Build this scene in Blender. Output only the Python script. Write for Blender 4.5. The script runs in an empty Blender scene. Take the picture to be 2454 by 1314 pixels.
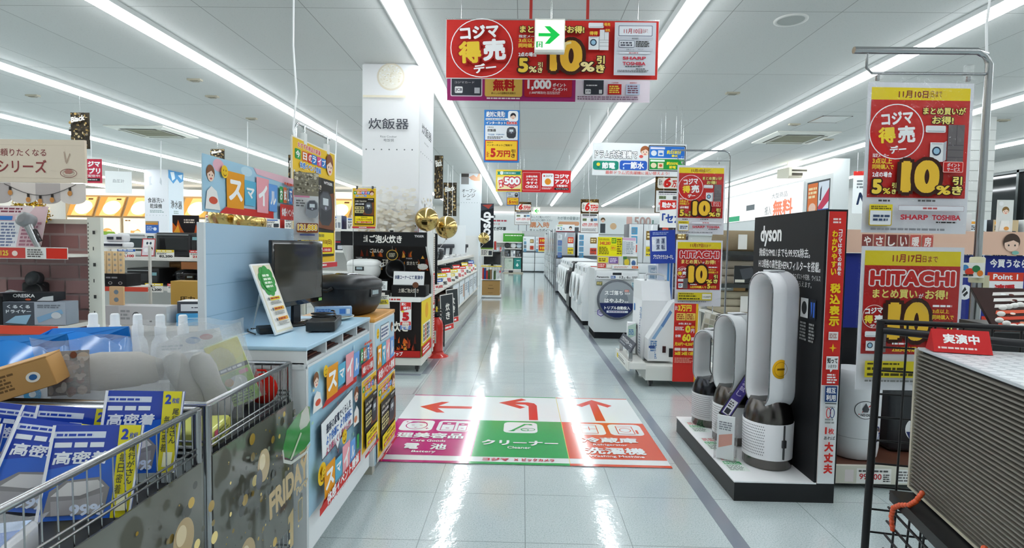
import bpy, math, random
from mathutils import Matrix, Vector
SC = bpy.context.scene
COL = SC.collection
random.seed(7)
# ---------------------------------------------------------------- camera, exposure, world
cam_d = bpy.data.cameras.new('camera'); cam = bpy.data.objects.new('camera', cam_d); COL.objects.link(cam)
FPX = 1325.5
cam_d.sensor_fit = 'HORIZONTAL'; cam_d.sensor_width = 36.0; cam_d.lens = 36.0 * FPX / 2454
cam_d.clip_start = .05; cam_d.clip_end = 200
yaw, pitch, roll = .01885, .0522, .016
fw = Vector((-math.sin(yaw)*math.cos(pitch), math.cos(yaw)*math.cos(pitch), -math.sin(pitch)))
rt = Vector((math.cos(yaw), math.sin(yaw), 0)); up = rt.cross(fw)
r2 = rt*math.cos(roll)+up*math.sin(roll); u2 = up*math.cos(roll)-rt*math.sin(roll)
cam.matrix_world = Matrix(((r2.x,u2.x,-fw.x,0),(r2.y,u2.y,-fw.y,0),(r2.z,u2.z,-fw.z,1.253),(0,0,0,1)))
SC.camera = cam
SC.view_settings.view_transform = 'Standard'; SC.view_settings.look = 'None'
SC.view_settings.gamma = 1.0; SC.view_settings.use_curve_mapping = False
SC.view_settings.exposure = 0.1
LAMP = 17.5
wd = bpy.data.worlds.new('world'); SC.world = wd; wd.use_nodes = True
wd.node_tree.nodes['Background'].inputs[0].default_value = (.9,.97,1,1)
wd.node_tree.nodes['Background'].inputs[1].default_value = .05
SC.cycles.max_bounces = 8; SC.cycles.transparent_max_bounces = 24
SC.cycles.sample_clamp_indirect = 8
SC.cycles.caustics_reflective = False; SC.cycles.caustics_refractive = False

# ---------------------------------------------------------------- colour and materials
def lin(h):
    if not isinstance(h, str): return tuple(h)+(1.0,) if len(h) == 3 else tuple(h)
    h = h.lstrip('#')
    if len(h) == 3: h = ''.join(c*2 for c in h)
    o = []
    for i in (0,2,4):
        c = int(h[i:i+2],16)/255
        o.append(c/12.92 if c <= .04045 else ((c+.055)/1.055)**2.4)
    return tuple(o)+(1.0,)
MATS = {}
def base_mat(name):
    m = bpy.data.materials.new(name); m.use_nodes = True
    nt = m.node_tree; b = nt.nodes['Principled BSDF']
    a = nt.nodes.new('ShaderNodeAttribute'); a.attribute_name = 'print_colour'
    nt.links.new(a.outputs['Color'], b.inputs['Base Color'])
    return m, nt, b, a
def simple(name, rough, metal=0, spec=.5, bump=0, scale=200):
    m, nt, b, a = base_mat(name)
    b.inputs['Roughness'].default_value = rough; b.inputs['Metallic'].default_value = metal
    b.inputs['Specular IOR Level'].default_value = spec
    if bump:
        n = nt.nodes.new('ShaderNodeTexNoise'); n.inputs['Scale'].default_value = scale
        bp = nt.nodes.new('ShaderNodeBump'); bp.inputs['Strength'].default_value = bump; bp.inputs['Distance'].default_value = .01
        nt.links.new(n.outputs['Fac'], bp.inputs['Height']); nt.links.new(bp.outputs['Normal'], b.inputs['Normal'])
    MATS[name] = m; return m
simple('paper', .6, spec=.25); simple('plastic', .38); simple('gloss', .1, spec=.6); simple('matte', .9, spec=.15)
simple('metal', .22, metal=1); simple('foil', .16, metal=1); simple('painted', .45, spec=.4)
simple('fabric', .95, spec=.1, bump=.6, scale=500); simple('fluff', 1.0, spec=.05, bump=1.0, scale=120); simple('screen', .06, spec=.7)
def film(name, clear, rough, tint=(1,1,1)):
    m = bpy.data.materials.new(name); m.use_nodes = True; nt = m.node_tree
    nt.nodes.remove(nt.nodes['Principled BSDF']); out = nt.nodes['Material Output']
    t = nt.nodes.new('ShaderNodeBsdfTransparent'); t.inputs[0].default_value = (*tint,1)
    g = nt.nodes.new('ShaderNodeBsdfGlossy'); g.inputs['Roughness'].default_value = rough
    mx = nt.nodes.new('ShaderNodeMixShader')
    if rough > .1:                       # crinkled film is a little milky
        df = nt.nodes.new('ShaderNodeBsdfDiffuse'); df.inputs[0].default_value = (.93,.95,.97,1)
        m0 = nt.nodes.new('ShaderNodeMixShader'); m0.inputs[0].default_value = .2
        nt.links.new(t.outputs[0], m0.inputs[1]); nt.links.new(df.outputs[0], m0.inputs[2])
    fr = nt.nodes.new('ShaderNodeLayerWeight'); fr.inputs[0].default_value = .5
    pw = nt.nodes.new('ShaderNodeMath'); pw.operation = 'POWER'; pw.inputs[1].default_value = 4
    ad = nt.nodes.new('ShaderNodeMath'); ad.operation = 'MULTIPLY_ADD'; ad.inputs[1].default_value = .8; ad.inputs[2].default_value = 1-clear
    nt.links.new(fr.outputs['Facing'], pw.inputs[0]); nt.links.new(pw.outputs[0], ad.inputs[0]); nt.links.new(ad.outputs[0], mx.inputs[0])
    nt.links.new((m0 if rough > .1 else t).outputs[0], mx.inputs[1]); nt.links.new(g.outputs[0], mx.inputs[2])
    n = nt.nodes.new('ShaderNodeTexNoise'); n.inputs['Scale'].default_value = 9 if rough < .1 else 30; n.inputs['Detail'].default_value = 3
    bp = nt.nodes.new('ShaderNodeBump'); bp.inputs['Strength'].default_value = .25 if rough < .1 else 1.0; bp.inputs['Distance'].default_value = .05
    nt.links.new(n.outputs['Fac'], bp.inputs['Height']); nt.links.new(bp.outputs['Normal'], g.inputs['Normal'])
    nt.links.new(g.outputs[0], mx.inputs[2]); nt.links.new(mx.outputs[0], out.inputs[0]); MATS[name] = m
film('clear_film', .97, .05); film('crinkly_film', .9, .14, (1,1,1)); film('clear_acrylic', .95, .03)
def emit(name, strength):
    m = bpy.data.materials.new(name); m.use_nodes = True; nt = m.node_tree
    nt.nodes.remove(nt.nodes['Principled BSDF'])
    e = nt.nodes.new('ShaderNodeEmission'); a = nt.nodes.new('ShaderNodeAttribute'); a.attribute_name = 'print_colour'
    nt.links.new(a.outputs['Color'], e.inputs[0]); e.inputs[1].default_value = strength
    nt.links.new(e.outputs[0], nt.nodes['Material Output'].inputs[0]); MATS[name] = m
emit('lamp', LAMP); emit('backlit', 1.25); emit('warm_backlit', 1.6)

# ---------------------------------------------------------------- mesh builder
class MB:
    def __init__(s): s.v=[]; s.f=[]; s.c=[]; s.m=[]; s.s=[]; s.T=Matrix.Identity(4)
    def add(s, vs, fs, col, mat='plastic', smooth=False):
        o=len(s.v); s.v += [s.T@Vector(v) for v in vs]; c=lin(col)
        for f in fs: s.f.append([i+o for i in f]); s.c.append(c); s.m.append(mat); s.s.append(smooth)
        return s
    def box(s,x0,x1,y0,y1,z0,z1,col,mat='plastic',b=0):
        if b<=0:
            v=[(x,y,z) for z in (z0,z1) for y in (y0,y1) for x in (x0,x1)]
            f=[(0,2,3,1),(4,5,7,6),(0,1,5,4),(2,6,7,3),(0,4,6,2),(1,3,7,5)]
            return s.add(v,f,col,mat)
        # rounded box: chamfered rings
        rings=[]; n=2
        def ring(ix,z):
            r=[]
            for cx,cy,a0 in ((x1-b,y1-b,0),(x0+b,y1-b,90),(x0+b,y0+b,180),(x1-b,y0+b,270)):
                for k in range(n+1):
                    a=math.radians(a0+90*k/n); r.append((cx+(b-ix)*math.cos(a),cy+(b-ix)*math.sin(a),z))
            return r
        prof=[(b*(1-math.sin(t)),z0+b*(1-math.cos(t))) for t in (0,math.pi/4,math.pi/2)]
        prof+=[(b*(1-math.cos(t)),z1-b*(1-math.sin(t))) for t in (0,math.pi/4,math.pi/2)]
        R=[ring(i,z) for i,z in prof]; return s.loft(R,col,mat,True,True,True)
    def loft(s,R,col,mat='plastic',cap0=True,cap1=True,smooth=True,closed=True):
        n=len(R[0]); v=[p for r in R for p in r]; f=[]
        for i in range(len(R)-1):
            for k in range(n if closed else n-1):
                k2=(k+1)%n; f.append((i*n+k,i*n+k2,(i+1)*n+k2,(i+1)*n+k))
        s.add(v,f,col,mat,smooth)
        if cap0: s.add(R[0],[list(range(n))[::-1]],col,mat)
        if cap1: s.add(R[-1],[list(range(n))],col,mat)
        return s
    def lathe(s,prof,col,mat='plastic',n=24,c=(0,0,0),sx=1,sy=1,cap=True,smooth=True):
        R=[[(c[0]+r*sx*math.cos(2*math.pi*k/n),c[1]+r*sy*math.sin(2*math.pi*k/n),c[2]+z) for k in range(n)] for r,z in prof]
        return s.loft(R,col,mat,cap,cap,smooth)
    def tube(s,pts,r,col,mat='metal',n=6,closed=False):
        pts=[Vector(p) for p in pts]; R=[]; N=len(pts)
        for i,p in enumerate(pts):
            a=pts[i-1] if (i or closed) else p; b=pts[(i+1)%N] if (i<N-1 or closed) else p
            t=(b-a).normalized(); h=Vector((0,0,1)) if abs(t.z)<.9 else Vector((0,1,0))
            u=t.cross(h).normalized(); w=u.cross(t)
            R.append([tuple(p+u*r*math.cos(2*math.pi*k/n)+w*r*math.sin(2*math.pi*k/n)) for k in range(n)])
        if closed: R.append(R[0])
        return s.loft(R,col,mat,not closed,not closed,True)
    def prism(s,poly,y0,y1,col,mat='plastic',smooth=False):   # polygon in x,z extruded along y
        n=len(poly); v=[(x,y0,z) for x,z in poly]+[(x,y1,z) for x,z in poly]
        s.add(v,[list(range(n)),list(range(n,2*n))[::-1]],col,mat)
        return s.add(v,[(i,i+n,(i+1)%n+n,(i+1)%n) for i in range(n)],col,mat,smooth)
    def prismx(s,poly,x0,x1,col,mat='plastic'):               # polygon in y,z extruded along x
        n=len(poly); v=[(x0,y,z) for y,z in poly]+[(x1,y,z) for y,z in poly]
        s.add(v,[list(range(n))[::-1],list(range(n,2*n))],col,mat)
        return s.add(v,[(i,(i+1)%n,(i+1)%n+n,i+n) for i in range(n)],col,mat)
    def prismz(s,poly,z0,z1,col,mat='plastic',smooth=False):
        n=len(poly); v=[(x,y,z0) for x,y in poly]+[(x,y,z1) for x,y in poly]
        s.add(v,[list(range(n))[::-1],list(range(n,2*n))],col,mat)
        return s.add(v,[(i,(i+1)%n,(i+1)%n+n,i+n) for i in range(n)],col,mat,smooth)
    def ball(s,c,r,col,mat='plastic',n=20,sx=1,sy=1,sz=1):
        return s.lathe([(max(1e-4,r*math.sin(math.pi*i/12)),-r*sz*math.cos(math.pi*i/12)) for i in range(13)],col,mat,n,c,sx,sy,False)
    def grid(s,fn,nu,nv,col,mat='plastic',smooth=True):
        v=[fn(i/nu,j/nv) for j in range(nv+1) for i in range(nu+1)]; w=nu+1
        return s.add(v,[(j*w+i,j*w+i+1,(j+1)*w+i+1,(j+1)*w+i) for j in range(nv) for i in range(nu)],col,mat,smooth)
    def build(s,name,parent=None,loc=(0,0,0),rz=0,**kw):
        me=bpy.data.meshes.new(name); me.from_pydata(s.v,[],s.f)
        ks=[]
        for k in s.m:
            if k not in ks: ks.append(k)
        for k in ks: me.materials.append(MATS[k])
        ix={k:i for i,k in enumerate(ks)}
        me.polygons.foreach_set('material_index',[ix[k] for k in s.m])
        me.polygons.foreach_set('use_smooth',s.s)
        at=me.attributes.new('print_colour','FLOAT_COLOR','FACE'); at.data.foreach_set('color',[x for c in s.c for x in c])
        me.update()
        o=bpy.data.objects.new(name,me); COL.objects.link(o)
        if parent is not None: o.parent=parent
        o.location=loc if parent is not None or not kw.get('label') else lift(loc); o.rotation_euler=(0,0,rz)
        return tag(o,**kw)
def lift(p): return (p[0],p[1],p[2]+.0014) if .05<p[2]<3.3 else p   # things stand a hair clear of what carries them
def tag(o,label=None,cat=None,group=None,kind=None):
    if label: o['label']=label
    if cat: o['category']=cat
    if group: o['group']=group
    if kind: o['kind']=kind
    return o
def thing(name,label,cat,loc=(0,0,0),rz=0,group=None):
    o=bpy.data.objects.new(name,None); COL.objects.link(o); o.location=lift(loc); o.rotation_euler=(0,0,rz); o.empty_display_size=.05
    return tag(o,label,cat,group)
def copy_tree(o,parent=None):
    c=o.copy(); COL.objects.link(c)
    if parent is not None: c.parent=parent
    for ch in list(o.children): copy_tree(ch,c)
    return c
def dup(o,loc,rz=0,label=None,scale=None):
    c=copy_tree(o); c.location=lift(loc); c.rotation_euler=(0,0,rz)
    if label: c['label']=label
    if scale: c.scale=scale
    return c

# ---------------------------------------------------------------- lettering and printed sheets
_fc=bpy.data.curves.new('lettering','FONT'); _fo=bpy.data.objects.new('lettering',_fc); COL.objects.link(_fo)
_cache={}; _base={}
def glyphs(txt,bold):
    k=(txt,bold)
    if k not in _cache:
        if (txt,0) not in _base:
            _fc.body=txt; _fc.resolution_u=5 if len(txt)<3 else 3
            me=bpy.data.meshes.new_from_object(_fo)
            _base[(txt,0)]=([(p.co.x,p.co.y,0) for p in me.vertices],[tuple(p.vertices) for p in me.polygons]); bpy.data.meshes.remove(me)
        v0,f0=_base[(txt,0)]; v,f=list(v0),list(f0)
        rings=[] if bold<=.004 else [bold] if bold<.055 else [bold*.5,bold]     # heavier weights: strokes thickened by overlaid shifts
        for r in rings:
            n=4 if r<.022 else 8 if r<.08 else 12
            for i in range(n):
                a=2*math.pi*(i+.5)/n; o=len(v); v+=[(x+r*math.cos(a),y+r*math.sin(a),1+i+len(rings)*0+(12 if r==bold and len(rings)>1 else 0)) for x,y,_ in v0]; f+=[tuple(q+o for q in t) for t in f0]
        xs=[p[0] for p in v] or [0,1]; ys=[p[1] for p in v] or [0,1]
        _cache[k]=(v,f,min(xs),max(xs),min(ys),max(ys))
    return _cache[k]
def ell(cx,cy,rx,ry,n=20,a0=0): return [(cx+rx*math.cos(2*math.pi*k/n+a0),cy+ry*math.sin(2*math.pi*k/n+a0)) for k in range(n)]
def rrect(x0,y0,x1,y1,r):
    p=[]
    for cx,cy,a in ((x1-r,y1-r,0),(x0+r,y1-r,90),(x0+r,y0+r,180),(x1-r,y0+r,270)):
        for k in range(4): t=math.radians(a+30*k); p.append((cx+r*math.cos(t),cy+r*math.sin(t)))
    return p
def sheet(mb,M,W,H,U,V,els,mat='paper',lift=.0004,clip=False):
    """print els (U x V units, y down) on the plane M (x right, y up, z out; origin at lower left), W x H metres"""
    old=mb.T; mb.T=old@M; sx=W/U; sy=H/V; n=[0]
    def P(x,y): return (x*sx,(V-y)*sy,lift*n[0])
    def poly(pts,col,m=None):
        n[0]+=1; mb.add([P(x,y) for x,y in pts],[list(range(len(pts)))[::-1]],col,m or mat)
    def text(t,x0,y0,x1,y1,col,bold=.012,out=None,ow=.05,rot=0,sh=0,mt=None):
        for b,c in (([(bold+ow,out)] if out else [])+[(bold,col)]):
            v,f,a0,a1,b0,b1=glyphs(t,b)
            if not f: continue
            if b!=bold:                     # same mapping as the inner lettering
                _,_,a0,a1,b0,b1=glyphs(t,bold)
            n[0]+=1; w=(a1-a0) or 1; h=(b1-b0) or 1; cx=(x0+x1)/2; cy=(y0+y1)/2; cr,sr=math.cos(rot),math.sin(rot); pv=[]
            for x,y,lay in v:
                px=(x-a0)/w*(x1-x0)+x0; py=y1-(y-b0)/h*(y1-y0); px+=sh*(cy-py)
                dx,dy=px-cx,py-cy; q=P(cx+dx*cr-dy*sr*(sx and sy/sx),cy+dx*sr*(sx/sy)+dy*cr); pv.append((q[0],q[1],q[2]+lay*1.3e-5))
            mb.add(pv,f,c,mt or mat)
    def do(e):
        k=e[0]
        if k=='r': poly([(e[1],e[2]),(e[3],e[2]),(e[3],e[4]),(e[1],e[4])],e[5],e[6] if len(e)>6 else None)
        elif k=='R': poly(rrect(*e[1:6]),e[6])
        elif k=='b':                         # outlined box: colour, line width, fill
            x0,y0,x1,y1,w,c,fl=e[1:8]; poly(rrect(x0,y0,x1,y1,w*1.5),c); poly(rrect(x0+w,y0+w,x1-w,y1-w,w),fl)
        elif k=='c': poly(ell(e[1],e[2],e[3],e[4],24),e[5])
        elif k=='g':
            n[0]+=1; cx,cy,rx,ry,w=e[1:6]; N=36; a=ell(cx,cy,rx,ry,N); b=ell(cx,cy,rx-w,ry-w,N)
            mb.add([P(*q) for q in a+b],[(i,i+N,(i+1)%N+N,(i+1)%N) for i in range(N)],e[6],mat)
        elif k=='p': poly(e[1],e[2])
        elif k=='t': text(*e[1:7],**(e[7] if len(e)>7 else {}))
        elif k=='v':
            t,x0,y0,x1,y1,c=e[1:7]; h=(y1-y0)/len(t); o=e[7] if len(e)>7 else {}
            for i,ch in enumerate(t):
                if ch in ' ': continue
                small=ch in '、。っッゃャィ' ; q=.55 if small else 1
                if ch=='ー': text('丨',x0+(x1-x0)*.4,y0+h*i+h*.08,x0+(x1-x0)*.6,y0+h*(i+.92),c,**o)
                else: text(ch,x0+(x1-x0)*(1-q)*.8,y0+h*(i+.06),x1,y0+h*(i+.06)+h*.88*q,c,**o)
        elif k=='l':                         # rows of lettering too small to read
            x0,y0,x1,y1,N,c=e[1:7]; h=(y1-y0)/N
            rr=random.Random(int(x0*7+y0*13+N)); n[0]+=1
            for i in range(N):
                x=x0; end=x1-(x1-x0)*rr.random()*.25
                while x<end:
                    w=h*(.5+rr.random()*1.6); w=min(w,end-x); q=n[0]
                    mb.add([P(x,y0+h*(i+.18)),P(x+w,y0+h*(i+.18)),P(x+w,y0+h*(i+.78)),P(x,y0+h*(i+.78))],[(3,2,1,0)],c,mat); x+=w+h*.28
        elif k=='face':
            cx,cy,q,hc=e[1:5]
            do(('c',cx,cy-q*.12,q*.62,q*.66,hc)); do(('c',cx,cy+q*.05,q*.5,q*.55,'#fbdcc8')); do(('p',[(cx-q*.52,cy),(cx-q*.45,cy-q*.5),(cx+q*.45,cy-q*.52),(cx+q*.53,cy),(cx+q*.1,cy-q*.3)],hc))
            for d in (-1,1): do(('c',cx+d*q*.2,cy+q*.08,q*.06,q*.07,'#333333'))
            do(('c',cx,cy+q*.36,q*.16,q*.07,'#d8605a'))
        elif k=='smile':
            cx,cy,q=e[1:4]; do(('c',cx,cy,q,q,'#f4c71c'))
            for d in (-1,1): do(('c',cx+d*q*.35,cy-q*.2,q*.1,q*.16,'#7a4a10'))
            do(('p',[(cx-q*.55,cy+q*.15),(cx-q*.3,cy+q*.45),(cx,cy+q*.55),(cx+q*.3,cy+q*.45),(cx+q*.55,cy+q*.15),(cx+q*.34,cy+q*.58),(cx,cy+q*.7),(cx-q*.34,cy+q*.58)],'#7a4a10'))
        elif k=='cooker':
            x0,y0,x1,y1=e[1:5]; c=e[5] if len(e)>5 else '#3b3d43'; w=x1-x0; h=y1-y0
            do(('p',[(x0+w*a,y0+h*b) for a,b in ((.3,.02),(.7,0),(.93,.15),(1,.5),(.95,.85),(.75,1),(.25,1),(.04,.86),(0,.5),(.08,.15))],c))
            do(('p',[(x0+w*a,y0+h*b) for a,b in ((.32,.05),(.68,.04),(.86,.2),(.88,.5),(.5,.6),(.1,.5),(.13,.2))],'#55585f'))
            do(('r',x0+w*.3,y0+h*.22,x0+w*.7,y0+h*.42,'#cfd8dc')); do(('c',x0+w*.5,y0+h*.5,w*.07,h*.05,'#aab'))
        elif k=='washer':
            x0,y0,x1,y1=e[1:5]; w=x1-x0; h=y1-y0
            do(('r',x0,y0,x1,y1,'#eef0f2')); do(('p',[(x1,y0),(x1+w*.22,y0-h*.08),(x1+w*.22,y1-h*.1),(x1,y1)],'#b9bcc4'))
            do(('c',x0+w*.48,y0+h*.45,w*.34,w*.34*sx/sy,'#2e3a52')); do(('c',x0+w*.48,y0+h*.45,w*.23,w*.23*sx/sy,'#9cc4dc')); do(('r',x0+w*.1,y0+h*.04,x0+w*.9,y0+h*.1,'#c9ccd2'))
        elif k=='fridge':
            x0,y0,x1,y1=e[1:5]; c=e[5] if len(e)>5 else '#8d8a8c'; w=x1-x0; h=y1-y0
            do(('r',x0,y0,x1,y1,c))
            for q in (.5,.62,.8): do(('r',x0,y0+h*q,x1,y0+h*q+h*.012,'#444048'))
            do(('r',x0+w*.5,y0,x0+w*.52,y0+h*.5,'#444048'))
        elif k=='aircon':
            x0,y0,x1,y1=e[1:5]; h=y1-y0; do(('R',x0,y0,x1,y1,h*.2,'#eceef0')); do(('r',x0+h*.2,y0+h*.75,x1-h*.2,y0+h*.85,'#a8adb4'))
        elif k=='disc':                      # the sale seal
            cx,cy,r=e[1:4]; k2=sx/sy; ry=r*k2
            do(('g',cx,cy,r,ry,r*.035,'#ffffff'))
            do(('t','コジマ',cx-r*.58,cy-ry*.72,cx+r*.58,cy-ry*.25,'#ffffff',dict(bold=.045,rot=-.1)))
            do(('t','得',cx-r*.66,cy-ry*.16,cx-r*.03,cy+ry*.42,'#f8d63a',dict(bold=.045,rot=-.07)))
            do(('t','売',cx+r*.04,cy-ry*.22,cx+r*.68,cy+ry*.4,'#ffffff',dict(bold=.045,rot=-.07)))
            do(('t','デー',cx-r*.22,cy+ry*.5,cx+r*.38,cy+ry*.78,'#ffffff',dict(bold=.045,rot=-.1)))
    for e in els: do(e)
    mb.T=old
def RZ(a): return Matrix.Rotation(a,4,'Z')
def plane_front(x0,z0,y): return Matrix(((1,0,0,x0),(0,0,-1,y),(0,1,0,z0),(0,0,0,1)))   # faces -Y
def plane_right(y0,z0,x): return Matrix(((0,0,1,x),(1,0,0,y0),(0,1,0,z0),(0,0,0,1)))    # faces +X, u runs +Y
def plane_left(y1,z0,x):  return Matrix(((0,0,-1,x),(-1,0,0,y1),(0,1,0,z0),(0,0,0,1)))  # faces -X, u runs -Y
def plane_up(x0,y0,z):    return Matrix(((1,0,0,x0),(0,1,0,y0),(0,0,1,z),(0,0,0,1)))    # faces +Z
def poster(name,label,cat,W,H,U,V,els,loc,rz=0,group=None,bg='#ffffff',back='#e8e8e8',t=.003,mat='paper',parent=None,tilt=0):
    """a sheet hanging with its lower centre at loc, its face towards -Y turned by rz"""
    mb=MB(); mb.box(-W/2,W/2,0,t,0,H,back,mat)
    if tilt: mb.T=Matrix.Rotation(tilt,4,'X')
    sheet(mb,plane_front(-W/2,0,-.0006),W,H,U,V,[('r',0,0,U,V,bg)]+els,mat)
    if tilt:
        mb2=MB(); mb2.T=Matrix.Rotation(tilt,4,'X'); mb2.box(-W/2,W/2,0,t,0,H,back,mat)
        k=6; mb.v=mb2.v+mb.v[8:]
    return mb.build(name,parent,loc,rz,label=label,cat=cat,group=group)
# ================================================================ the room
H=3.4
def tex_mat(name): m,nt,b,a=base_mat(name); MATS[name]=m; return m,nt,b,a
m,nt,b,a=tex_mat('floor_tile')
tc=nt.nodes.new('ShaderNodeTexCoord')
def brick(w,h,mort,c1,c2,cm,off=0.0,loc=(0,0,0)):
    mp=nt.nodes.new('ShaderNodeMapping'); nt.links.new(tc.outputs['Object'],mp.inputs[0]); mp.inputs['Location'].default_value=loc
    br=nt.nodes.new('ShaderNodeTexBrick'); nt.links.new(mp.outputs[0],br.inputs[0])
    br.offset=off; br.squash=1; br.inputs['Scale'].default_value=1; br.inputs['Brick Width'].default_value=w; br.inputs['Row Height'].default_value=h
    br.inputs['Mortar Size'].default_value=mort; br.inputs['Color1'].default_value=lin(c1); br.inputs['Color2'].default_value=lin(c2); br.inputs['Mortar'].default_value=lin(cm)
    br.inputs['Mortar Smooth'].default_value=.1; return br
def mixc(f,c1,c2,fac=None,mode='MIX'):
    x=nt.nodes.new('ShaderNodeMix'); x.data_type='RGBA'; x.blend_type=mode
    if f is not None: nt.links.new(f,x.inputs[0])
    else: x.inputs[0].default_value=fac
    for s,i in ((c1,6),(c2,7)):
        if isinstance(s,str): x.inputs[i].default_value=lin(s)
        else: nt.links.new(s,x.inputs[i])
    return x.outputs[2]
def noise(scale,detail=2,rough=.5):
    n=nt.nodes.new('ShaderNodeTexNoise'); nt.links.new(tc.outputs['Object'],n.inputs[0]); n.inputs['Scale'].default_value=scale; n.inputs['Detail'].default_value=detail; n.inputs['Roughness'].default_value=rough; return n
def ramp(src,stops):
    r=nt.nodes.new('ShaderNodeValToRGB'); nt.links.new(src,r.inputs[0]); e=r.color_ramp.elements
    while len(e)<len(stops): e.new(.5)
    for q,(p,c) in zip(e,stops): q.position=p; q.color=lin(c)
    return r.outputs[0]
br=brick(.45,.45,.0018,'#c6d1d2','#c2cdcf','#8f9a9c',0,(-.031,-2.721,0))
sp=ramp(noise(170,3,.7).outputs['Fac'],[(.34,'#869a9c'),(.46,'#c6d1d2'),(.62,'#d9e2e3')])
big=ramp(noise(1.3,3).outputs['Fac'],[(.3,'#f0f4f4'),(.7,'#ffffff')])
c=mixc(None,br.outputs['Color'],sp,.65); c=mixc(None,c,big,1,'MULTIPLY'); c=mixc(br.outputs['Fac'],c,'#8b9696')
nt.links.new(c,b.inputs['Base Color'])
b.inputs['Roughness'].default_value=.16; b.inputs['Specular IOR Level'].default_value=.2; b.inputs['Coat Weight'].default_value=.85; b.inputs['Coat Roughness'].default_value=.02
wv=noise(3.2,7,.62); bp=nt.nodes.new('ShaderNodeBump'); bp.inputs['Strength'].default_value=.06; bp.inputs['Distance'].default_value=.05
nt.links.new(wv.outputs['Fac'],bp.inputs['Height']); nt.links.new(bp.outputs['Normal'],b.inputs['Normal']); nt.links.new(bp.outputs['Normal'],b.inputs['Coat Normal'])

m,nt,b,a=tex_mat('ceiling_board'); tc=nt.nodes.new('ShaderNodeTexCoord')
br=brick(.975,1.82,.004,'#d3d4d2','#cfd0ce','#989997',0,(.085,.3,0))
sp=ramp(noise(60,4,.75).outputs['Fac'],[(.3,'#b4b6b3'),(.42,'#ffffff')])
c=mixc(None,br.outputs['Color'],sp,.5,'MULTIPLY'); nt.links.new(c,b.inputs['Base Color']); b.inputs['Roughness'].default_value=.9
m,nt,b,a=tex_mat('wall_paint'); tc=nt.nodes.new('ShaderNodeTexCoord')
c=ramp(noise(40,4).outputs['Fac'],[(.3,'#dcdedb'),(.7,'#e6e7e4')]); nt.links.new(c,b.inputs['Base Color']); b.inputs['Roughness'].default_value=.8
XL,XR,YB,YF=-19.0,11.2,31.0,-3.0
MB().box(XL,XR,YF,YB,-.2,0,'#ccc','floor_tile').build('floor',kind='structure')
MB().box(XL,XR,YF,YB,H,H+.2,'#ccc','ceiling_board').build('ceiling',kind='structure')
MB().box(XL-.2,XL,YF,YB,0,H,'#ccc','wall_paint').build('wall_left',kind='structure')
MB().box(XL,XR,YB,YB+.2,0,H,'#ccc','wall_paint').build('wall_back',kind='structure')
MB().box(XL,XR,YF-.2,YF,0,H,'#ccc','wall_paint').build('wall_front',kind='structure')
mb=MB()
wy0,wy1,wz0,wz1=11.6,14.2,1.9,3.15           # high window in the right wall
for y0,y1,z0,z1 in ((YF,wy0,0,H),(wy1,YB,0,H),(wy0,wy1,0,wz0),(wy0,wy1,wz1,H)): mb.box(XR,XR+.2,y0,y1,z0,z1,'#ccc','wall_paint')
mb.build('wall_right',kind='structure')
w=MB().box(XR+.1,XR+.12,wy0,wy1,wz0,wz1,'#1c2224','screen').build('window_1',kind='structure')
mb=MB()
for a_,b_,c_,d_ in ((wy0,wy0+.06,wz0,wz1),(wy1-.06,wy1,wz0,wz1),(12.87,12.93,wz0,wz1),(wy0,wy1,wz0,wz0+.06),(wy0,wy1,wz1-.06,wz1)): mb.box(XR+.02,XR+.1,a_,b_,c_,d_,'#585c5c','metal')
mb.build('window_frame',w)
# dark inlaid floor lines
def strip(n,x0,x1,y0,y1): MB().box(x0,x1,y0,y1,0,.0012,'#868c97','gloss').build('trim_%d'%n,kind='structure')
strip(1,.905,.975,1.0,27); strip(2,-.955,-.885,5.25,27); strip(3,-3.2,-.955,5.18,5.25)
MB().box(-.9,-.885,4.52,5.25,0,.001,'#9aa3a4','gloss').build('trim_4',kind='structure')
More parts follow.
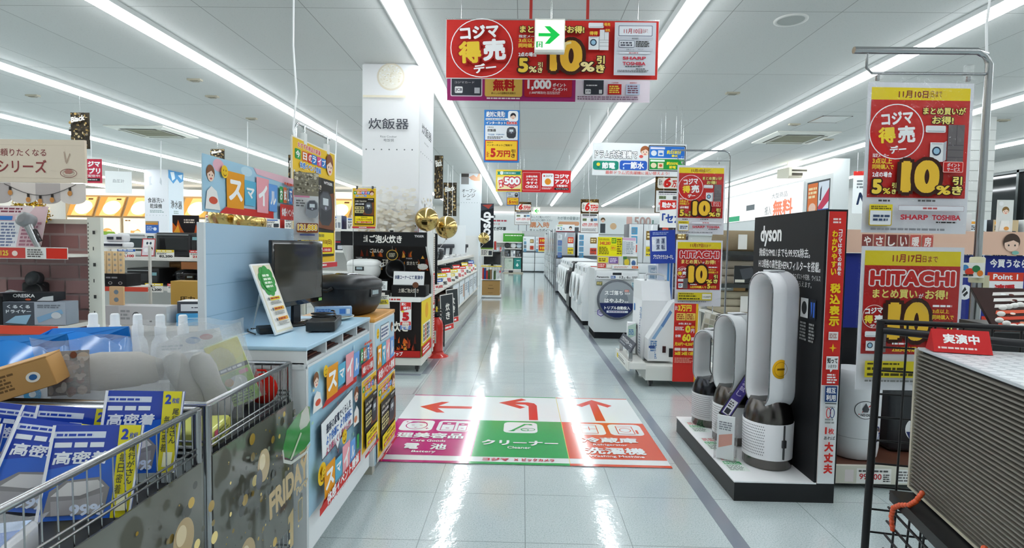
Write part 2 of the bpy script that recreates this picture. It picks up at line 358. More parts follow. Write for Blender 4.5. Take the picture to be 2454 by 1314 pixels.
# floor guide sheet
mb=MB(); mb.box(-.87,.87,3.09,4.51,.0004,.0012,'#eef2f2','gloss')
PK,GR,OR,AR='#c22f7a','#25a652','#e0502c','#dc3524'
els=[('r',0,0,174,142,'#eef2f2'),('r',0,0,58,1.6,PK),('r',58,0,116,1.6,GR),('r',116,0,174,1.6,OR),
 ('p',[(10,33),(25,19),(31,19),(24,30),(50,30),(50,36),(24,36),(31,47),(25,47)],AR),
 ('p',[(70,18),(88,5),(92,9),(83,15.5),(93,15.5),(98,18),(100,24),(100,60),(93.5,60),(93.5,26),(91,22),(83,21.5),(91,29),(87,33)],AR),
 ('p',[(145,5),(159,20),(155,25),(148,17),(148.5,59),(141.5,59),(142,17),(135,25),(131,20)],AR),
 ('r',0,63,58.6,130.5,PK),('r',58.6,63,116.4,130.5,GR),('r',116.4,63,174,130.5,OR),('r',116.1,0,116.5,142,'#e6d46a'),
 ('R',5,66,27.5,88,4,'#f0f2f2'),('R',30.5,66,53,88,4,'#f0f2f2'),('R',76,66,99,88,4,'#f0f2f2'),('R',123,66,145,88.5,4,'#f0f2f2'),('R',148,66,170.5,88.5,4,'#f0f2f2'),
 ('g',16,77,7.5,8,.7,PK),('p',[(9,73),(12,69),(20,69),(23.5,73),(16,71)],PK),('r',12.5,76.5,14.5,77.2,PK),('r',18,76.5,20,77.2,PK),('p',[(14.5,80.5),(16,81.5),(17.5,80.5),(16,82.5)],PK),('t','+',22.5,81.5,25.5,84.5,PK),('t','+',7,69,9.5,71.5,PK),
 ('r',33,69,42.5,86,PK),('r',33.6,74.5,41.9,85.4,'#f0f2f2'),('r',44.5,71,51,86,PK),('r',45,76,50.5,85.4,'#f0f2f2'),('r',36.5,71.2,39,73,'#f0f2f2'),('r',46.5,73,48.5,74.5,'#f0f2f2'),('r',36.5,81,39,82,PK),('r',46.8,81,48.7,82,PK),
 ('p',[(79,85),(81,83.5),(90,69.5),(95,69.5),(96,72),(94,72),(92.5,71),(91,71.5),(83,85)],GR),('p',[(91.2,71.6),(92.4,71.4),(84.5,83),(83.5,83)],'#f0f2f2'),('g',92.5,81,5,3,.6,GR),('g',90.5,82,2.6,2.2,.6,GR),
 ('r',129,69,140,86,OR),('r',129.6,69.6,139.4,85.4,'#f0f2f2'),('r',129,76.6,140,77.2,OR),('r',134.2,72,134.8,80,OR),('r',153,70,164.5,86,OR),('r',153.6,70.6,163.9,85.4,'#f0f2f2'),('g',158.7,78.5,4,4.2,.6,OR),('r',153.6,73,163.9,73.5,OR),('r',165.5,78,167,85,OR),
 ('t','理美容品',6.5,92,50.5,102,'#f4f6f6',dict(bold=.035)),('t','Care Goods',18,104.5,40,108.5,'#f4f6f6',dict(bold=.02)),('t','電',15.5,111.5,25,121.5,'#f4f6f6',dict(bold=.035)),('t','池',32,111.5,42,121.5,'#f4f6f6',dict(bold=.035)),('t','Battery',22,123.3,36.5,127.8,'#f4f6f6',dict(bold=.02)),
 ('t','クリーナー',63,102.5,111.5,111.5,'#f4f6f6',dict(bold=.045)),('t','Cleaner',79.5,113.3,94,117.2,'#f4f6f6',dict(bold=.02)),
 ('t','冷蔵庫',127,94,163,103.5,'#f4f6f6',dict(bold=.035)),('t','Refrigerator',133.5,105.5,155,109.5,'#f4f6f6',dict(bold=.02)),('t','洗濯機',127,112,164,123,'#f4f6f6',dict(bold=.035)),('t','Washing Machine',128.5,124.6,161.5,128.6,'#f4f6f6',dict(bold=.02)),
 ('t','コジマ',65.5,132.6,81,136.8,'#d03048',dict(bold=.05)),('t','×',84,133.2,86.5,136.4,'#d03048'),('t','ビックカメラ',88.5,132.6,107.5,136.8,'#d03048',dict(bold=.05)),
 ('r',0,138.8,58,142,PK),('r',58,138.8,116,142,GR),('r',116,138.8,174,142,OR)]
sheet(mb,plane_up(-.87,3.09,.0013),1.74,1.42,174,142,els,'gloss',lift=.00006)
mb.build('floor_guide_sheet',label='white, magenta, green and orange guide sheet with red arrows stuck on the floor',cat='floor sign')

# ---- ceiling light lines
LX=[-1.178+2.641*k for k in range(-6,5)]
ln=['ninth','seventh','sixth','fifth','fourth','third','first','second','','','']
names={0:'long white ceiling light line running just left of the aisle middle',1:'long white ceiling light line running just right of the aisle middle',
 -1:'long ceiling light line passing above the blue backed sample counter',-2:'long ceiling light line passing left of the cassette air conditioner on the left',
 -3:'long ceiling light line passing over the beige kitchen series header board',-4:'long ceiling light line behind the beige header board, over the dishwasher pillar',
 -5:'distant ceiling light line left of the dishwasher pillar top',-6:'leftmost distant ceiling light line above the warm food panels',
 2:'long ceiling light line passing left of the cassette air conditioner on the right',3:'long ceiling light line passing right of the cassette air conditioner on the right',
 4:'rightmost ceiling light line near the dark high window'}
for k in range(-6,5):
    x=-1.178+2.641*k; y1=29.0
    y0=-1.5 if k>-3 else 2.0
    t=thing('ceiling_light_line',names[k],'ceiling light',(x,0,H))
    mb=MB(); mb.prism([(-.13,-.001),(.13,-.001),(.1,-.03),(-.1,-.03)],y0,y1,'#e9ebea','painted'); mb.build('housing',t)
    mb=MB(); mb.prism([(-.055,-.031),(.055,-.031),(.05,-.06),(.03,-.075),(-.03,-.075),(-.05,-.06)],y0+.02,y1-.02,(.925,.972,1.0),'lamp'); mb.build('light_tube',t)

# ---- ceiling fittings
def cassette(label,x,y,s=.95):
    t=thing('cassette_air_conditioner',label,'air conditioner',(x,y,H))
    mb=MB(); h=s/2
    ring=lambda r,z:[(-r,-r,z),(r,-r,z),(r,r,z),(-r,r,z)]
    mb.loft([ring(h,-.002),ring(h,-.02),ring(h*.82,-.045),ring(h*.62,-.045),ring(h*.6,-.03)],'#e6e5dd','painted',True,False,False); mb.build('panel',t)
    mb=MB(); mb.box(-h*.58,h*.58,-h*.58,h*.58,-.035,-.02,'#bdb9a6','matte')
    for i in range(12): mb.box(-h*.56,h*.56,-h*.56+h*1.12*i/12,-h*.56+h*1.12*i/12+.012,-.04,-.035,'#a5a290','matte')
    mb.build('grille',t)
    for a in range(4):
        mb=MB(); mb.T=RZ(a*math.pi/2); mb.add([(-h*.6,h*.65,-.048),(h*.6,h*.65,-.048),(h*.6,h*.8,-.05),(-h*.6,h*.8,-.05)],[(0,1,2,3)],'#6d6b62','matte')
        mb.add([(-h*.58,h*.68,-.05),(h*.58,h*.68,-.05),(h*.58,h*.77,-.056),(-h*.58,h*.77,-.056)],[(0,1,2,3)],'#d8d6cb','painted'); mb.build('louvre',t)
cassette('beige cassette air conditioner in the ceiling over the left shelves',-7.4,11.0,1.15)
cassette('beige cassette air conditioner in the ceiling right of the aisle',5.15,10.8,1.15)
mb=MB(); mb.lathe([(.15,0),(.15,-.008),(.125,-.012),(.12,-.006),(.001,-.006)],'#dcdcd8','painted',32); t=mb.build('ceiling_speaker',None,(2.47,5.34,H),label='round pale speaker grille set in the ceiling at right',cat='speaker')
mb=MB(); mb.lathe([(.118,-.007),(.001,-.009)],'#b7bab7','matte',32); mb.build('grille',t)
mb=MB()
for a in range(4): mb.T=RZ(a*math.pi/2); mb.box(-.24,.24,.22,.24,-.006,0,'#9da09d','metal')
mb.T=Matrix.Identity(4); mb.box(-.22,.22,-.22,.22,-.003,0,'#dfe0dd','painted'); mb.build('ceiling_hatch',None,(5.0,9.3,H),label='square access hatch with grey rim in the ceiling at right',cat='hatch')
# suspended air conditioner
t=thing('suspended_air_conditioner','beige slotted air conditioner hung under the ceiling above the blanket shelf','air conditioner',(7.0,13.9,2.98))
mb=MB(); mb.prismx([(-.3,.0),(-.34,.05),(-.34,.26),(.3,.28),(.3,.06)],-.62,.62,'#d9d6c4','painted'); mb.build('body',t)
mb=MB(); mb.box(-.55,.55,-.352,-.34,.06,.12,'#4d4a42','matte').box(-.55,.55,-.352,-.34,.16,.2,'#4d4a42','matte'); mb.build('outlet',t)
for sx_ in (-.5,.5): MB().box(sx_-.015,sx_+.015,-.01,.01,.27,.42,'#c8c8c4','metal').build('hanger',t)
def fixture(label,x,y): MB().box(-.09,.09,-.035,.035,-.022,0,'#bfb9a6','painted').prism([(-.06,-.022),(.06,-.022),(.04,-.035),(-.04,-.035)],-.025,.025,'#8e8a7c').build('ceiling_hook_plate',None,(x,y,H),label=label,cat='ceiling fitting')
for l_,x_,y_ in [('tiny ceiling hook plate left of the two above the smile banner',-4.42,7.43),('tiny ceiling hook plate above the smile banner',-4.66,8.27),('tiny ceiling plate near the left photo edge',-7.43,8.33),
  ('tiny ceiling plate left of the rice cooker pillar',-4.78,9.71),('tiny pale ceiling plate between the right light lines and the drum washer banner',2.85,7.79),('tiny ceiling plate beside the square hatch',4.6,9.66),
  ('tiny ceiling plate right of the cassette air conditioner',5.86,10.92),('tiny ceiling plate right of the rice cooker pillar top',-1.2,7.96),('tiny ceiling plate behind the pole poster at right',7.71,9.19)]: fixture(l_,x_,y_)
# ---- pillars with printed wraps
def pillar(x0,x1,y0,y1): return MB().box(x0,x1,y0,y1,0,H,'#e4e6e6','painted').build('wall_pillar',kind='structure')
p=pillar(-1.95,-1.28,6.72,7.72)
t=thing('pillar_wrap','white pillar wrap printed with rice bowl and bold kanji for rice cooker','banner',(-1.615,6.72,0))
W=.68; mb=MB(); mb.box(-.342,.342,-.012,-.002,1.2,3.385,'#f3f3f3','paper')
rr=random.Random(3)
els=[('r',0,0,400,1314,'#f1f1f2'),('c',200,85,98,98,'#e8dfcd'),('c',200,83,86,86,'#f6f2e6')]
for i in range(90):
    a=rr.random()*6.28; q=rr.random()**.5*78; els.append(('c',200+q*math.cos(a),83+q*math.sin(a),6,3.5,rr.choice(['#ffffff','#efe9d8','#fbf8ee','#e7ddc6'])))
els+=[('r',10,222,310,238,'#f0e7d2'),('t','炊飯器',50,385,332,462,'#4a4d55'),('t','Rice Cooker',133,508,250,522,'#777b80',dict(bold=0)),('t','电饭锅',158,530,228,552,'#777b80',dict(bold=0))]
for i in range(7): els.append(('c',34+54*i,608,5,5,'#6d7377'))
for i in range(900):
    y=880+(rr.random()**.6)*434; x=rr.random()*392; q=6+rr.random()*22
    cc=rr.choice(['#f3f1ec','#efece4','#f5f4f0','#ece7dc'] if y<1050 else ['#f1ede4','#ebe4d4','#e4d9c4','#efe9de'] if y<1200 else ['#ece4d6','#e0d2ba','#d6c4a4','#e9e0d0','#cdb794'])
    els.append(('c',4+x,y,q,q*.55,cc))
sheet(mb,plane_front(-.342,1.2,-.0125),.684,2.185,400,1314,els); mb.build('front_print',t)
mb=MB(); mb.box(.337,.347,0,1.0,1.2,3.385,'#f3f3f3','paper')
els=[('r',0,0,400,1314,'#f1f1f3'),('t','炊飯器',60,385,340,462,'#4a4d55'),('t','Rice Cooker',133,508,250,522,'#777b80',dict(bold=0))]+[('c',34+54*i,608,5,5,'#6d7377') for i in range(7)]
for i in range(120):
    y=900+rr.random()**.6*414; x=rr.random()*380; q=6+rr.random()*20; els.append(('c',10+x,y,q,q*.5,rr.choice(['#f7f5ee','#eee9dc','#e3d9c2'])))
sheet(mb,plane_right(0,1.2,.3475),1.0,2.185,400,1314,els); mb.build('side_print',t)
# oven pillar
pillar(-1.93,-1.33,16.8,17.4)
t=thing('pillar_wrap','pale pillar wrap lettered in katakana for oven range','banner',(-1.63,16.8,0))
mb=MB(); mb.box(-.305,.305,-.012,-.002,.9,3.385,'#eef0f1','paper')
els=[('r',0,0,180,700,'#e6ebee'),('r',12,0,80,45,'#4c4644'),('r',12,28,80,90,'#8e8c8c'),('p',[(80,30),(120,10),(150,30),(165,0),(180,0),(180,60),(130,60),(100,50)],'#e3b296'),('t','オーブン',20,128,146,158,'#333'),('t','レンジ',32,168,136,200,'#333'),('l',60,212,100,222,2,'#888')]+[('c',14+24*i,245,3,3,'#9aa') for i in range(7)]
sheet(mb,plane_front(-.305,.9,-.0125),.61,2.485,180,700,els); mb.build('front_print',t)
mb=MB(); mb.box(.303,.313,0,.6,.9,3.385,'#e9eef1','paper'); mb.build('side_print',t)
# dishwasher / water filter pillar
pillar(-11.62,-10.9,16.85,17.6)
t=thing('pillar_wrap','pale pillar wrap with kanji for dishwasher dryer on the left','banner',(-11.26,16.85,0))
mb=MB(); mb.box(-.365,.365,-.012,-.002,1.0,3.385,'#eff0f4','paper')
sheet(mb,plane_front(-.365,1.0,-.0125),.73,2.385,160,420,[('r',0,0,160,420,'#e4e5ea'),('t','食器洗い',22,150,132,178,'#222'),('t','乾燥機',36,182,118,208,'#222'),('l',35,215,130,232,2,'#9aa'),('p',[(30,40),(50,35),(45,70),(55,80),(35,85)],'#cfd2d8'),('p',[(110,35),(120,60),(118,85),(105,70)],'#c4c8ce')]+[('c',14+22*i,245,2,2,'#9aa') for i in range(7)])
mb.build('front_print',t)
mb=MB(); mb.box(.363,.375,0,.75,1.0,3.385,'#eff0f4','paper')
sheet(mb,plane_right(0,1.0,.3755),.75,2.385,160,420,[('r',0,0,160,420,'#d6e2ec'),('p',[(0,0),(160,0),(160,45),(120,60),(90,40),(50,70),(0,40)],'#5b9fd6'),('p',[(20,10),(60,5),(70,40),(40,55)],'#e8f2fa'),('p',[(100,20),(150,10),(140,40)],'#d6e9f7'),('t','浄水器',20,160,140,205,'#333'),('l',50,215,110,235,2,'#9aa')])
mb.build('side_print',t)
# ================================================================ signs hanging over the aisle
RED='#d8302a'; GOLD='#f3cf4a'; YEL='#f2d21f'
def cord(name,label,pts,r=.004,col='#e9eaea',cat='cord'): return MB().tube(pts,r,col,'plastic',6).build(name,label=label,cat=cat)
# the big ten percent banner
t=thing('sale_banner','wide red overhead banner announcing 10% off, behind the green exit arrow','banner',(.19,4.2,2.49))
mb=MB(); mb.box(-.79,.79,0,.004,0,.435,'#e9e9e9','paper')
bg=[('r',0,0,2080,620,'#e9e2e0'),('r',6,6,2074,612,RED)]
rr=random.Random(5)
for i in range(60):
    x=rr.random()*2040; y=rr.random()*580; w=10+rr.random()*60
    bg.append(('r',x,y,x+w,y+3,'#c62822'))
els=bg+[('g',355,310,306,306,9,'#ffffff'),
 ('t','コジマ',140,75,520,215,'#ffffff',dict(bold=.05,rot=-.09,out='#b3211d',ow=.06)),('t','得',130,240,350,470,'#f6cf3f',dict(bold=.05,rot=-.05,out='#b3211d',ow=.07)),('t','売',365,215,590,440,'#ffffff',dict(bold=.05,rot=-.06,out='#b3211d',ow=.07)),
 ('t','デー',280,470,500,565,'#ffffff',dict(bold=.045,rot=-.12,out='#b3211d',ow=.06)),
 ('t','まとめ買いがお得!',725,75,1350,152,'#f8e27a',dict(bold=.035,out='#4a2413',ow=.09)),
 ('t','指定メーカー',715,172,945,202,'#fff',dict(out='#8a1c18',ow=.06)),('t','3点以上',715,208,905,252,GOLD,dict(bold=.03)),('t','同時購入で',715,260,935,306,GOLD,dict(bold=.03)),
 ('t','2点の場合',715,352,895,398,'#fff',dict(bold=.03,out='#8a1c18',ow=.06)),
 ('t','5',715,412,812,562,GOLD,dict(bold=.05,out='#3d1d10',ow=.08)),('t','%',818,500,895,562,'#f5e2a0',dict(bold=.03,out='#3d1d10',ow=.08)),('t','引',905,455,952,506,'#f5e2a0',dict(bold=.03,out='#3d1d10',ow=.08)),('t','き',905,510,952,566,'#f5e2a0',dict(bold=.03,out='#3d1d10',ow=.08)),
 ('t','1',1020,232,1092,546,'#f0b93a',dict(bold=.06,out='#3d1d10',ow=.09)),('t','0',1118,228,1335,550,'#f0b93a',dict(bold=.06,out='#3d1d10',ow=.09)),('p',[(1124,330),(1130,290),(1158,250),(1225,240),(1225,262),(1180,275),(1165,330)],'#fbe9a8'),
 ('t','%',1320,450,1455,550,'#f5e2a0',dict(bold=.04,out='#3d1d10',ow=.08)),('t','引',1475,385,1552,468,'#f5dd84',dict(bold=.04,out='#3d1d10',ow=.1)),('t','き',1470,475,1555,562,'#f5dd84',dict(bold=.04,out='#3d1d10',ow=.1)),
 ('aircon',1388,48,1535,102),('washer',1392,190,1488,325),('fridge',1498,120,1585,330,'#e3e6e8'),
 ('R',1392,130,1485,185,12,'#c4211d'),('t','得得',1398,138,1478,178,GOLD,dict(bold=.03)),('R',1530,45,1600,88,10,'#c4211d'),('t','得売',1536,50,1596,84,GOLD,dict(bold=.02)),('R',1545,110,1598,145,8,'#c4211d'),('t','得売',1549,114,1594,142,GOLD,dict(bold=.02)),
 ('r',1640,45,2038,588,'#cfd2da'),('b',1678,78,2002,185,5,'#30415e','#dfe2e8'),('t','11月10日',1728,110,1900,160,'#b4353a',dict(bold=.02)),('t','(日)まで',1905,112,1958,158,'#b4353a',dict(bold=.0)),
 ('r',1665,198,2010,225,'#c2c5ce'),('t','指定条件',1806,203,1870,220,'#222'),('b',1683,232,1832,302,4,'#30415e','#dfe2e8'),('l',1698,245,1822,292,2,'#334'),('l',1845,235,1990,300,4,'#333'),
 ('r',1665,312,2010,340,'#c2c5ce'),('t','対象メーカー・ブランド',1755,317,1918,334,'#333',dict(bold=0)),('b',1685,348,1988,372,2,'#b8bcc6','#dcdfe5'),('l',1780,353,1890,368,1,'#b4555a'),
 ('t','SHARP',1722,398,1945,430,'#c3263c',dict(bold=.035)),('t','TOSHIBA',1722,452,1942,488,'#c3263c',dict(bold=.035)),('l',1748,494,1925,508,1,'#333'),('l',1850,518,1970,532,1,'#444'),('l',1675,535,2000,560,2,'#666')]
sheet(mb,plane_front(-.79,0,-.0006),1.58,.435,2080,620,els); mb.build('print_panel',t)
for x in (-.16,.26): MB().box(x-.011,x+.011,-.002,.002,.43,.91,'#b63a33','paper').build('strap',t)
MB().box(-.79,.79,-.003,.007,.43,.44,'#dddddd','metal').build('top_rail',t)
# the card banner behind it
t=thing('card_banner','magenta overhead banner for a free payment card, partly behind the red 10% banner','banner',(.18,4.5,2.405))
mb=MB(); mb.box(-.81,.81,0,.004,0,.46,'#e9e9e9','paper')
els=[('r',0,0,2000,560,'#a52a6d'),('r',1270,0,2000,560,'#e9dde6'),('b',35,290,350,520,10,'#e9d6e2','#3c3f47'),('t','コジマカード',75,375,270,395,'#ddd',dict(bold=0)),('R',78,425,155,488,10,'#fff'),('t','JCB',84,440,150,475,'#445',dict(bold=.03)),('r',272,435,325,490,'#c9cbd0'),
 ('R',375,280,745,520,20,'#e7bd5a'),('t','無料',455,350,675,465,'#c3241f',dict(bold=.05)),('t','あんしんの盗難紛失保険付',440,475,680,497,'#5a3a10',dict(bold=.01)),('l',395,525,730,548,1,'#f0d8e4'),
 ('R',765,250,1235,520,20,'#c3262f'),('t','1,000',795,355,1030,455,'#fff',dict(bold=.05)),('t','ポイント',1045,385,1175,420,'#fff',dict(bold=.03)),('t','プレゼント!',1045,428,1185,458,'#fff',dict(bold=.03)),('t','(1,000円相当分)',815,465,980,495,'#fff'),('l',990,465,1150,495,2,'#f3c9c9'),
 ('R',1350,330,1545,490,12,'#383b42'),('l',1375,395,1500,412,1,'#ddd'),('R',1365,440,1420,485,6,'#eee'),('t','JCB',1369,450,1416,475,'#445'),('r',1500,445,1530,482,'#d6d6d6'),
 ('r',1585,390,1720,490,'#c5201d'),('l',1600,402,1705,478,4,'#f4d850'),('r',1765,390,1900,490,'#bfcbe0'),('l',1780,400,1890,480,4,'#7a4a5c'),('l',1290,505,1950,545,2,'#8c6a80'),('t','入会特典!',1620,370,1690,385,'#b33'),('t','期間限定!',1800,370,1870,385,'#b33')]
sheet(mb,plane_front(-.81,0,-.0006),1.62,.46,2000,560,els); mb.build('print_panel',t)
for x in (-.7,.7): MB().tube([(x,0,.46),(x,0,.99)],.0025,'#ddd','metal').build('wire',t)
# exit sign
t=thing('exit_sign','green and white exit arrow sign hung on a rod before the red banner','sign',(.165,4.0,2.62))
mb=MB(); mb.box(-.107,.107,0,.05,0,.237,'#e9eae3','painted',.006); mb.build('case',t)
mb=MB(); sheet(mb,plane_front(-.1,.02,-.0008),.2,.205,280,290,[('r',0,0,280,290,'#f6fbe6'),('p',[(28,130),(150,130),(85,62),(140,62),(240,145),(140,235),(92,235),(150,162),(28,162)],'#1fb34c'),('r',8,212,70,272,'#0f9a4a'),('p',[(22,218),(58,218),(58,272),(22,272)],'#f4fae8'),('c',42,226,5,5,'#0f9a4a'),('p',[(36,232),(48,234),(54,248),(49,250),(44,242),(42,252),(50,262),(46,270),(36,256),(28,268),(24,264),(34,248),(34,240),(28,246),(25,243)],'#0f9a4a')],'backlit'); mb.build('lit_face',t)
MB().tube([(.01,.025,.237),(.01,.025,.78)],.006,'#c9ccca','metal',8).build('rod',t)
# blue internet poster
def net_poster(label,loc,W,Hh,cat='poster'):
    els=[('r',0,0,350,510,'#3f86cf'),('t','絶対に発見!',20,12,205,70,'#fff',dict(bold=.04,out='#2a5fa5',ow=.08)),('R',235,8,335,108,20,'#fff'),('face',285,62,45,'#2c2a33'),('R',15,80,235,100,6,'#fff'),('l',20,84,225,97,1,'#3a5f90'),
     ('t','インターネット',20,112,215,140,'#fff',dict(bold=.04,out='#2a5fa5',ow=.07)),('t','契約特典',222,112,325,140,'#d22',dict(bold=.04,out='#fff',ow=.07)),
     ('R',12,150,332,290,6,'#e9ecef'),('t','対象商品',32,162,95,175,'#333'),('t','炊飯器',34,184,118,212,'#333',dict(bold=.03)),('t','TIGER',40,232,105,248,'#2d6fa5',dict(bold=.02)),('t','ZOJIRUSHI',120,232,200,248,'#2d6fa5',dict(bold=.02)),('l',34,256,190,282,2,'#555'),('cooker',222,164,318,274),
     ('r',12,295,335,492,'#d7362f'),('r',20,302,328,484,'#f5c834'),('t','指定の',30,308,92,324,'#5a2a10',dict(bold=.02)),('t','インターネットご契約で',30,332,282,352,'#5a2a10',dict(bold=.03)),('t','最大',30,405,55,460,'#c62b22',dict(bold=.02)),('t','5',66,372,118,460,'#c62b22',dict(bold=.06)),('t','万円',126,394,262,456,'#c62b22',dict(bold=.045)),('t','引',272,382,312,416,'#5a2a10',dict(bold=.03)),('t','き',272,422,312,462,'#5a2a10',dict(bold=.03))]
    t=thing('internet_poster',label,cat,loc); mb=MB(); mb.box(-W/2,W/2,0,.003,0,Hh,'#dde3ea','paper'); sheet(mb,plane_front(-W/2,0,-.0006),W,Hh,350,510,els); mb.build('print_panel',t)
    for x in (-.35*W,.35*W): MB().tube([(x,0,Hh),(x,0,H-loc[2])],.0015,'#ddd','metal').build('wire',t)
    return t
net_poster('blue and yellow overhead poster offering 5万円 off, between the two ceiling light lines',(-.355,8.6,2.52),.545,.8)
net_poster('small distant blue and yellow 5万円 poster below the 500 point board',(-.25,12.9,2.17),.29,.43)
# 500 board and app board
t=thing('coupon_board','small distant yellow board printed with a large 500 beside the red app board','board',(-.335,12.5,2.45))
mb=MB(); mb.box(-.295,.295,0,.004,0,.49,'#ddd','paper')
sheet(mb,plane_front(-.295,0,-.0006),.59,.49,255,225,[('r',0,0,255,225,'#f2d44a'),('p',[(10,20),(245,15),(235,34),(245,52),(10,52),(20,36)],'#178a80'),('c',55,34,18,18,'#e8f4f0'),('l',80,26,220,44,1,'#e8f4f0'),('p',[(15,75),(240,65),(240,190),(15,205)],'#f7e6b4'),('t','500',80,78,232,152,'#fff',dict(bold=.06,out='#c9344a',ow=.12)),('r',15,90,55,125,'#fff'),('p',[(25,110),(65,100),(75,175),(35,190)],'#d8343c'),('v','特典',34,112,62,180,'#fff',dict(bold=.03)),('p',[(95,160),(215,160),(155,195)],'#d8343c'),('t','ポイント',120,158,190,178,'#fff'),('r',18,200,238,215,'#b3253a')]); mb.build('print_panel',t)
for x in (-.25,.25): MB().tube([(x,0,.49),(x,0,.95)],.0015,'#ddd','metal').build('wire',t)
t=thing('app_board','distant red board urging to check a coupon app, hung beside the 500 board','board',(.5,12.5,2.445))
mb=MB(); mb.box(-.55,.55,0,.004,0,.49,'#ddd','paper')
sheet(mb,plane_front(-.55,0,-.0006),1.1,.49,500,220,[('r',0,0,500,220,'#cf2b2f'),('b',8,22,190,200,3,'#f3c9c9','#cf2b2f'),('t','お得な特典',45,52,160,74,'#fff',dict(bold=.03)),('t','クーポンを',45,82,160,104,'#fff',dict(bold=.03)),('t','今すぐ',45,112,160,142,'#fff',dict(bold=.04)),('t','CHECK!',38,152,165,178,'#fff',dict(bold=.04)),
 ('R',205,30,325,160,14,'#fff'),('c',228,56,9,9,'#cf2b2f'),('t','コジマ',242,46,312,66,'#333',dict(bold=.03)),('c',266,112,32,32,'#e8952a'),('t','コジマ',336,36,480,78,'#fff',dict(bold=.06)),('t','アプリ',336,86,480,132,'#fff',dict(bold=.06)),('t','で配信中!',352,140,465,165,'#fff',dict(bold=.03)),('R',332,172,478,194,8,'#2a2326'),('t','App Store  Google Play',350,178,470,189,'#fff',dict(bold=0)),('l',205,170,320,190,2,'#f5dada')]); mb.build('print_panel',t)
for x in (-.5,.5): MB().tube([(x,0,.49),(x,0,.955)],.0015,'#ddd','metal').build('wire',t)
# second exit sign far down the aisle
t=thing('exit_sign','small distant exit sign with green left arrow over the aisle end','sign',(.52,22,2.47))
MB().box(-.14,.14,0,.06,0,.3,'#e9eae3','painted').build('case',t); mb=MB(); sheet(mb,plane_front(-.125,.02,-.001),.25,.26,100,100,[('r',0,0,100,100,'#eefbe0'),('p',[(15,50),(55,18),(70,18),(42,44),(88,44),(88,56),(42,56),(70,84),(55,84)],'#1fb34c')],'backlit'); mb.build('lit_face',t)
MB().tube([(0,.03,.3),(0,.03,.93)],.008,'#c9ccca','metal').build('rod',t)
# drum washer banner
t=thing('washer_banner','long white overhead banner about saving power and water with drum washers','banner',(1.745,8.5,2.33),.06)
W,Hh=1.44,.49; mb=MB(); mb.box(-W/2,W/2,0,.004,0,Hh,'#ddd','paper')
sheet(mb,plane_front(-W/2,0,-.0006),W,Hh,1240,450,[('r',0,0,1240,450,'#eef1f2'),('t','ドラム式洗濯機で',30,105,590,215,'#ffffff',dict(bold=.028,out='#2f3338',ow=.06)),('face',690,110,100,'#a8623a'),('c',640,180,26,22,'#d8605a'),('R',10,250,345,375,30,'#1c9079'),('c',80,300,24,24,'#f2dc4a'),('r',68,328,92,346,'#0f5f50'),('t','節電',125,270,300,360,'#fff',dict(bold=.04)),('R',360,240,720,370,30,'#2d62c4'),('p',[(400,290),(420,275),(500,275),(500,290),(425,290),(415,310),(402,310)],'#dfe9ff'),('c',412,345,10,16,'#bfe0ff'),('t','節水',500,255,680,355,'#fff',dict(bold=.04)),
 ('b',735,20,1225,375,12,'#2c3640','#f4f6f6'),('r',750,35,1210,195,'#2f78d2'),('r',750,208,1210,355,'#279a41'),('R',760,48,950,75,6,'#eef'),('c',805,130,38,38,'#e6edf5'),('r',860,90,935,170,'#e6edf5'),('c',898,140,26,14,'#2f78d2'),('t','約33本分',975,85,1165,140,'#f4e23c',dict(bold=.04)),('t','節水',1040,145,1120,180,'#f4e23c',dict(bold=.04)),('R',760,220,950,247,6,'#efe'),('c',805,300,38,36,'#f3e4c0'),('r',860,262,935,340,'#f3e4c0'),('c',898,300,22,20,'#d8603a'),('t','約50%',975,245,1130,290,'#f4e23c',dict(bold=.04)),('t','節電',1010,300,1100,340,'#f4e23c',dict(bold=.04)),
 ('t','最新ドラム式洗濯機に買い替えよう!',175,385,1015,432,'#e0706a',dict(bold=.015))]); mb.build('print_panel',t)
for x in (-.5,.55): MB().tube([(x,0,Hh),(x,0,H-2.33)],.002,'#ddd','metal').build('wire',t)
# gold framed six-man-yen posters
def six(label,loc,W,Hh):
    els=[('r',0,0,250,400,'#5c4522')]
    rr=random.Random(len(label))
    for i in range(70): els.append(('p',[(rr.random()*250,rr.random()*160),(rr.random()*250,rr.random()*160),(rr.random()*250,rr.random()*160)] if i<6 else ell(rr.random()*245+2,rr.random()*155+2,4+rr.random()*12,3+rr.random()*8,8),rr.choice(['#2c2010','#a9823c','#7c5f2c','#d8b464','#3a2a14'])))
    els+=[('R',15,40,245,150,20,'#f5efe4'),('t','最大',26,52,52,118,'#333'),('t','6',62,40,125,138,'#d8261f',dict(bold=.06,sh=.15)),('t','万円分',130,62,240,138,'#d8261f',dict(bold=.05,sh=.1)),('r',6,172,244,394,'#f3f3f1'),('R',25,180,225,196,6,'#333'),('l',25,204,225,214,1,'#6a4a7a'),('r',30,228,85,258,'#6a7a54'),('r',140,228,175,262,'#666'),('t','6万円',28,284,90,322,'#d8261f',dict(bold=.03)),('t','5万円',104,284,166,322,'#d8261f',dict(bold=.03)),('t','1万円',180,284,238,322,'#d8261f',dict(bold=.03)),('r',180,226,230,256,'#5d8fb5'),('l',20,345,230,380,3,'#999')]
    t=thing('bonus_poster',label,'poster',loc); mb=MB(); mb.box(-W/2,W/2,0,.003,0,Hh,'#dde','paper'); sheet(mb,plane_front(-W/2,0,-.0006),W,Hh,250,400,els); mb.build('print_panel',t)
    for x in (-.35*W,.35*W): MB().tube([(x,0,Hh),(x,0,H-loc[2])],.0015,'#ddd','metal').build('wire',t)
six('gold 6万 bonus poster hung below the right end of the drum washer banner',(2.36,9.0,1.81),.5,.62)
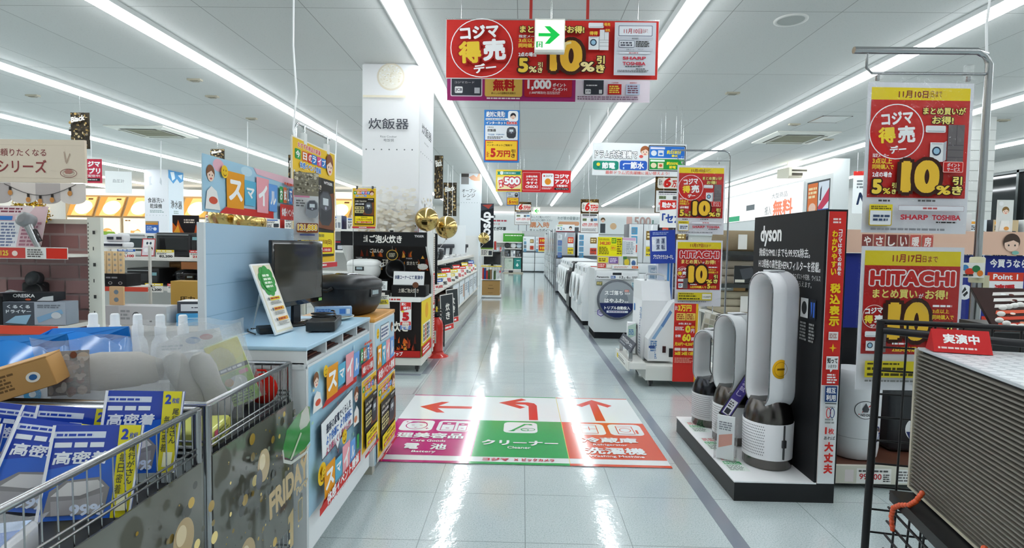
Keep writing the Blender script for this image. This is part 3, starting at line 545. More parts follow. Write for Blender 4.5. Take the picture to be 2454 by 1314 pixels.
six('small gold 6万 bonus poster hung left of the cartoon man banner',(1.53,12.9,1.56),.42,.78)
six('smallest gold 6万 bonus poster, by the exit sign at the aisle end',(-.02,19.0,1.95),.56,.78)
# dark patterned posters hung at the left
def dark(label,loc,W,Hh,seed):
    rr=random.Random(seed); els=[('r',0,0,100,200,'#3a3226')]
    for i in range(110): els.append(('p',ell(rr.random()*100,rr.random()*200,3+rr.random()*8,2+rr.random()*6,7,rr.random()*3) if 0 else [(x_,y_) for x_,y_ in ell(max(9,min(91,rr.random()*100)),max(9,min(191,rr.random()*200)),3+rr.random()*6,2+rr.random()*6,7,rr.random()*3)],rr.choice(['#1d1a16','#6f5a34','#a98c54','#55483a','#c9b48a','#2a2620','#7c7468'])))
    els+=[('t','Black',14,22,88,52,'#f2efe8',dict(bold=.04,rot=-.2,sh=.2))]
    t=thing('dark_poster',label,'poster',loc); mb=MB(); mb.box(-W/2,W/2,0,.003,0,Hh,'#444','paper'); sheet(mb,plane_front(-W/2,0,-.0006),W,Hh,100,200,els); mb.build('print_panel',t)
    MB().tube([(0,0,Hh),(0,0,H-loc[2])],.0015,'#ddd','metal').build('wire',t)
dark('dark gold patterned poster hanging behind the beige header board',(-6.45,8.0,2.55),.28,.52,1)
dark('dark gold patterned poster peeking over the smile banner',(-6.55,11.8,2.85),.3,.35,2)
dark('dark gold patterned poster hanging right of the rice cooker pillar',(-1.98,12.9,2.3),.2,1.0,3)
dark('dark gold patterned poster hanging before the oven pillar, left of it',(-2.1,15.8,2.05),.38,.95,4)
dark('dark gold patterned poster hanging left of the small yellow clip poster',(-4.75,11.5,2.1),.3,.95,5)
# hanging white cords
cord('ceiling_wire','white cord hanging from the ceiling at top left above the yellow live poster',[(-1.95,4.7,H),(-1.96,4.71,2.9),(-1.93,4.7,2.5),(-1.96,4.7,2.2),(-1.9,4.68,1.9),(-1.88,4.68,1.2)],.008)
cord('ceiling_wire','thin white cord behind the smile banner, left of the yellow poster',[(-5.0,10,H),(-5.0,10,2.0)],.008)
cord('ceiling_wire','white cord hanging down to the small yellow clip poster',[(-3.3,9.8,H),(-3.33,9.8,2.8),(-3.35,9.8,2.2),(-3.3,9.8,1.5)],.009)
cord('ceiling_wire','white cord in front of the dishwasher pillar',[(-7.9,12,H),(-7.92,12,2.6)],.012)
cord('ceiling_wire','white cord hanging near the drum washer banner left end',[(1.06,9.2,H),(1.06,9.2,2.3),(1.1,9.2,1.9),(1.08,9.2,1.6)],.005)
cord('ceiling_wire','thin white cord over the washer row near the 500 litre banner',[(2.9,14,H),(2.9,14,1.6)],.005)
cord('ceiling_wire','white cable running down beside the tall right sign pole',[(1.93,2.4,H),(1.95,2.4,2.6),(1.92,2.4,2.2),(1.95,2.4,1.8),(1.93,2.4,1.0)],.005)
for i,(x,y) in enumerate([(-2.05,15),(-1.95,15.2)]): cord('ceiling_wire',['thin white cord left of the oven pillar','thin white cord just left of the oven pillar edge'][i],[(x,y,H),(x,y,2.0)],.006)
# ================================================================ sample counter, its neighbour stand and the two wire carts, left foreground
def smile_tiles(x,y,w,h,ribbon=True,man=True):
    """the smile title: four letter tiles, red ribbon, smiley and small tiles, fitted into x y w h"""
    X=lambda a:x+w*a; Yq=lambda a:y+h*a; e=[]
    if man: e+=[('face',X(.055),Yq(.3),w*.055,'#8a5a3a'),('p',[(X(.005),Yq(.95)),(X(.02),Yq(.62)),(X(.055),Yq(.52)),(X(.1),Yq(.6)),(X(.13),Yq(.95))],'#f3f1ee'),('c',X(.07),Yq(.78),w*.035,h*.07,'#d9583f')]
    if ribbon: e.append(('p',[(X(.18),Yq(.86)),(X(.68),Yq(.84)),(X(.68),Yq(1.0)),(X(.12),Yq(1.0))],'#d2322c'))
    for ch,a0,a1,b0,b1,c in (('ス',.18,.355,.16,.88,'#ef9f1d'),('マ',.35,.475,.26,.78,'#5fb4d6'),('イ',.475,.62,.13,.9,'#f2a7b0'),('ル',.615,.725,.22,.84,'#6da4e6')):
        e.append(('p',[(X(a0),Yq(b0)),(X(a1),Yq(b0)),(X(a1-.01),Yq(b1)),(X(a0+.005),Yq(b1))],c)); p=.022
        e.append(('t',ch,X(a0+p),Yq(b0+.15),X(a1-p),Yq(b1-.15),'#fff',dict(bold=.045)))
    e.append(('smile',X(.16),Yq(.2),w*.03))
    for ch,k,c in (('お',.745,'#31a04f'),('試',.795,'#e0702a'),('し',.84,'#888'),('下',.87,'#2f7fd0'),('さい',.92,'#d4543c')):
        a=X(k); ww=w*(.045 if len(ch)<2 else .06); e+=[('R',a,Yq(.22),a+ww,Yq(.6),w*.008,c),('t',ch,a+ww*.12,Yq(.28),a+ww*.88,Yq(.54),'#fff',dict(bold=.03))]
    e+=[('l',X(.8),Yq(.08),X(.98),Yq(.18),1,'#d4543c'),('p',[(X(.74),Yq(.64)),(X(1),Yq(.62)),(X(1),Yq(1)),(X(.74),Yq(1))],'#d2322c'),('t','体感イベント開催',X(.76),Yq(.72),X(.985),Yq(.92),'#fff',dict(bold=.03))]
    return e
def live_poster(x,y,w,h,woman=True):
    """yellow live event poster with the dark product block"""
    X=lambda a:x+w*a; Yq=lambda a:y+h*a
    e=[('r',x,y,x+w,y+h,'#f5ede0'),('r',X(.02),Yq(.01),X(.98),Yq(.95),'#f2c62c'),('t','おすすめ商品の実演!',X(.12),Yq(.03),X(.62),Yq(.07),'#d33',dict(bold=.03,out='#fff',ow=.06))]
    for ch,a,c in (('今','.06','#2f9c4c'),('日','.2','#e0702a'),('の','.32','#d33'),('ラ','.4','#2f7fd0'),('イ','.52','#e0568c'),('ブ','.62','#2f7fd0')):
        a=float(a); e+=[('R',X(a),Yq(.085),X(a+.115),Yq(.16),w*.015,c),('t',ch,X(a+.015),Yq(.095),X(a+.1),Yq(.15),'#fff',dict(bold=.03))]
    e+=[('t','体感イベント開催',X(.14),Yq(.175),X(.6),Yq(.22),'#2f7fd0',dict(bold=.03,out='#fff',ow=.07))]
    if woman: e+=[('face',X(.82),Yq(.13),w*.15,'#8a4f30')]
    e+=[('r',X(.1),Yq(.25),X(.92),Yq(.9),'#26221f'),('t','WTIGER',X(.66),Yq(.27),X(.88),Yq(.295),'#eee',dict(bold=.03)),('t','土鍋ご泡火炊き',X(.13),Yq(.31),X(.6),Yq(.35),'#e6ddc8',dict(bold=.02)),('t','JRX-G100',X(.13),Yq(.38),X(.5),Yq(.43),'#fff',dict(bold=.03)),
        ('R',X(.13),Yq(.46),X(.5),Yq(.53),w*.01,'#f1e6a0'),('t','炊飯器',X(.15),Yq(.47),X(.48),Yq(.52),'#26221f',dict(bold=.03)),('R',X(.13),Yq(.55),X(.5),Yq(.62),w*.01,'#f1e6a0'),('t','体感会',X(.15),Yq(.56),X(.48),Yq(.61),'#26221f',dict(bold=.03)),
        ('p',[(X(.45),Yq(.66)),(X(.6),Yq(.4)),(X(.92),Yq(.35)),(X(.92),Yq(.68))],'#7a4528'),('cooker',X(.52),Yq(.35),X(.86),Yq(.64)),('r',X(.13),Yq(.7),X(.89),Yq(.88),'#f4dc1c'),('t','開催期間',X(.38),Yq(.715),X(.64),Yq(.74),'#333'),('t','11/9(土)~11/10(日)',X(.2),Yq(.755),X(.84),Yq(.805),'#8a4a10',dict(bold=.03)),('r',X(.2),Yq(.825),X(.84),Yq(.865),'#cf3a26'),('t','時間 11:00~18:00',X(.24),Yq(.832),X(.8),Yq(.858),'#fff'),
        ('r',X(.02),Yq(.955),X(.98),Yq(.995),'#c9323a'),('l',X(.3),Yq(.962),X(.7),Yq(.985),1,'#fff')]
    return e
def caster(name,parent,x,y,r=.028,col='#1e1f22'):
    mb=MB(); mb.T=Matrix.Translation((x,y,r))@Matrix.Rotation(math.pi/2,4,'Y'); mb.lathe([(r*.7,-.012),(r,-.008),(r,.008),(r*.7,.012)],col,'plastic',16)
    fk=MB(); fk.T=Matrix.Translation((x,y,0)); fk.box(-.02,.02,-.02,.02,2*r,2*r+.01,'#555','metal').box(-.02,-.016,-.015,.015,r*.8,2*r+.004,'#555','metal').box(.016,.02,-.015,.015,r*.8,2*r+.004,'#555','metal')
    c=fk.build(name,parent); mb.build('wheel',c); return c
# ---- first counter
t=thing('sample_counter','white sample counter with pale blue top and smile event posters on its aisle side','counter',(-1.0,2.03,0))
mb=MB(); mb.box(-.2,.198,.003,.85,.06,.775,'#e9ecee','painted').box(-.2,.19,.0,.85,.775,.8,'#dfe3e5','painted')
mb.box(-.2,-.18,0,.85,.8,.845,'#dfe3e5','painted').box(-.2,.2,0,.006,.795,.845,'#eceeef','painted').box(-.2,.2,.844,.85,.795,.845,'#eceeef','painted')
mb.build('cabinet',t)
MB().box(-.203,.203,-.003,.853,.845,.862,'#b4d5ea','plastic',.003).build('worktop',t)
for i in range(3): MB().box(.0,.199,.21*(i+1)-.005,.21*(i+1)+.005,.8,.845,'#dfe3e5','painted').build('divider',t)
for i in range(4):
    mb=MB()
    for k in range(3): mb.box(.03+.01*k,.185-.012*k,.21*i+.02+.01*k,.21*i+.19-.012*k,.801+.006*k,.806+.006*k,['#3a2320','#5a3326','#2a2428'][k],'paper')
    mb.build('leaflet_pile',t)
for x in (-.16,.15):
    for y in (.05,.8): caster('caster',t,x,y)
mb=MB(); mb.box(.198,.2,.01,.845,.06,.79,'#e7ecef','paper')
els=[('r',0,0,835,590,'#a9d0e6')]
rr=random.Random(11)
for i in range(26): els.append(('c',rr.random()*540+10,rr.random()*560+15,5+rr.random()*9,5+rr.random()*9,rr.choice(['#c6e2f0','#f0c4d0','#f3e3a8','#b6dcc4'])))
els+=smile_tiles(5,8,825,185)
els+=[('p',[(60,235),(470,200),(480,375),(300,382),(255,425),(230,388),(70,395)],'#5b6068'),('p',[(66,242),(464,207),(473,369),(297,375),(257,412),(236,380),(76,388)],'#f2f5f8'),
 ('t','最新の家電でくらしを',120,252,440,292,'#2c3850',dict(bold=.03,rot=-.07)),('t','より快適に',120,305,270,345,'#3b72c4',dict(bold=.03,rot=-.07)),('t','より便利に',290,290,450,330,'#3b72c4',dict(bold=.03,rot=-.07)),('t','より楽しくしませんか?',115,345,440,380,'#c05a7a',dict(bold=.03,rot=-.07)),
 ('face',520,250,55,'#8a4f30'),('p',[(470,390),(480,320),(520,300),(550,330),(555,390)],'#f5f0ec'),('c',500,360,24,16,'#e0906a'),('smile',60,440,45),('smile',330,385,32)]
els+=smile_tiles(-60,395,740,180,man=False)[:11]
els+=[('p',[(10,560),(545,520),(545,580),(10,590)],'#d2322c'),('t','体感イベント開催',90,532,520,578,'#fff',dict(bold=.035,rot=-.03))]
els+=live_poster(560,195,270,385)
sheet(mb,plane_right(.015,.2,.2003),.825,.58,835,590,els)
sheet(mb,plane_right(.015,.065,.2003),.825,.125,825,125,[('r',0,0,825,125,'#eff2f4'),('t','コジマ×ビックカメラ',210,20,470,50,'#c9545a',dict(bold=.02))])
mb.build('poster_panel',t)
# back board fixed to the counter
mb=MB(); mb.box(-.205,-.185,.01,.86,.845,1.318,'#a9c6dc','painted').box(-.208,-.182,0,.012,.845,1.32,'#dfe4e7','painted')
for k in range(1,4): mb.box(-.186,-.1845,.012,.86,.845+.118*k,.848+.118*k,'#8fafc8','painted')
mb.build('back_board',t)
# smile banner clipped to the board
t=thing('smile_banner','pale blue smile event banner clipped on top of the blue back board','banner',(-1.197,2.05,1.34))
mb=MB(); mb.box(-.003,0,0,.85,.02,.235,'#d9e4ea','paper'); els=[('r',0,0,850,215,'#a9d0e6'),('c',110,30,40,25,'#f0b9c8'),('c',330,25,50,20,'#c6e2f0'),('c',760,25,40,20,'#f0b9c8'),('p',[(390,0),(850,0),(850,40),(420,25)],'#eac0cc')]+smile_tiles(5,10,840,205)
sheet(mb,plane_right(0,.02,.0004),.85,.215,850,215,els); mb.build('print_panel',t)
for y in (.08,.75): MB().tube([(-.004,y,-.022),(.0,y,.0),(-.004,y,.03)],.006,'#dfe6ea','clear_acrylic').build('clip',t)
# ---- second stand
t=thing('tasting_stand','narrow white stand with orange top and yellow live poster, beyond the blue topped counter','counter',(-.99,2.9,0))
MB().box(-.21,.208,.0,.46,.05,.83,'#e6e8e9','painted',.004).build('cabinet',t)
MB().box(-.212,.212,-.002,.462,.83,.85,'#e2a24a','plastic',.003).build('top_board',t)
for x in (-.17,.17):
    for y in (.04,.42): MB().box(x-.025,x+.025,y-.025,y+.025,0,.05,'#b9b6a8','plastic').build('foot',t)
mb=MB(); mb.box(.208,.21,.01,.45,.05,.82,'#e7ecef','paper')
els=[('r',0,0,440,770,'#b9d4e4'),('smile',60,60,28),('b',110,25,300,110,4,'#6a7078','#eef1f4'),('l',125,40,290,95,3,'#55608a'),('face',370,70,42,'#8a4f30')]
for ch,a,c in (('ス',30,'#ef9f1d'),('マ',125,'#5fb4d6'),('イ',215,'#f2a7b0'),('ル',310,'#6da4e6')): els+=[('r',a,125,a+90,250,c),('t',ch,a+14,145,a+76,230,'#fff',dict(bold=.045))]
els+=[('p',[(20,255),(430,245),(430,320),(20,330)],'#d2322c'),('t','体感イベント開催',40,262,410,312,'#fff',dict(bold=.03))]+live_poster(20,335,405,425)
sheet(mb,plane_right(.01,.05,.2103),.44,.77,440,770,els); mb.build('poster_panel',t)
# rice cooker
def rice_cooker(label,loc,rz=0,s=1,body='#1d1e21',lid='#26282c',handle='#2b2d31',group=None,mat='plastic'):
    t=thing('rice_cooker',label,'rice cooker',loc,rz,group)
    sq=lambda r,z,k=.22:[(r*math.copysign(abs(math.cos(a))**.6,math.cos(a))*s,(r*1.12)*math.copysign(abs(math.sin(a))**.6,math.sin(a))*s,z*s) for a in [2*math.pi*i/28 for i in range(28)]]
    mb=MB(); mb.loft([sq(.1,.0),sq(.125,.008),sq(.152,.06),sq(.158,.13),sq(.156,.145)],body,mat); mb.build('body',t)
    mb=MB(); mb.loft([sq(.158,.145),sq(.162,.155),sq(.155,.185),sq(.12,.207),sq(.06,.215)],lid,mat); ld=mb.build('lid',t)
    MB().loft([sq(.05,.2155),sq(.045,.221),sq(.01,.222)],'#8f9297','metal').build('steam_vent',ld)
    mb=MB(); mb.tube([(-.16*s,-.02*s,.15*s),(-.175*s,.0,.135*s),(-.175*s,.1*s,.14*s),(-.155*s,.17*s,.16*s),(.155*s,.17*s,.16*s),(.175*s,.1*s,.14*s),(.175*s,0,.135*s),(.16*s,-.02*s,.15*s)],.009*s,handle,mat,6); mb.build('handle',t)
    mb=MB(); mb.box(-.045*s,.045*s,-.18*s,-.168*s,.1*s,.14*s,'#15161a','screen'); cp=mb.build('control_panel',t); MB().box(-.03*s,.03*s,-.182*s,-.18*s,.112*s,.135*s,'#9fb0b5','screen').build('display',cp)
    return t
rice_cooker('large matt black rice cooker on the orange stand top behind the monitor',(-1.0,3.12,.85),1.3,1.03)
# tag clipped at the stand edge
mb=MB(); mb.T=Matrix.Rotation(.35,4,'Z')@Matrix.Rotation(-.5,4,'X'); mb.box(-.04,.04,-.001,.001,-.03,.055,'#dfe2d8','paper'); sheet(mb,plane_front(-.04,-.03,-.0016),.08,.085,80,85,[('r',0,0,80,85,'#e9e9e0'),('r',6,30,74,60,'#e6d63a'),('l',8,6,72,28,3,'#555'),('l',10,36,70,56,2,'#444')])
mb.build('price_card',None,(-.83,3.27,.89),label='small bent price card with a yellow band on the orange stand top',cat='price card')
# monitor
t=thing('monitor','black flat screen monitor turned to the aisle on the blue counter','monitor',(-1.06,2.6,.862),1.57-.17)
hs=MB().box(-.21,.21,-.004,.016,.09,.395,'#141518','gloss',.004).box(-.14,.14,.014,.045,.13,.33,'#1b1c20','plastic',.008).build('housing',t)
mb=MB(); mb.box(-.195,.195,-.0062,-.004,.113,.378,'#3b3a34','screen'); mb.box(.165,.195,-.0066,-.0058,.094,.108,'#8ac06a','paper'); mb.build('screen',hs)
mb=MB(); mb.prism([(-.03,.008),(.03,.008),(.025,.14),(-.025,.14)],.01,.025,'#17181b','plastic'); mb.lathe([(.11,0),(.11,.006),(.04,.012)],'#17181b','gloss',24,(0,.02,0),1.2,.8); mb.build('stand_foot',t)
# recorder, cable coil, adapters
t=thing('media_player','flat black media player box with coiled cable on the blue counter','player',(-.885,2.44,.862),.2)
MB().box(-.06,.06,-.09,.15,.004,.046,'#1b1c1f','plastic',.003).build('case',t)
mb=MB(); mb.tube([(.05*math.cos(a*.35)*(1+.1*math.sin(a)),.02+.05*math.sin(a*.35),.05+.0007*a) for a in range(40)],.0035,'#101114','plastic',5); mb.build('cable_coil',t)
mb=MB(); mb.box(-.035,.035,-.05,.05,0,.025,'#141518','plastic',.004).tube([(0,.05,.012),(-.02,.09,.006),(-.06,.1,.006),(-.07,.02,.006),(-.055,-.07,.006)],.003,'#111','plastic'); mb.build('power_adapter',None,(-1.09,2.33,.862),.6,label='black power adapter block behind the leaning framed card on the blue counter',cat='adapter')
cord('white_cable','thin white cable lying on the blue counter towards the carts',[(-1.14,2.3,.866),(-1.16,2.2,.866),(-1.13,2.12,.866),(-1.17,2.06,.868),(-1.16,2.0,.875),(-1.1,1.9,.9)],.0025)
# framed card
t=thing('framed_card','white framed leaflet card leaning on the blue counter before the monitor','card',(-1.0,2.31,.867),1.5)
mb=MB(); mb.T=Matrix.Rotation(-.36,4,'X'); mb.box(-.075,.075,0,.01,0,.31,'#f2f3f2','plastic',.003); mb.build('frame',t)
mb=MB(); mb.T=Matrix.Rotation(-.36,4,'X'); els=[('r',0,0,150,310,'#e9e2c9'),('r',8,45,142,300,'#f5f4ee')]
for a in range(9): els.append(('c',75+44*math.cos(a*.7),75+48*math.sin(a*.7),24,24,'#3f9a4a'))
els+=[('c',75,75,48,50,'#3f9a4a'),('l',42,42,108,110,4,'#e4f2dc')]
for k in range(3): y=150+48*k; els+=[('R',40,y,126,y+16,4,['#e6cf3a','#e6b03a','#e6a03a'][k]),('l',42,y+2,124,y+14,1,'#a33a2a'),('c',26,y+8,7,7,'#6a6f78'),('l',30,y+20,125,y+36,3,'#8a8a86')]
sheet(mb,plane_front(-.068,.008,-.0006),.136,.294,150,310,els); mb.build('leaflet',t)
MB().add([(0,.1,.24),(.012,.098,.2),(0,.15,-.003),(-.012,.098,.2)],[(0,1,2),(0,2,3),(1,3,2)],'#e8e8e8','plastic').build('prop_leg',t)
# plate and box
mb=MB(); mb.lathe([(.06,0),(.075,.003),(.1,.014),(.103,.018),(.098,.018),(.07,.007),(.001,.006)],'#e9ece2','gloss',32); mb.build('plate',None,(-.955,2.77,.862),label='round white plate on the blue counter carrying a blue carton',cat='plate')
mb=MB(); mb.box(-.09,.09,-.025,.025,0,.045,'#9cc0e4','paper',.002); sheet(mb,plane_front(-.088,.003,-.0258),.176,.039,180,40,[('r',0,0,180,40,'#8fb6e0'),('l',8,5,100,30,3,'#2f62b0'),('r',120,6,150,32,'#3f76c4'),('r',155,6,172,32,'#dfe9f5')]); sheet(mb,plane_up(-.088,-.023,.0456),.176,.046,180,46,[('r',0,0,180,46,'#b4d0ec'),('l',20,10,150,36,2,'#3f76c4')])
mb.build('carton',None,(-.955,2.77,.8805),.35,label='small pale blue carton lying on the white plate',cat='box')
# ---- yellow live poster on its arch stand
t=thing('live_poster','tall yellow live event poster with cartoon woman hung from a chrome arch','poster',(-1.22,2.9,1.1),1.57-.03)
mb=MB(); mb.box(0,.62,0,.004,0,.7,'#e8e0c8','paper'); els=[('r',0,0,620,700,'#f3ecdc')]+live_poster(0,-10,620,715)
sheet(mb,plane_front(0,0,-.0006),.62,.7,620,700,els); mb.build('print_panel',t)
mb=MB(); mb.tube([(.1,.02,-.23),(.1,.02,.76),(.11,.02,.785),(.13,.02,.795),(.58,.02,.795)],.008,'#cfd2d4','metal',8); mb.build('arch_pole',t)
for x in (.17,.5): MB().box(x-.02,x+.02,-.004,.02,.69,.75,'#e4e6e4','plastic').box(x-.008,x+.008,.0,.016,.75,.79,'#d7dad9','metal').build('clip',t)
# clear pouch leaflet
t=thing('price_pouch','clear pouch with a grey cooker price sheet before the yellow live poster','poster',(-1.095,2.78,1.25),.55)
mb=MB(); mb.box(-.06,.06,0,.002,.01,.35,'#d5d5d2','paper'); rr=random.Random(9); els=[('r',0,0,100,320,'#d3d4d4'),('r',0,0,100,110,'#8d8674')]
for i in range(60): els.append(('c',5+rr.random()*90,5+rr.random()*98,2+rr.random()*5,2+rr.random()*5,rr.choice(['#5d5647','#b5ab8e','#77705e','#d2cab4'])))
els+=[('r',0,112,60,120,'#c9809a'),('cooker',44,130,96,215,'#8e9196'),('l',6,130,42,165,3,'#666'),('R',8,240,94,285,6,'#8a4a1e'),('t','121,800',12,246,90,278,'#f5c83c',dict(bold=.05,out='#fff',ow=.05)),('r',20,292,80,298,'#3d4a8a')]
sheet(mb,plane_front(-.06,.01,-.0004),.12,.34,100,320,els); mb.build('sheet',t)
MB().grid(lambda u,v:(-.072+.144*u,-.004+.004*math.sin(v*9+u*3),0+.37*v),6,16,'#fff','clear_film').build('clear_pouch',t)
MB().tube([(-.055,.004,.36),(-.055,.004,-.38)],.003,'#d8dadb','metal').build('stick',t)
# ---- wire carts
def bokeh(seed,W,Hh,extra=()):
    rr=random.Random(seed); e=[('r',0,0,W,Hh,'#66675f')]
    for i in range(150):
        q=2+rr.random()**3*16; x=q+rr.random()*(W-2*q); y=q+rr.random()*(Hh-2*q); e.append(('c',x,y,q,q,rr.choice(['#a98a3e','#c9a752','#86713c','#f0d88a','#5a5a50','#4c4c48'])))
    for x,y,q in extra: e+=[('c',x,y,q,q*1.25,'#b39a70'),('c',x-q*.25,y-q*.35,q*.5,q*.6,'#d8c49c')]
    return e
def cart(label,y0,y1,els,zb):
    t=thing('wire_cart',label,'cart',(0,0,0)); x1,x0=-.85,-1.72; zt=.806
    for x in (x1,x0):
        for y in (y0+.012,y1-.012): MB().tube([(x,y,.07),(x,y,zt)],.011,'#a9abad','metal',8).build('post',t)
    MB().tube([(x1,y0+.012,zt),(x1,y1-.012,zt),(x0,y1-.012,zt),(x0,y0+.012,zt)],.009,'#c3c5c8','metal',8,True).build('rim',t)
    mb=MB(); n=int((y1-y0)/.034)
    for i in range(1,n):
        y=y0+(y1-y0)*i/n
        for x in (x1,x0): mb.tube([(x,y,.1),(x,y,zt)],.002,'#b4b6b8','metal',4)
    for i in range(1,26):
        x=x0+(x1-x0)*i/26
        for y in (y0+.012,y1-.012): mb.tube([(x,y,.1),(x,y,zt)],.002,'#8e9092','metal',4)
    for z in (.12,.2,.69,.705):
        mb.tube([(x1+.003,y0+.012,z),(x1+.003,y1-.012,z),(x0,y1-.012,z),(x0,y0+.012,z)],.0035,'#b4b6b8','metal',4,True)
    mb.build('wire_sides',t)
    MB().box(x0+.01,x1-.01,y0+.02,y1-.02,zb-.013,zb,'#2a2c30','plastic').build('base_board',t)
    mb=MB(); mb.box(x1+.006,x1+.01,y0+.02,y1-.005,.2,.665,'#5a5a54','gloss'); W=(y1-y0-.025)*1000
    sheet(mb,plane_right(y0+.02,.2,x1+.0104),W/1000,.465,W,465,els(W),'gloss'); mb.build('front_board',t)
    for x in (x1-.04,x0+.04):
        for y in (y0+.05,y1-.05): caster('caster',t,x,y,.032)
    return t
def friday(W):
    e=bokeh(21,W,465,((170,95,40),(62,330,50),(470,150,34)))
    e+=[('c',135,125,20,30,'#4a4c55'),('p',[(300,90),(330,40),(420,15),(500,10),(W,20),(W,150),(480,160),(360,150),(310,125)],'#2f8038'),('p',[(430,60),(450,20),(500,5),(515,25),(528,70),(500,82),(440,78)],'#b9bcb0'),('p',[(290,95),(300,140),(360,170),(480,182),(W,165),(W,155),(480,170),(365,160),(308,132),(300,95)],'#c8cac2'),('p',[(350,150),(440,85),(450,92),(365,155)],'#c8d0b8'),
     ('t','FRIDAY',195,190,500,275,'#c2a878',dict(bold=.05,rot=-.06)),('t','Party',400,268,500,305,'#c2a878',dict(bold=.03,rot=-.06)),('p',[(330,340),(372,325),(372,455),(345,455),(345,360),(330,365)],'#b39a62'),('b',410,320,450,400,5,'#b39a62','#66675f')]
    return e
cart('wire cart of pouches at the bottom left, its front board covered in gold sparkles',.6,1.43,lambda W:bokeh(33,W,465,((300,120,45),(620,110,40),(120,330,60),(500,300,40))),.612)
cart('second wire cart beside the blue topped counter, with green and gold party board',1.45,2.005,friday,.668)
# mask pouches
def pouch_mesh(W=.17,Hh=.2,kind=0):
    mb=MB(); b=.012
    f=lambda u,v,s:(W*(u-.5),s*.018*math.sin(math.pi*u)*math.sin(math.pi*v)+ (0 if s>0 else -.001),Hh*v)
    mb.grid(lambda u,v:f(u,v,1),8,8,'#2b4fb5','gloss'); mb.box(-W/2,W/2,-.003,0,0,Hh,'#e6e9f2','gloss')
    els=[('r',0,0,170,200,'#2444b0'),('p',[(0,95),(170,60),(170,200),(0,200)],'#2f66cc'),('r',4,14,98,28,'#dfe6f4'),('l',8,17,95,26,1,'#2444b0'),('l',8,34,105,52,1,'#eef2fa'),('t','高密着',10,56,110,84,'#eef2fa',dict(bold=.03,sh=.1)),
     ('p',[(10,190),(14,140),(40,118),(100,112),(122,135),(118,190)],'#8d8a8c'),('p',[(18,150),(44,122),(98,118),(112,132),(70,150)],'#d9d6d6'),('p',[(20,160),(70,158),(112,145),(114,185),(25,190)],'#a7a3a6'),('t','99%',55,168,118,192,'#dfeaff',dict(bold=.04)),
     ('p',[(122,0),(164,0),(168,200),(132,200)],'#e8dc1e'),('t','2',128,8,142,32,'#2444b0',dict(bold=.05)),('t','枚組',144,16,160,30,'#2444b0',dict(bold=.02)),('v','尾行がさん',148,42,162,130,'#3b3d2a',dict(bold=.02)),('v','毎日密着',132,60,144,150,'#3b3d2a',dict(bold=.01)),('r',140,150,160,185,'#f5f2c8'),('r',0,0,6,200,'#f3f4f8'),('r',166,0,170,200,'#f3f4f8')]
    sheet(mb,plane_front(-W/2,0,-.0034),W,Hh,170,200,els,'gloss'); return mb
pm=pouch_mesh().build('mask_pouch'); first=True
def place(o,loc,rot,label,group=None):
    o.location=lift(loc); o.rotation_euler=rot; tag(o,label,'pouch',group); return o
spec=[((-.955,1.170,.634),(-.25,.12,.45),'blue mask pouch with yellow strip at the front of the left cart, nearest the wire'),
 ((-.95,1.325,.672),(-.2,.1,.4),'blue mask pouch with yellow strip in the right corner of the left cart'),
 ((-1.1,1.190,.634),(-.4,.25,.4),'blue mask pouch tilted behind the front one in the left cart'),
 ((-1.17,1.270,.634),(-.35,.25,.3),'blue mask pouch in the middle of the left cart, leaning left'),
 ((-1.12,1.300,.634),(-.2,.16,.35),'blue mask pouch standing behind the corner pouch of the left cart'),
 ((-1.27,1.150,.634),(-.4,.05,.3),'blue mask pouch at the left photo edge below the kraft carton'),
 ((-1.27,1.310,.634),(-.2,.2,.3),'rearmost blue mask pouch below the grey slipper bag')]
for i,(l_,r_,lb) in enumerate(spec):
    o=pm if i==0 else copy_tree(pm); place(o,l_,r_,lb,'mask pouches in the left cart')
# flat mask pack
t=thing('mask_pack','large pale blue and white mask pack with pink flowers lying low in the left cart','pack',(-1.0,.9,.64),.3)
MB().box(-.11,.11,-.1,.1,0,.07,'#d9dbe0','gloss',.012).build('carton',t)
mb=MB(); sheet(mb,plane_up(-.1,-.09,.0706),.2,.18,200,180,[('r',0,0,200,180,'#b9cdea'),('r',0,60,200,66,'#fff'),('p',[(100,60),(200,40),(200,180),(80,180)],'#4b7fd0'),('c',40,40,26,24,'#d8588e'),('c',40,40,12,12,'#f2b8d0'),('c',60,110,18,16,'#d8588e'),('c',30,90,10,8,'#f0d060'),('l',80,80,190,150,4,'#dfe9f7'),('l',10,130,80,170,3,'#3a5f9a')],'gloss'); mb.build('print_lid',t)
mb=MB(); mb.grid(lambda u,v:(-.12+.24*u,-.11+.22*v,.075+.006*math.sin(u*14+v*5)),14,10,'#fff','crinkly_film'); mb.build('clear_wrap',t)
t=thing('mask_pack','white mask pack under crinkled film at the bottom left corner of the left cart','pack',(-1.22,.86,.64),.1)
MB().box(-.09,.06,-.09,.09,0,.1,'#cfd0d4','gloss',.02).build('carton',t)
MB().grid(lambda u,v:(-.09+.17*u,-.1+.2*v,.112+.008*math.sin(u*9+v*13)),12,12,'#fff','crinkly_film').build('clear_wrap',t)
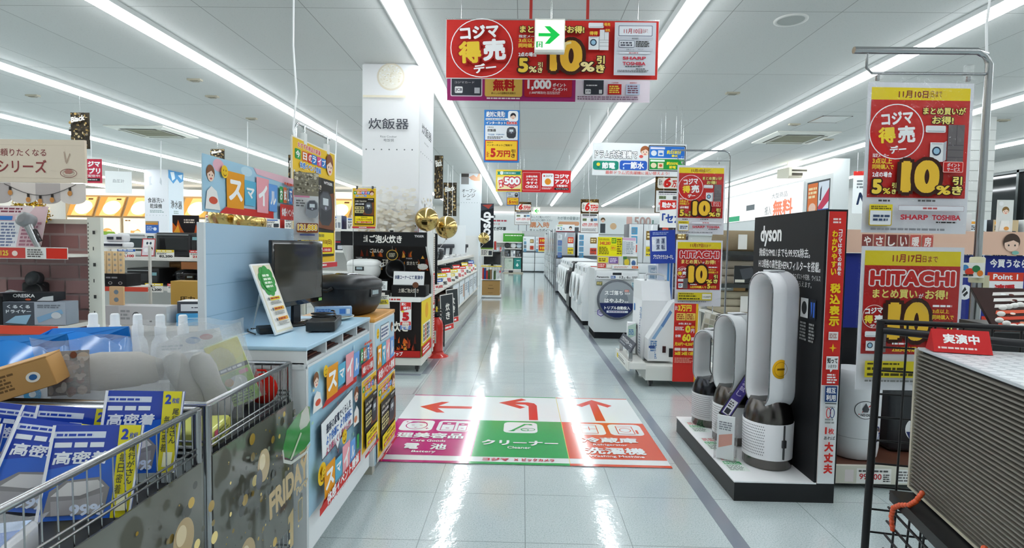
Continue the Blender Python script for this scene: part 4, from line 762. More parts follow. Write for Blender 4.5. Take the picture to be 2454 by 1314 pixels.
# kraft carton
t=thing('kraft_carton','brown kraft carton lying tilted behind the blue pouches of the left cart','box',(-1.35,1.48,.83),.5); t.rotation_euler=(0,-.3,.4)
mb=MB(); mb.box(-.1,.08,-.05,.05,0,.08,'#b5884f','paper',.003); sheet(mb,plane_front(-.098,.002,-.0506),.176,.076,176,76,[('r',0,0,176,76,'#b88c54'),('l',12,12,100,60,5,'#6f5230'),('c',135,40,16,14,'#e6e0d2'),('c',135,40,9,8,'#2d5f94')]); mb.build('carton',t)
MB().box(-.1,.08,-.05,.05,.08,.083,'#c79a62','paper').build('lid_flap',t)
MB().box(-.09,.07,-.08,.1,0,.095,'#dcdde2','paper',.004).build('paper_pack',None,(-1.4,1.28,.614),label='white paper pack hidden under the kraft carton in the left cart',cat='pack')
# blue topped detergent bags behind
def blue_bag(label,loc,rz,W=.27):
    t=thing('blue_top_bag',label,'bag',loc,rz)
    mb=MB(); mb.loft([[(W*.5*q*math.copysign(abs(math.cos(a))**.5,math.cos(a)),.05*d*math.copysign(abs(math.sin(a))**.6,math.sin(a)),z) for a in [2*math.pi*i/24 for i in range(24)]] for z,q,d in ((0,.97,.9),(.06,1,1.1),(.17,1,.9))],'#dfe3ea','gloss'); 
    sheet(mb,plane_front(-W*.42,.02,-.0575),W*.84,.14,250,140,[('R',0,0,250,140,10,'#e4e7ec'),('v','消臭力',18,20,34,110,'#333',dict(bold=.03)),('v','洗剤',60,30,74,100,'#444'),('l',85,20,110,110,6,'#556'),('c',190,60,24,26,'#4ba4d6'),('p',[(172,50),(190,15),(208,50)],'#4ba4d6'),('c',190,58,10,10,'#e4f2fa')],'gloss'); mb.build('body',t)
    mb=MB(); mb.loft([[(W*.5*math.copysign(abs(math.cos(a))**.5,math.cos(a)),.05*d*math.copysign(abs(math.sin(a))**.6,math.sin(a))+.01*math.sin(a*5+z*40),z+dz*math.sin(a*3+z*30)+dz*.7*math.sin(a*7)) for a in [2*math.pi*i/24 for i in range(24)]] for z,d,dz in ((.165,.92,0),(.185,.75,.006),(.215,.4,.018),(.245,.06,.02))],'#2a86dc','gloss'); mb.build('blue_top',t)
    return t
blue_bag('blue topped white detergent bag at the left photo edge behind the kraft carton',(-1.575,1.68,.669),.4)
blue_bag('blue topped white detergent bag between the kraft carton and the white bottles',(-1.5,1.86,.669),.35)
# white bottles
t=thing('white_bottle','white pump bottle, leftmost of the row behind the blue bags','bottle',(-1.645,2.08,.669))
MB().lathe([(.03,0),(.034,.006),(.034,.16),(.03,.19),(.019,.21),(.019,.215)],'#e8eaec','plastic',16).build('body',t)
MB().lathe([(.019,.213),(.02,.25),(.016,.252),(.0155,.29),(.012,.296),(.001,.297)],'#f1f2f3','plastic',16).build('cap',t)
for i,lb in enumerate(['second white bottle from the left behind the blue bags','middle white bottle of the row behind the blue bags','fourth white bottle from the left in the row behind the carts','rightmost white bottle of the row behind the carts']):
    dup(t,(-1.56+.088*i,2.08,.669),0,lb)
t['group']='white bottles behind the carts'
for o in [o for o in COL.objects if o.name.startswith('white_bottle')]: o['group']='white bottles behind the carts'
MB().box(-1.7,-1.215,2.03,2.14,.1,.665,'#e3e6ea','painted').box(-1.7,-1.215,2.03,2.14,0,.1,'#55585c','matte').build('low_shelf_unit',label='low white shelf unit behind the carts carrying the row of white bottles',cat='shelf')
# slipper bags in clear film
def clear_bag(t,x0,x1,y,z0,z1,seed):
    rr=random.Random(seed); a,b,c=rr.random()*6,rr.random()*6,rr.random()*6
    fn=lambda s:(lambda u,v:(x0+(x1-x0)*u+.006*math.sin(v*9+a),y+s*(.035*math.sin(math.pi*min(1,v*1.15))*math.sin(math.pi*u)**.5+.002)+.007*math.sin(u*17+v*6+b)*v,z0+(z1-z0)*v+.008*math.sin(u*12+c)*v))
    MB().grid(fn(-1),18,14,'#fff','crinkly_film').build('clear_bag',t)
def slipper(mb,x,z0,L,w,col,y=0,lean=0):
    mb.T=Matrix.Translation((x,y,z0))@Matrix.Rotation(lean,4,'Y')
    prof=[(0,.6),(.06,.9),(.25,1),(.5,.85),(.75,1),(.92,.85),(1,.4)]
    mb.loft([[(w*.5*q*math.cos(a),.016*math.sin(a)*(1.3 if p>.5 else .9),L*p) for a in [2*math.pi*i/14 for i in range(14)]] for p,q in prof],col,'fabric'); mb.T=Matrix.Identity(4)
t=thing('slipper_bag','clear bag with a grey knit slipper and brown printed card behind the blue pouches','bag',(-1.25,1.655,.672),.45)
mb=MB(); mb.box(-.15,.15,-.02,.02,0,.13,'#e0e2e6','paper'); mb.T=Matrix.Translation((-.03,0,.17))@Matrix.Rotation(math.pi/2,4,'Y'); mb.lathe([(.02,-.08),(.055,-.06),(.065,0),(.06,.1),(.03,.16),(.001,.165)],'#d2cbc2','fabric',16,(0,0,0),1,.5); mb.build('grey_slipper',t)
mb=MB(); rr=random.Random(4); mb.box(-.15,-.05,-.04,-.037,.12,.25,'#8d7766','paper'); els=[('r',0,0,100,130,'#6d5a4c')]+[('c',8+rr.random()*84,8+rr.random()*114,5+rr.random()*10,5+rr.random()*9,rr.choice(['#a08a78','#c9b8a6','#4a3a30','#7a4a38','#b0a090'])) for i in range(50)]
sheet(mb,plane_front(-.15,.12,-.0404),.1,.13,100,130,els); mb.build('printed_card',t)
clear_bag(t,-.18,.18,-.05,0,.29,3)
t=thing('slipper_bag','clear crinkled bag holding two long grey slippers in the second cart','bag',(-1.0,1.745,.675),.5)
mb=MB(); slipper(mb,.04,0.002,.225,.075,'#cfccc8',.01,-.35); mb.build('slipper',t); mb=MB(); slipper(mb,-.03,0.002,.23,.075,'#c2beb9',.02,-.35); mb.build('slipper',t)
clear_bag(t,-.14,.1,-.03,.0,.27,5)
t=thing('green_pack','green and yellow printed film pack leaning in the second cart','pack',(-.95,1.87,.672),.55); t.rotation_euler=(0,-.33,.55); t.location.z+=.02
mb=MB(); mb.box(-.055,.055,0,.02,0,.23,'#c9d8a0','gloss',.005); sheet(mb,plane_front(-.053,.002,-.0006),.106,.226,106,226,[('r',0,0,106,226,'#d6d94a'),('p',[(0,0),(106,0),(106,60),(0,100)],'#e6dc2e'),('r',0,88,106,104,'#3c3f3c'),('l',8,90,100,102,1,'#fff'),('p',[(0,110),(106,104),(106,226),(0,226)],'#9cc45c'),('c',55,150,30,26,'#f0f2ee'),('r',70,112,98,126,'#e48aa0'),('l',10,180,96,218,4,'#4a6a30'),('c',30,140,14,14,'#e0a040')],'gloss'); mb.build('carton',t)
MB().grid(lambda u,v:(-.07+.14*u,-.012+.01*math.sin(u*9+v*8),.27*v),10,12,'#fff','crinkly_film').build('clear_wrap',t)
t=thing('slipper_bag','large glossy clear bag of printed film heaped at the middle of the carts','bag',(-1.13,1.85,.672),.5)
mb=MB(); mb.loft([[(.12*q*math.cos(a),.05*q*math.sin(a),z) for a in [2*math.pi*i/20 for i in range(20)]] for z,q in ((0,.8),(.05,1),(.15,.95),(.2,.5))],'#e6e8ea','fabric'); mb.build('wrapped_slippers',t)
mb=MB(); sheet(mb,plane_front(-.1,.2,-.02),.2,.08,200,80,[('p',[(0,60),(60,20),(190,0),(200,50),(80,80)],'#e2e6ec'),('c',110,40,22,12,'#4a86c8'),('c',150,30,20,10,'#c8606a'),('l',20,50,90,70,2,'#6a7aa0')],'gloss'); mb.build('printed_header',t)
clear_bag(t,-.16,.16,-.055,0,.3,8); clear_bag(t,-.14,.17,-.02,.05,.31,9)
t=thing('yellow_pack','flat yellow green pack lying at the near end of the second cart','pack',(-.93,1.56,.669),.2); MB().box(-.06,.06,-.07,.09,0,.05,'#c9cc6a','gloss',.01).build('carton',t)
mb=MB(); sheet(mb,plane_right(-.06,.005,.0605),.14,.04,140,40,[('r',0,0,140,40,'#d8d46a'),('l',5,5,135,35,3,'#6a7a40'),('r',0,0,30,20,'#d8607a')],'gloss'); mb.build('print_side',t)
t=thing('red_pouch','small red fabric pouch in the far corner of the second cart','pouch',(-.92,1.93,.672)); MB().ball((0,0,.055),.05,'#d8281e','fabric',16,1.1,.5,1.1).build('body',t); MB().tube([(-.02,-.01,.1),(-.01,-.02,.125),(.02,-.02,.125),(.03,-.01,.1)],.004,'#d8281e','fabric').build('strap',t)
MB().box(-.12,.06,-.02,.02,0,.14,'#1c1a1e','fabric',.015).build('black_pouch',None,(-1.03,1.94,.671),label='black fabric pouch beside the red pouch in the second cart',cat='pouch')
# gold balloons behind the blue board
def balloon(label,loc,r,tilt=.3,group=None,end=(.01,.01,-.4)):
    t=thing('gold_balloon',label,'balloon',loc,0,group); sk=MB().ball((0,0,0),r,'#c9ac6c','foil',28,1,1,1.02).build('skin',t); sk.rotation_euler=(tilt*.3,tilt*.2,0); MB().lathe([(.002,-r*1.02),(.012,-r*1.09),(.016,-r*1.11),(.001,-r*1.11)],'#b89a5c','foil',10).build('knot',t)
    MB().tube([(0,0,-r*1.1),end],.003,'#e8e8e8','plastic').build('stick',t)
    return t
# ================================================================ beige kitchen series gondola at the left edge
def card_stand(label,loc,W,Hh,els,U,V,rz=0,tilt=-.25,cat='price card',group=None,name='price_card',mat='paper',base=True):
    mb=MB(); mb.T=Matrix.Rotation(tilt,4,'X'); mb.box(-W/2,W/2,0,.002,0,Hh,'#eceae4',mat)
    sheet(mb,plane_front(-W/2,0,-.0006),W,Hh,U,V,els,mat); mb.T=Matrix.Identity(4)
    
    if base: mb.box(-W*.3,W*.3,.002,.025,-.001,.001,'#d9d9d6','clear_acrylic')
    return mb.build(name,None,loc,rz,label=label,cat=cat,group=group)
def carton(name,label,loc,w,d,h,col,front=None,U=100,V=100,side=None,top=None,rz=0,group=None,cat='box',mat='paper'):
    mb=MB(); mb.box(-w/2,w/2,0,d,0,h,col,mat,min(.004,h*.1))
    if front: sheet(mb,plane_front(-w/2+.002,.002,-.0008),w-.004,h-.004,U,V,front,mat)
    if side: sheet(mb,plane_right(.002,.002,w/2+.0008),d-.004,h-.004,U,V,side,mat)
    if top: sheet(mb,plane_up(-w/2+.002,.002,h+.0008),w-.004,d-.004,U,V,top,mat)
    return mb.build(name,None,loc,rz,label=label,cat=cat,group=group)
def generic(seed,bg='#eef0f0',acc='#c8323a',dark='#333'):
    rr=random.Random(seed); e=[('r',0,0,100,100,bg),('r',6,8,60+rr.random()*30,20,acc)]
    e+=[('l',6,26,70,48,3,dark),('R',50+rr.random()*15,50,92,90,4,rr.choice(['#c9ccd2','#3a3d44','#8a8f98'])),('l',6,56,45,92,4,dark)]
    return e
def price(seed):
    rr=random.Random(seed); c=rr.choice(['#d8322c','#e6c928','#d8322c','#2f62b0'])
    return [('r',0,0,100,100,'#f3f1ea'),('r',0,0,100,28,c),('l',6,6,94,22,1,'#fff'),('l',6,34,60,52,2,'#555'),('t','%d,%d00'%(10+rr.randint(0,80),rr.randint(1,9)),18,58,92,88,'#c8262a' if c!='#e6c928' else '#222',dict(bold=.04))]
t=thing('series_gondola','beige gondola with scalloped awning, kitchen series header and brick panel at the left edge','shelf',(-3.7,3.7,0))

mb=MB(); mb.box(.445,.545,.38,.41,0,1.41,'#e6e5da','painted')
els=[('r',0,0,100,1410,'#e6e5da')]+[('r',4,40+27*k,12,52+27*k,'#6f6a60') for k in range(38)]+[('r',52,100+120*k,60 if k%2 else 72,126+120*k,'#3a3a38') for k in range(7)]
sheet(mb,plane_front(.445,0,.3794),.1,1.41,100,1410,els,'painted'); mb.build('upright',t)
MB().box(-.95,-.87,.38,.46,0,1.41,'#e6e5da','painted').build('upright',t)
mb=MB(); mb.box(-.9,.455,.45,.47,.25,1.39,'#b08a86','paper'); rr=random.Random(8); els=[('r',0,0,1355,1140,'#b9a3a2')]
for r in range(10):
    for k in range(-1,8):
        x=k*225+(110 if r%2 else 0); x0,x1=max(2,x),min(1353,x+212)
        if x1-x0>15: els.append(('p',[(x0,r*114+5),(x1,r*114+4),(x1,r*114+100),(x0,r*114+102)],rr.choice(['#a47d7c','#9a6f6e','#ad8886','#a5807f','#93676b','#a98483'])))
sheet(mb,plane_front(-.9,.25,.4494),1.355,1.14,1355,1140,els); mb.build('brick_panel',t)
mb=MB(); mb.prism([(-.9,.0),(.455,.0),(.455,.035),(-.9,.035)],.42,.445,'#d9d2c6','painted'); mb.T=Matrix.Identity(4); mb2=mb; mb.v=[v+Vector((0,0,1.36)) for v in mb.v]; mb.build('top_trim',t)
mb=MB(); mb.box(-.95,.75,-.01,.01,1.625,1.91,'#d8c8b4','paper')
els=[('r',0,0,1700,285,'#d8c8b4'),('r',20,36,1680,38,'#c4b29c'),('r',20,255,1680,257,'#c4b29c'),('t','母のように頼りたくなる',860,62,1440,112,'#8c4a4a',dict(bold=.01)),('t','工房シリーズ',930,135,1440,225,'#8c4040',dict(bold=.02)),
 ('g',1590,222,58,30,4,'#8c5a54'),('g',1590,222,40,19,2,'#8c5a54'),('p',[(1560,210),(1580,196),(1612,200),(1620,216),(1600,226),(1572,226)],'#a9766a'),('p',[(1560,80),(1566,78),(1576,150),(1570,152)],'#b49a88'),('p',[(1600,90),(1606,92),(1580,160),(1574,158)],'#b49a88')]
sheet(mb,plane_front(-.95,1.625,-.0105),1.7,.285,1700,285,els); mb.build('header_board',t)
mb=MB(); N=5; w=1.7/N/1.0
for k in range(10):
    x0=-.95+.17*k; poly=[(x0,1.62),(x0+.17,1.62)]+[(x0+.085+.085*math.cos(a),1.515-.035*math.sin(a)) for a in [math.pi*i/8 for i in range(9)]]
    mb.prism(poly[::-1],-.012,-.006,['#b6aaa6','#d9ccc4'][k%2],'paper')
mb.build('awning',t)
mb=MB()
for k in range(3):
    x0=-.86+.53*k; pts=[(x0+.49*i/12,-.016,1.612-.075*math.sin(math.pi*i/12)) for i in range(13)]; mb.tube(pts,.0022,'#4a4240','plastic',4)
    for i in (1,4,6,8,11): p=pts[i]; mb.box(p[0]-.006,p[0]+.006,-.02,-.014,p[2]-.022,p[2],'#3a3432','matte'); mb.add([(p[0]+x,-.0185,p[2]-.04+z) for x,z in ell(0,0,.016,.018,12)],[list(range(12))],'#c9894a','paper')
mb.build('bulb_garland_print',t)
MB().box(-.95,.455,.17,.45,1.115,1.135,'#dedbd2','painted').build('upper_shelf',t)
mb=MB(); mb.box(-.95,.47,.164,.17,1.1,1.185,'#e9e6e0','paper'); els=[('r',0,0,1510,80,'#e6e3dc')]
for x0,x1,c in ((120,420,'#cf4038'),(600,960,'#e8e6e2'),(960,1190,'#cc4a44'),(1190,1350,'#e8e6e2'),(1350,1510,'#d5301f')): els.append(('r',x0,6,x1,76,c))
els+=[('l',640,12,930,70,4,'#66605c'),('l',1205,12,1335,70,4,'#66605c'),('t','125',1000,25,1060,60,'#e8c84a',dict(bold=.04)),('c',1110,44,22,18,'#f0dcd0'),('l',150,15,400,65,3,'#f3dcd8')]
sheet(mb,plane_front(-.95,1.1,.1635),1.42,.085,1510,80,els); mb.build('price_rail',t)
MB().box(-.95,.455,.08,.45,.6,.63,'#d8d4cc','painted').box(-.95,.46,.074,.08,.575,.635,'#e0503a','paper').build('lower_shelf',t)
MB().box(-.95,.455,.08,.45,0,.12,'#cfcac0','painted').build('plinth',t)
# things on it
card_stand('pink leaflet board covered in small writing on the upper shelf of the beige gondola',(-3.72,3.97,1.138),.36,.36,[('r',0,0,170,180,'#e9cdd4'),('p',[(0,0),(130,0),(110,30),(0,36)],'#f2e4e8'),('l',8,6,100,28,2,'#8c4a5c'),('r',10,60,90,175,'#eef0f4'),('l',14,64,86,170,9,'#7a86a8'),('r',14,40,60,56,'#3b7fd0'),('l',98,60,160,170,8,'#b07a8a')],170,180,.1,-.28,'leaflet','gondola leaflets','leaflet_board')
t=thing('hair_styler','silver grey hair styler standing tilted before the gold tinsel','hair styler',(-3.5,3.95,1.145)); t.rotation_euler=(0,-.42,0)
mb=MB(); mb.loft([[(r*math.cos(a),r*.7*math.sin(a),z) for a in [2*math.pi*i/18 for i in range(18)]] for z,r in ((0,.018),(.05,.022),(.12,.026),(.2,.03),(.23,.034))],'#b9babc','metal'); mb.build('handle',t)
mb=MB(); mb.lathe([(.02,-.05),(.05,-.045),(.055,0),(.05,.03),(.03,.035)],'#8a8c90','plastic',24); mb.v=[Matrix.Translation((0,0,.255))@Matrix.Rotation(1.2,4,'X')@v for v in mb.v]; mb.build('head',t)
MB().box(.02,.045,-.012,.012,.07,.17,'#2b2629','gloss',.008).build('switch_panel',t)
mb=MB(); rr=random.Random(6)
for i in range(800):
    a=rr.random()*math.pi*1.2; R=.11+rr.random()*.05; x=R*math.cos(a-.3); z=R*math.sin(a-.3)*.8; y=(rr.random()-.5)*.05; q=.019; th=rr.random()*6.28
    mb.add([(x,y,z),(x+q*math.cos(th),y+(rr.random()-.5)*.02,z+q*math.sin(th)),(x+q*math.cos(th+.5),y+.006,z+q*math.sin(th+.5))],[(0,1,2)],rr.choice(['#c9a227','#e6c64a','#a8821a','#f0dc7a']),'foil')
mb.build('tinsel_garland',None,(-3.72,4.1,1.41),label='gold tinsel garland behind the silver hair styler',cat='garland',kind='stuff')
t=thing('round_hair_tool','black round faced hair tool leaning on the lower shelf of the beige gondola','appliance',(-3.6,4.03,.66))
for i,(x,z,r) in enumerate(((-.02,.285,.055),(.0,.185,.068),(-.16,.15,.052))):
    mb=MB(); mb.T=Matrix.Translation((x,-.02*i,z))@Matrix.Rotation(1.35,4,'X'); mb.lathe([(r*.6,-.03),(r,-.02),(r,.02),(r*.92,.028),(r*.88,.022),(.001,.022)],['#26282c','#1b1c1f','#d9d9d6'][i],'plastic',28); mb.build('round_head',t)
MB().box(-.13,.03,.0,.08,-.025,.26,'#1a1b1e','plastic',.02).build('body',t)
def blk(els): return els
carton('appliance_carton','black and silver carton lettered OРESKA, upper one on the lower gondola shelf'.replace('OРESKA','on its lid'),(-3.5,3.84,.8),.34,.12,.06,'#2a2b30',[('r',0,0,300,60,'#232429'),('t','ORESKA',60,8,190,34,'#d9d9d9',dict(bold=.03)),('p',[(200,60),(240,30),(300,20),(300,60)],'#c9c9cc'),('c',150,50,18,8,'#c0583a')],300,60,None,[('r',0,0,100,100,'#24252b'),('t','ORESKA',30,20,95,50,'#d9d9d9',dict(bold=.03)),('p',[(0,0),(30,0),(20,100),(0,100)],'#c9ccd6')],.1)
carton('appliance_carton','grey carton with pale blue slanted band on the lower gondola shelf',(-3.44,3.82,.632),.42,.13,.165,'#8d95a0',[('r',0,0,300,165,'#4a4f58'),('r',150,0,300,165,'#a3a9b4'),('t','くるくる',20,20,130,45,'#dfe3e8',dict(bold=.03)),('t','ドライヤー',15,55,135,80,'#dfe3e8',dict(bold=.03)),('p',[(10,150),(60,100),(135,90),(110,160)],'#8fb4cc'),('p',[(160,110),(280,50),(290,80),(170,150)],'#7fa4c4'),('l',165,15,285,45,2,'#70757e'),('c',255,95,24,24,'#c9ccd0')],300,165,None,None,.1)
carton('appliance_carton','black carton at the photo edge on the lower gondola shelf',(-3.8,3.82,.632),.26,.22,.2,'#17181b',[('r',0,0,100,100,'#17181b'),('l',10,20,50,50,3,'#9a9a98')],100,100)
# ================================================================ appliance shelves deeper at the left
def shelf_unit(label,x0,x1,y0,y1,levels,top,back='#dfe1e0',rail='#e7e4de',name='shelf_unit',ends=True,face='front'):
    t=thing(name,label,'shelf',((x0+x1)/2,y0,0)); hw=(x1-x0)/2; d=y1-y0
    if face=='front': MB().box(-hw,hw,d-.02,d,0,top,back,'painted').build('back_panel',t)
    elif face=='right': MB().box(-hw,-hw+.02,0,d,0,top,back,'painted').build('back_panel',t)
    else: MB().box(hw-.02,hw,0,d,0,top,back,'painted').build('back_panel',t)
    for i,z in enumerate(levels):
        q=.0 if i==0 else .0
        mb=MB().box(-hw,hw,0,d-.02,z-.025,z,'#e3e2dc','painted')
        if face=='front': mb.box(-hw,hw,-.006,0,z-.04,z+.004,rail,'paper')
        elif face=='right': mb.box(hw,hw+.006,0,d,z-.04,z+.004,rail,'paper')
        else: mb.box(-hw-.006,-hw,0,d,z-.04,z+.004,rail,'paper')
        mb.build('shelf_board',t)
    if ends:
        for x in (-hw,hw-.03): MB().box(x,x+.03,d-.06,d,0,top,'#e6e5da','painted').build('upright',t)
    MB().box(-hw+.01,hw-.01,.02,d-.02,0,levels[0]-.02,'#cfcec8','painted').build('plinth',t)
    return t
shelf_unit('long appliance shelf with microwave ovens and black rice cookers behind the left gondola',-5.2,-2.6,6.0,6.6,(.14,.73,1.06),1.3)
def microwave(label,loc,w,h,d,col,door,rz=0):
    t=thing('microwave_oven',label,'microwave',loc,rz)
    MB().box(-w/2,w/2,0,d,.01,h,col,'plastic',.008).build('body',t)
    mb=MB(); mb.box(-w/2+.015,w/2-.09,-.012,0,.025,h-.02,col,'plastic',.004); dr=mb.build('door',t); MB().box(-w/2+.045,w/2-.12,-.0135,-.012,.06,h-.06,door,'screen').build('window',dr)
    mb=MB(); mb.box(-w/2+.02,w/2-.095,-.035,-.025,h-.03,h-.018,'#b9bbbd','metal').box(-w/2+.03,-w/2+.04,-.03,-.01,h-.03,h-.018,'#999','metal').box(w/2-.115,w/2-.105,-.03,-.01,h-.03,h-.018,'#999','metal'); mb.build('handle',dr)
    mb=MB(); mb.box(w/2-.08,w/2-.01,-.006,0,.03,h-.03,door,'screen'); mb.box(w/2-.07,w/2-.02,-.0075,-.006,h-.08,h-.045,'#7fb0b8','screen')
    mb.build('control_panel',t)
    return t
microwave('white microwave oven with dark window on the upper left appliance shelf',(-4.33,6.12,1.06),.42,.26,.36,'#e9eaea','#39464a')
microwave('wide black microwave oven under the flame printed board on the left shelf',(-3.86,6.12,1.06),.48,.27,.4,'#26282b','#1b1c1f')
carton('flame_board','black board printed with flames standing on the black microwave oven',(-3.85,6.25,1.332),.3,.02,.2,'#1d1416',[('r',0,0,100,60,'#1c1518'),('p',[(0,60),(0,25),(15,40),(22,15),(32,40),(45,60)],'#d8681f'),('p',[(4,60),(14,45),(22,32),(30,60)],'#f2b03a'),('l',45,12,90,28,2,'#d8c8b8'),('p',[(85,60),(92,30),(100,60)],'#c8501a')],100,60,cat='board')
carton('product_card','blue and orange product card standing on the white microwave oven',(-4.27,6.3,1.322),.15,.01,.14,'#3b66b0',[('r',0,0,100,100,'#3d69b4'),('r',0,0,100,14,'#b6a070'),('r',0,14,100,30,'#d8923a'),('l',10,40,60,80,3,'#a9c0e0'),('c',75,65,14,14,'#dfe9f5')],100,100,cat='card')
microwave('black oven with silver sticker on the lower appliance shelf left of the cookers',(-4.22,6.06,.73),.36,.2,.34,'#1c1d1f','#26282b')
rice_cooker('glossy black rice cooker on the lower shelf under the wide microwave oven',(-3.8,6.22,.73),.6,.88,'#17181a','#1e2024',mat='gloss')
rice_cooker('glossy black rice cooker on the lower shelf, half hidden by the blue back board',(-3.35,6.22,.73),.6,.9,'#17181a','#1e2024',mat='gloss')
carton('appliance_carton','brown and white carton behind the glossy rice cooker on the lower left shelf',(-4.06,6.43,.73),.2,.12,.26,'#9a7448',generic(4,'#9a7448','#c9a06a'),side=generic(5,'#eceff0'))
MB().box(-.55,.5,.0,.04,0,.08,'#96613a','paper').build('wood_rail_board',None,(-3.2,6.0,.93),label='brown wood patterned board under the upper shelf left of the blue back board',cat='board')
# price cards and pop cards along the shelves
cs=[(-4.35,5.985,1.035,.2,.11,0),(-3.92,5.985,1.04,.2,.1,1),(-3.55,5.985,1.04,.2,.1,2),(-3.32,5.985,1.04,.14,.1,3),(-4.05,5.96,.67,.2,.1,4),(-3.8,5.96,.67,.2,.1,5),(-3.55,5.96,.67,.14,.09,6)]
nm=['leftmost price card on the upper left appliance shelf','price card under the left part of the wide black microwave','price card under the right part of the wide black microwave','price card at the blue back board edge on the upper left shelf','leftmost price card on the lower left appliance shelf','middle price card on the lower left appliance shelf','small right price card on the lower left appliance shelf']
for (x,y,z,w,h,k),n_ in zip(cs,nm): card_stand(n_,(x,5.9915,z),w,h,price(k),100,100,0,0,base=False,group='price cards on the left appliance shelf')
card_stand('red rimmed pop card with cartoon girl before the two microwave ovens',(-4.12,6.0,1.064),.15,.2,[('r',0,0,100,130,'#b8474a'),('r',7,8,93,122,'#e9dfe4'),('R',15,15,85,55,6,'#f4f2f0'),('c',40,35,8,10,'#3a4a5a'),('c',65,35,8,10,'#3a4a5a'),('face',70,80,24,'#5a2f2a'),('c',38,85,18,15,'#f6f6f6')],100,130,0,-.15,'pop card')
card_stand('blue pop card with cartoon girl on the upper shelf beside the flame board',(-3.5,6.0,1.064),.13,.17,[('r',0,0,100,130,'#6f9fd8'),('R',10,10,90,50,6,'#e9f0f8'),('l',20,18,80,42,2,'#3a62a0'),('face',65,85,26,'#5a2f2a'),('c',32,88,18,15,'#f6f6f6')],100,130,0,-.15,'pop card')
card_stand('pale blue pop card with cartoon girl on the lower left appliance shelf',(-3.5,6.0,.734),.14,.17,[('r',0,0,100,130,'#8fb4cc'),('R',10,10,90,50,6,'#e9f0f0'),('l',20,18,80,42,2,'#3a6a70'),('face',65,85,26,'#4a2f2a'),('c',32,88,18,15,'#f6f6f6')],100,130,0,-.15,'pop card')
# front row at the left: beige slatted box, small black carton, wooden card, white cartons
t=shelf_unit('low white shelf of cartons between the brick panel and the blue back board',-4.1,-2.2,4.9,5.5,(.12,.47),.52,name='shelf_unit',ends=False)
carton('heater_carton','large white and grey carton with round dark motif on the low left shelf',(-3.5,4.915,.471),.57,.17,.175,'#c5c7c9',[('r',0,0,300,80,'#bfc2c5'),('r',70,0,300,80,'#cdd0d2'),('g',155,42,18,18,4,'#5b5e62'),('c',155,42,13,13,'#6d7074'),('l',80,14,130,60,3,'#a0a4a8'),('r',220,60,232,66,'#555'),('c',262,60,9,9,'#4b4d55')],300,80,side=[('r',0,0,100,100,'#cfd2d3'),('r',20,30,60,60,'#dfe2e2')])
carton('blue_carton','blue and white carton below the blue back board edge on the low left shelf',(-2.98,4.96,.471),.3,.25,.11,'#4fa0d4',[('r',0,0,100,60,'#4a9fd6'),('r',10,20,90,24,'#bfe0f2'),('r',12,34,88,58,'#5fb0e0')],100,60,side=[('r',0,0,100,100,'#eef1f3'),('p',[(0,60),(100,20),(100,60),(0,100)],'#6fb2dd')],rz=.35)
carton('white_carton','white carton with dark rim stacked on the blue carton at left',(-2.99,4.98,.582),.3,.2,.11,'#e6e6e6',[('r',0,0,100,60,'#4a4f58'),('r',10,14,90,50,'#dfe2e6'),('l',40,28,70,36,1,'#445')],100,60,rz=.2)
carton('brown_carton','brown carton with black lettering on the low shelf behind the grey white carton',(-3.27,5.3,.47),.3,.15,.38,'#b8924a',[('r',0,0,100,130,'#c09a4c'),('t','圧力',30,50,80,68,'#3a2c14',dict(bold=.03)),('c',50,100,30,14,'#4a3a28')],100,130)
t=thing('slatted_box','beige perforated box panel standing on the left low shelf beside the upright','box',(-3.86,5.13,.924))
for k in range(4):
    mb=MB(); mb.box(-.11+.055*k,-.06+.055*k,0,.02,0,.21,'#e2c79a','paper',.003)
    for q in range(4): mb.add([(x,-.0008,z) for x,z in ell(-.085+.055*k,.03+.05*q,.012,.012,10)],[list(range(10))],'#a9a49a','paper')
    mb.build('slat',t)
carton('black_carton','black carton with small white rings under the beige slatted panel',(-3.87,5.13,.802),.28,.2,.12,'#1c1d20',[('r',0,0,100,60,'#1b1c1f'),('l',30,12,70,24,1,'#8a8c90'),('g',45,44,7,7,2,'#bbb'),('g',80,44,7,7,2,'#bbb')],100,60)
MB().box(-.2,.2,.0,.3,.775,.8,'#e3e2dc','painted').box(-.2,.2,-.006,0,.76,.805,'#d2503f','paper').box(-.2,-.18,.0,.3,.0,.8,'#dcdcd6','painted').box(.18,.2,.0,.3,.0,.8,'#dcdcd6','painted').build('small_rack',None,(-3.75,4.93,.42),label='small rack with red front edge carrying black carton beside the gondola upright',cat='rack') if 0 else None
t=thing('small_rack','small rack with red front edge carrying the black carton beside the gondola upright','rack',(-3.87,5.0,.47))
MB().box(-.22,.2,.11,.4,.31,.33,'#e3e2dc','painted').build('shelf_board',t); MB().box(-.22,.36,.1,.11,.29,.332,'#d2503f','paper').build('red_edge',t)
for x in (-.22,.18): MB().box(x,x+.02,.38,.4,.0,.72,'#dcdcd6','painted').build('upright',t)
carton('wooden_card','light wooden card with two blue dots left of the grey white carton',(-3.68,4.93,.65),.13,.02,.17,'#dcb98a',[('r',0,0,70,95,'#dfbd90'),('c',35,28,12,12,'#7f92a0'),('c',35,68,12,12,'#7f92a0')],70,95,cat='card')
t=thing('white_gadget','white appliance with dark band on the small rack by the gondola upright','appliance',(-3.9,5.21,1.17))
MB().box(-.12,.1,0,.14,0,.05,'#dfe1e4','plastic',.015).box(-.1,.08,.02,.12,.05,.13,'#d9dadd','plastic',.02).build('body',t); MB().box(-.1,.08,-.004,.0,.012,.035,'#2c3040','screen').box(-.08,-.02,.014,.02,.075,.1,'#2c3040','screen').box(.01,.06,.014,.02,.075,.1,'#2c3040','screen').build('display',t)
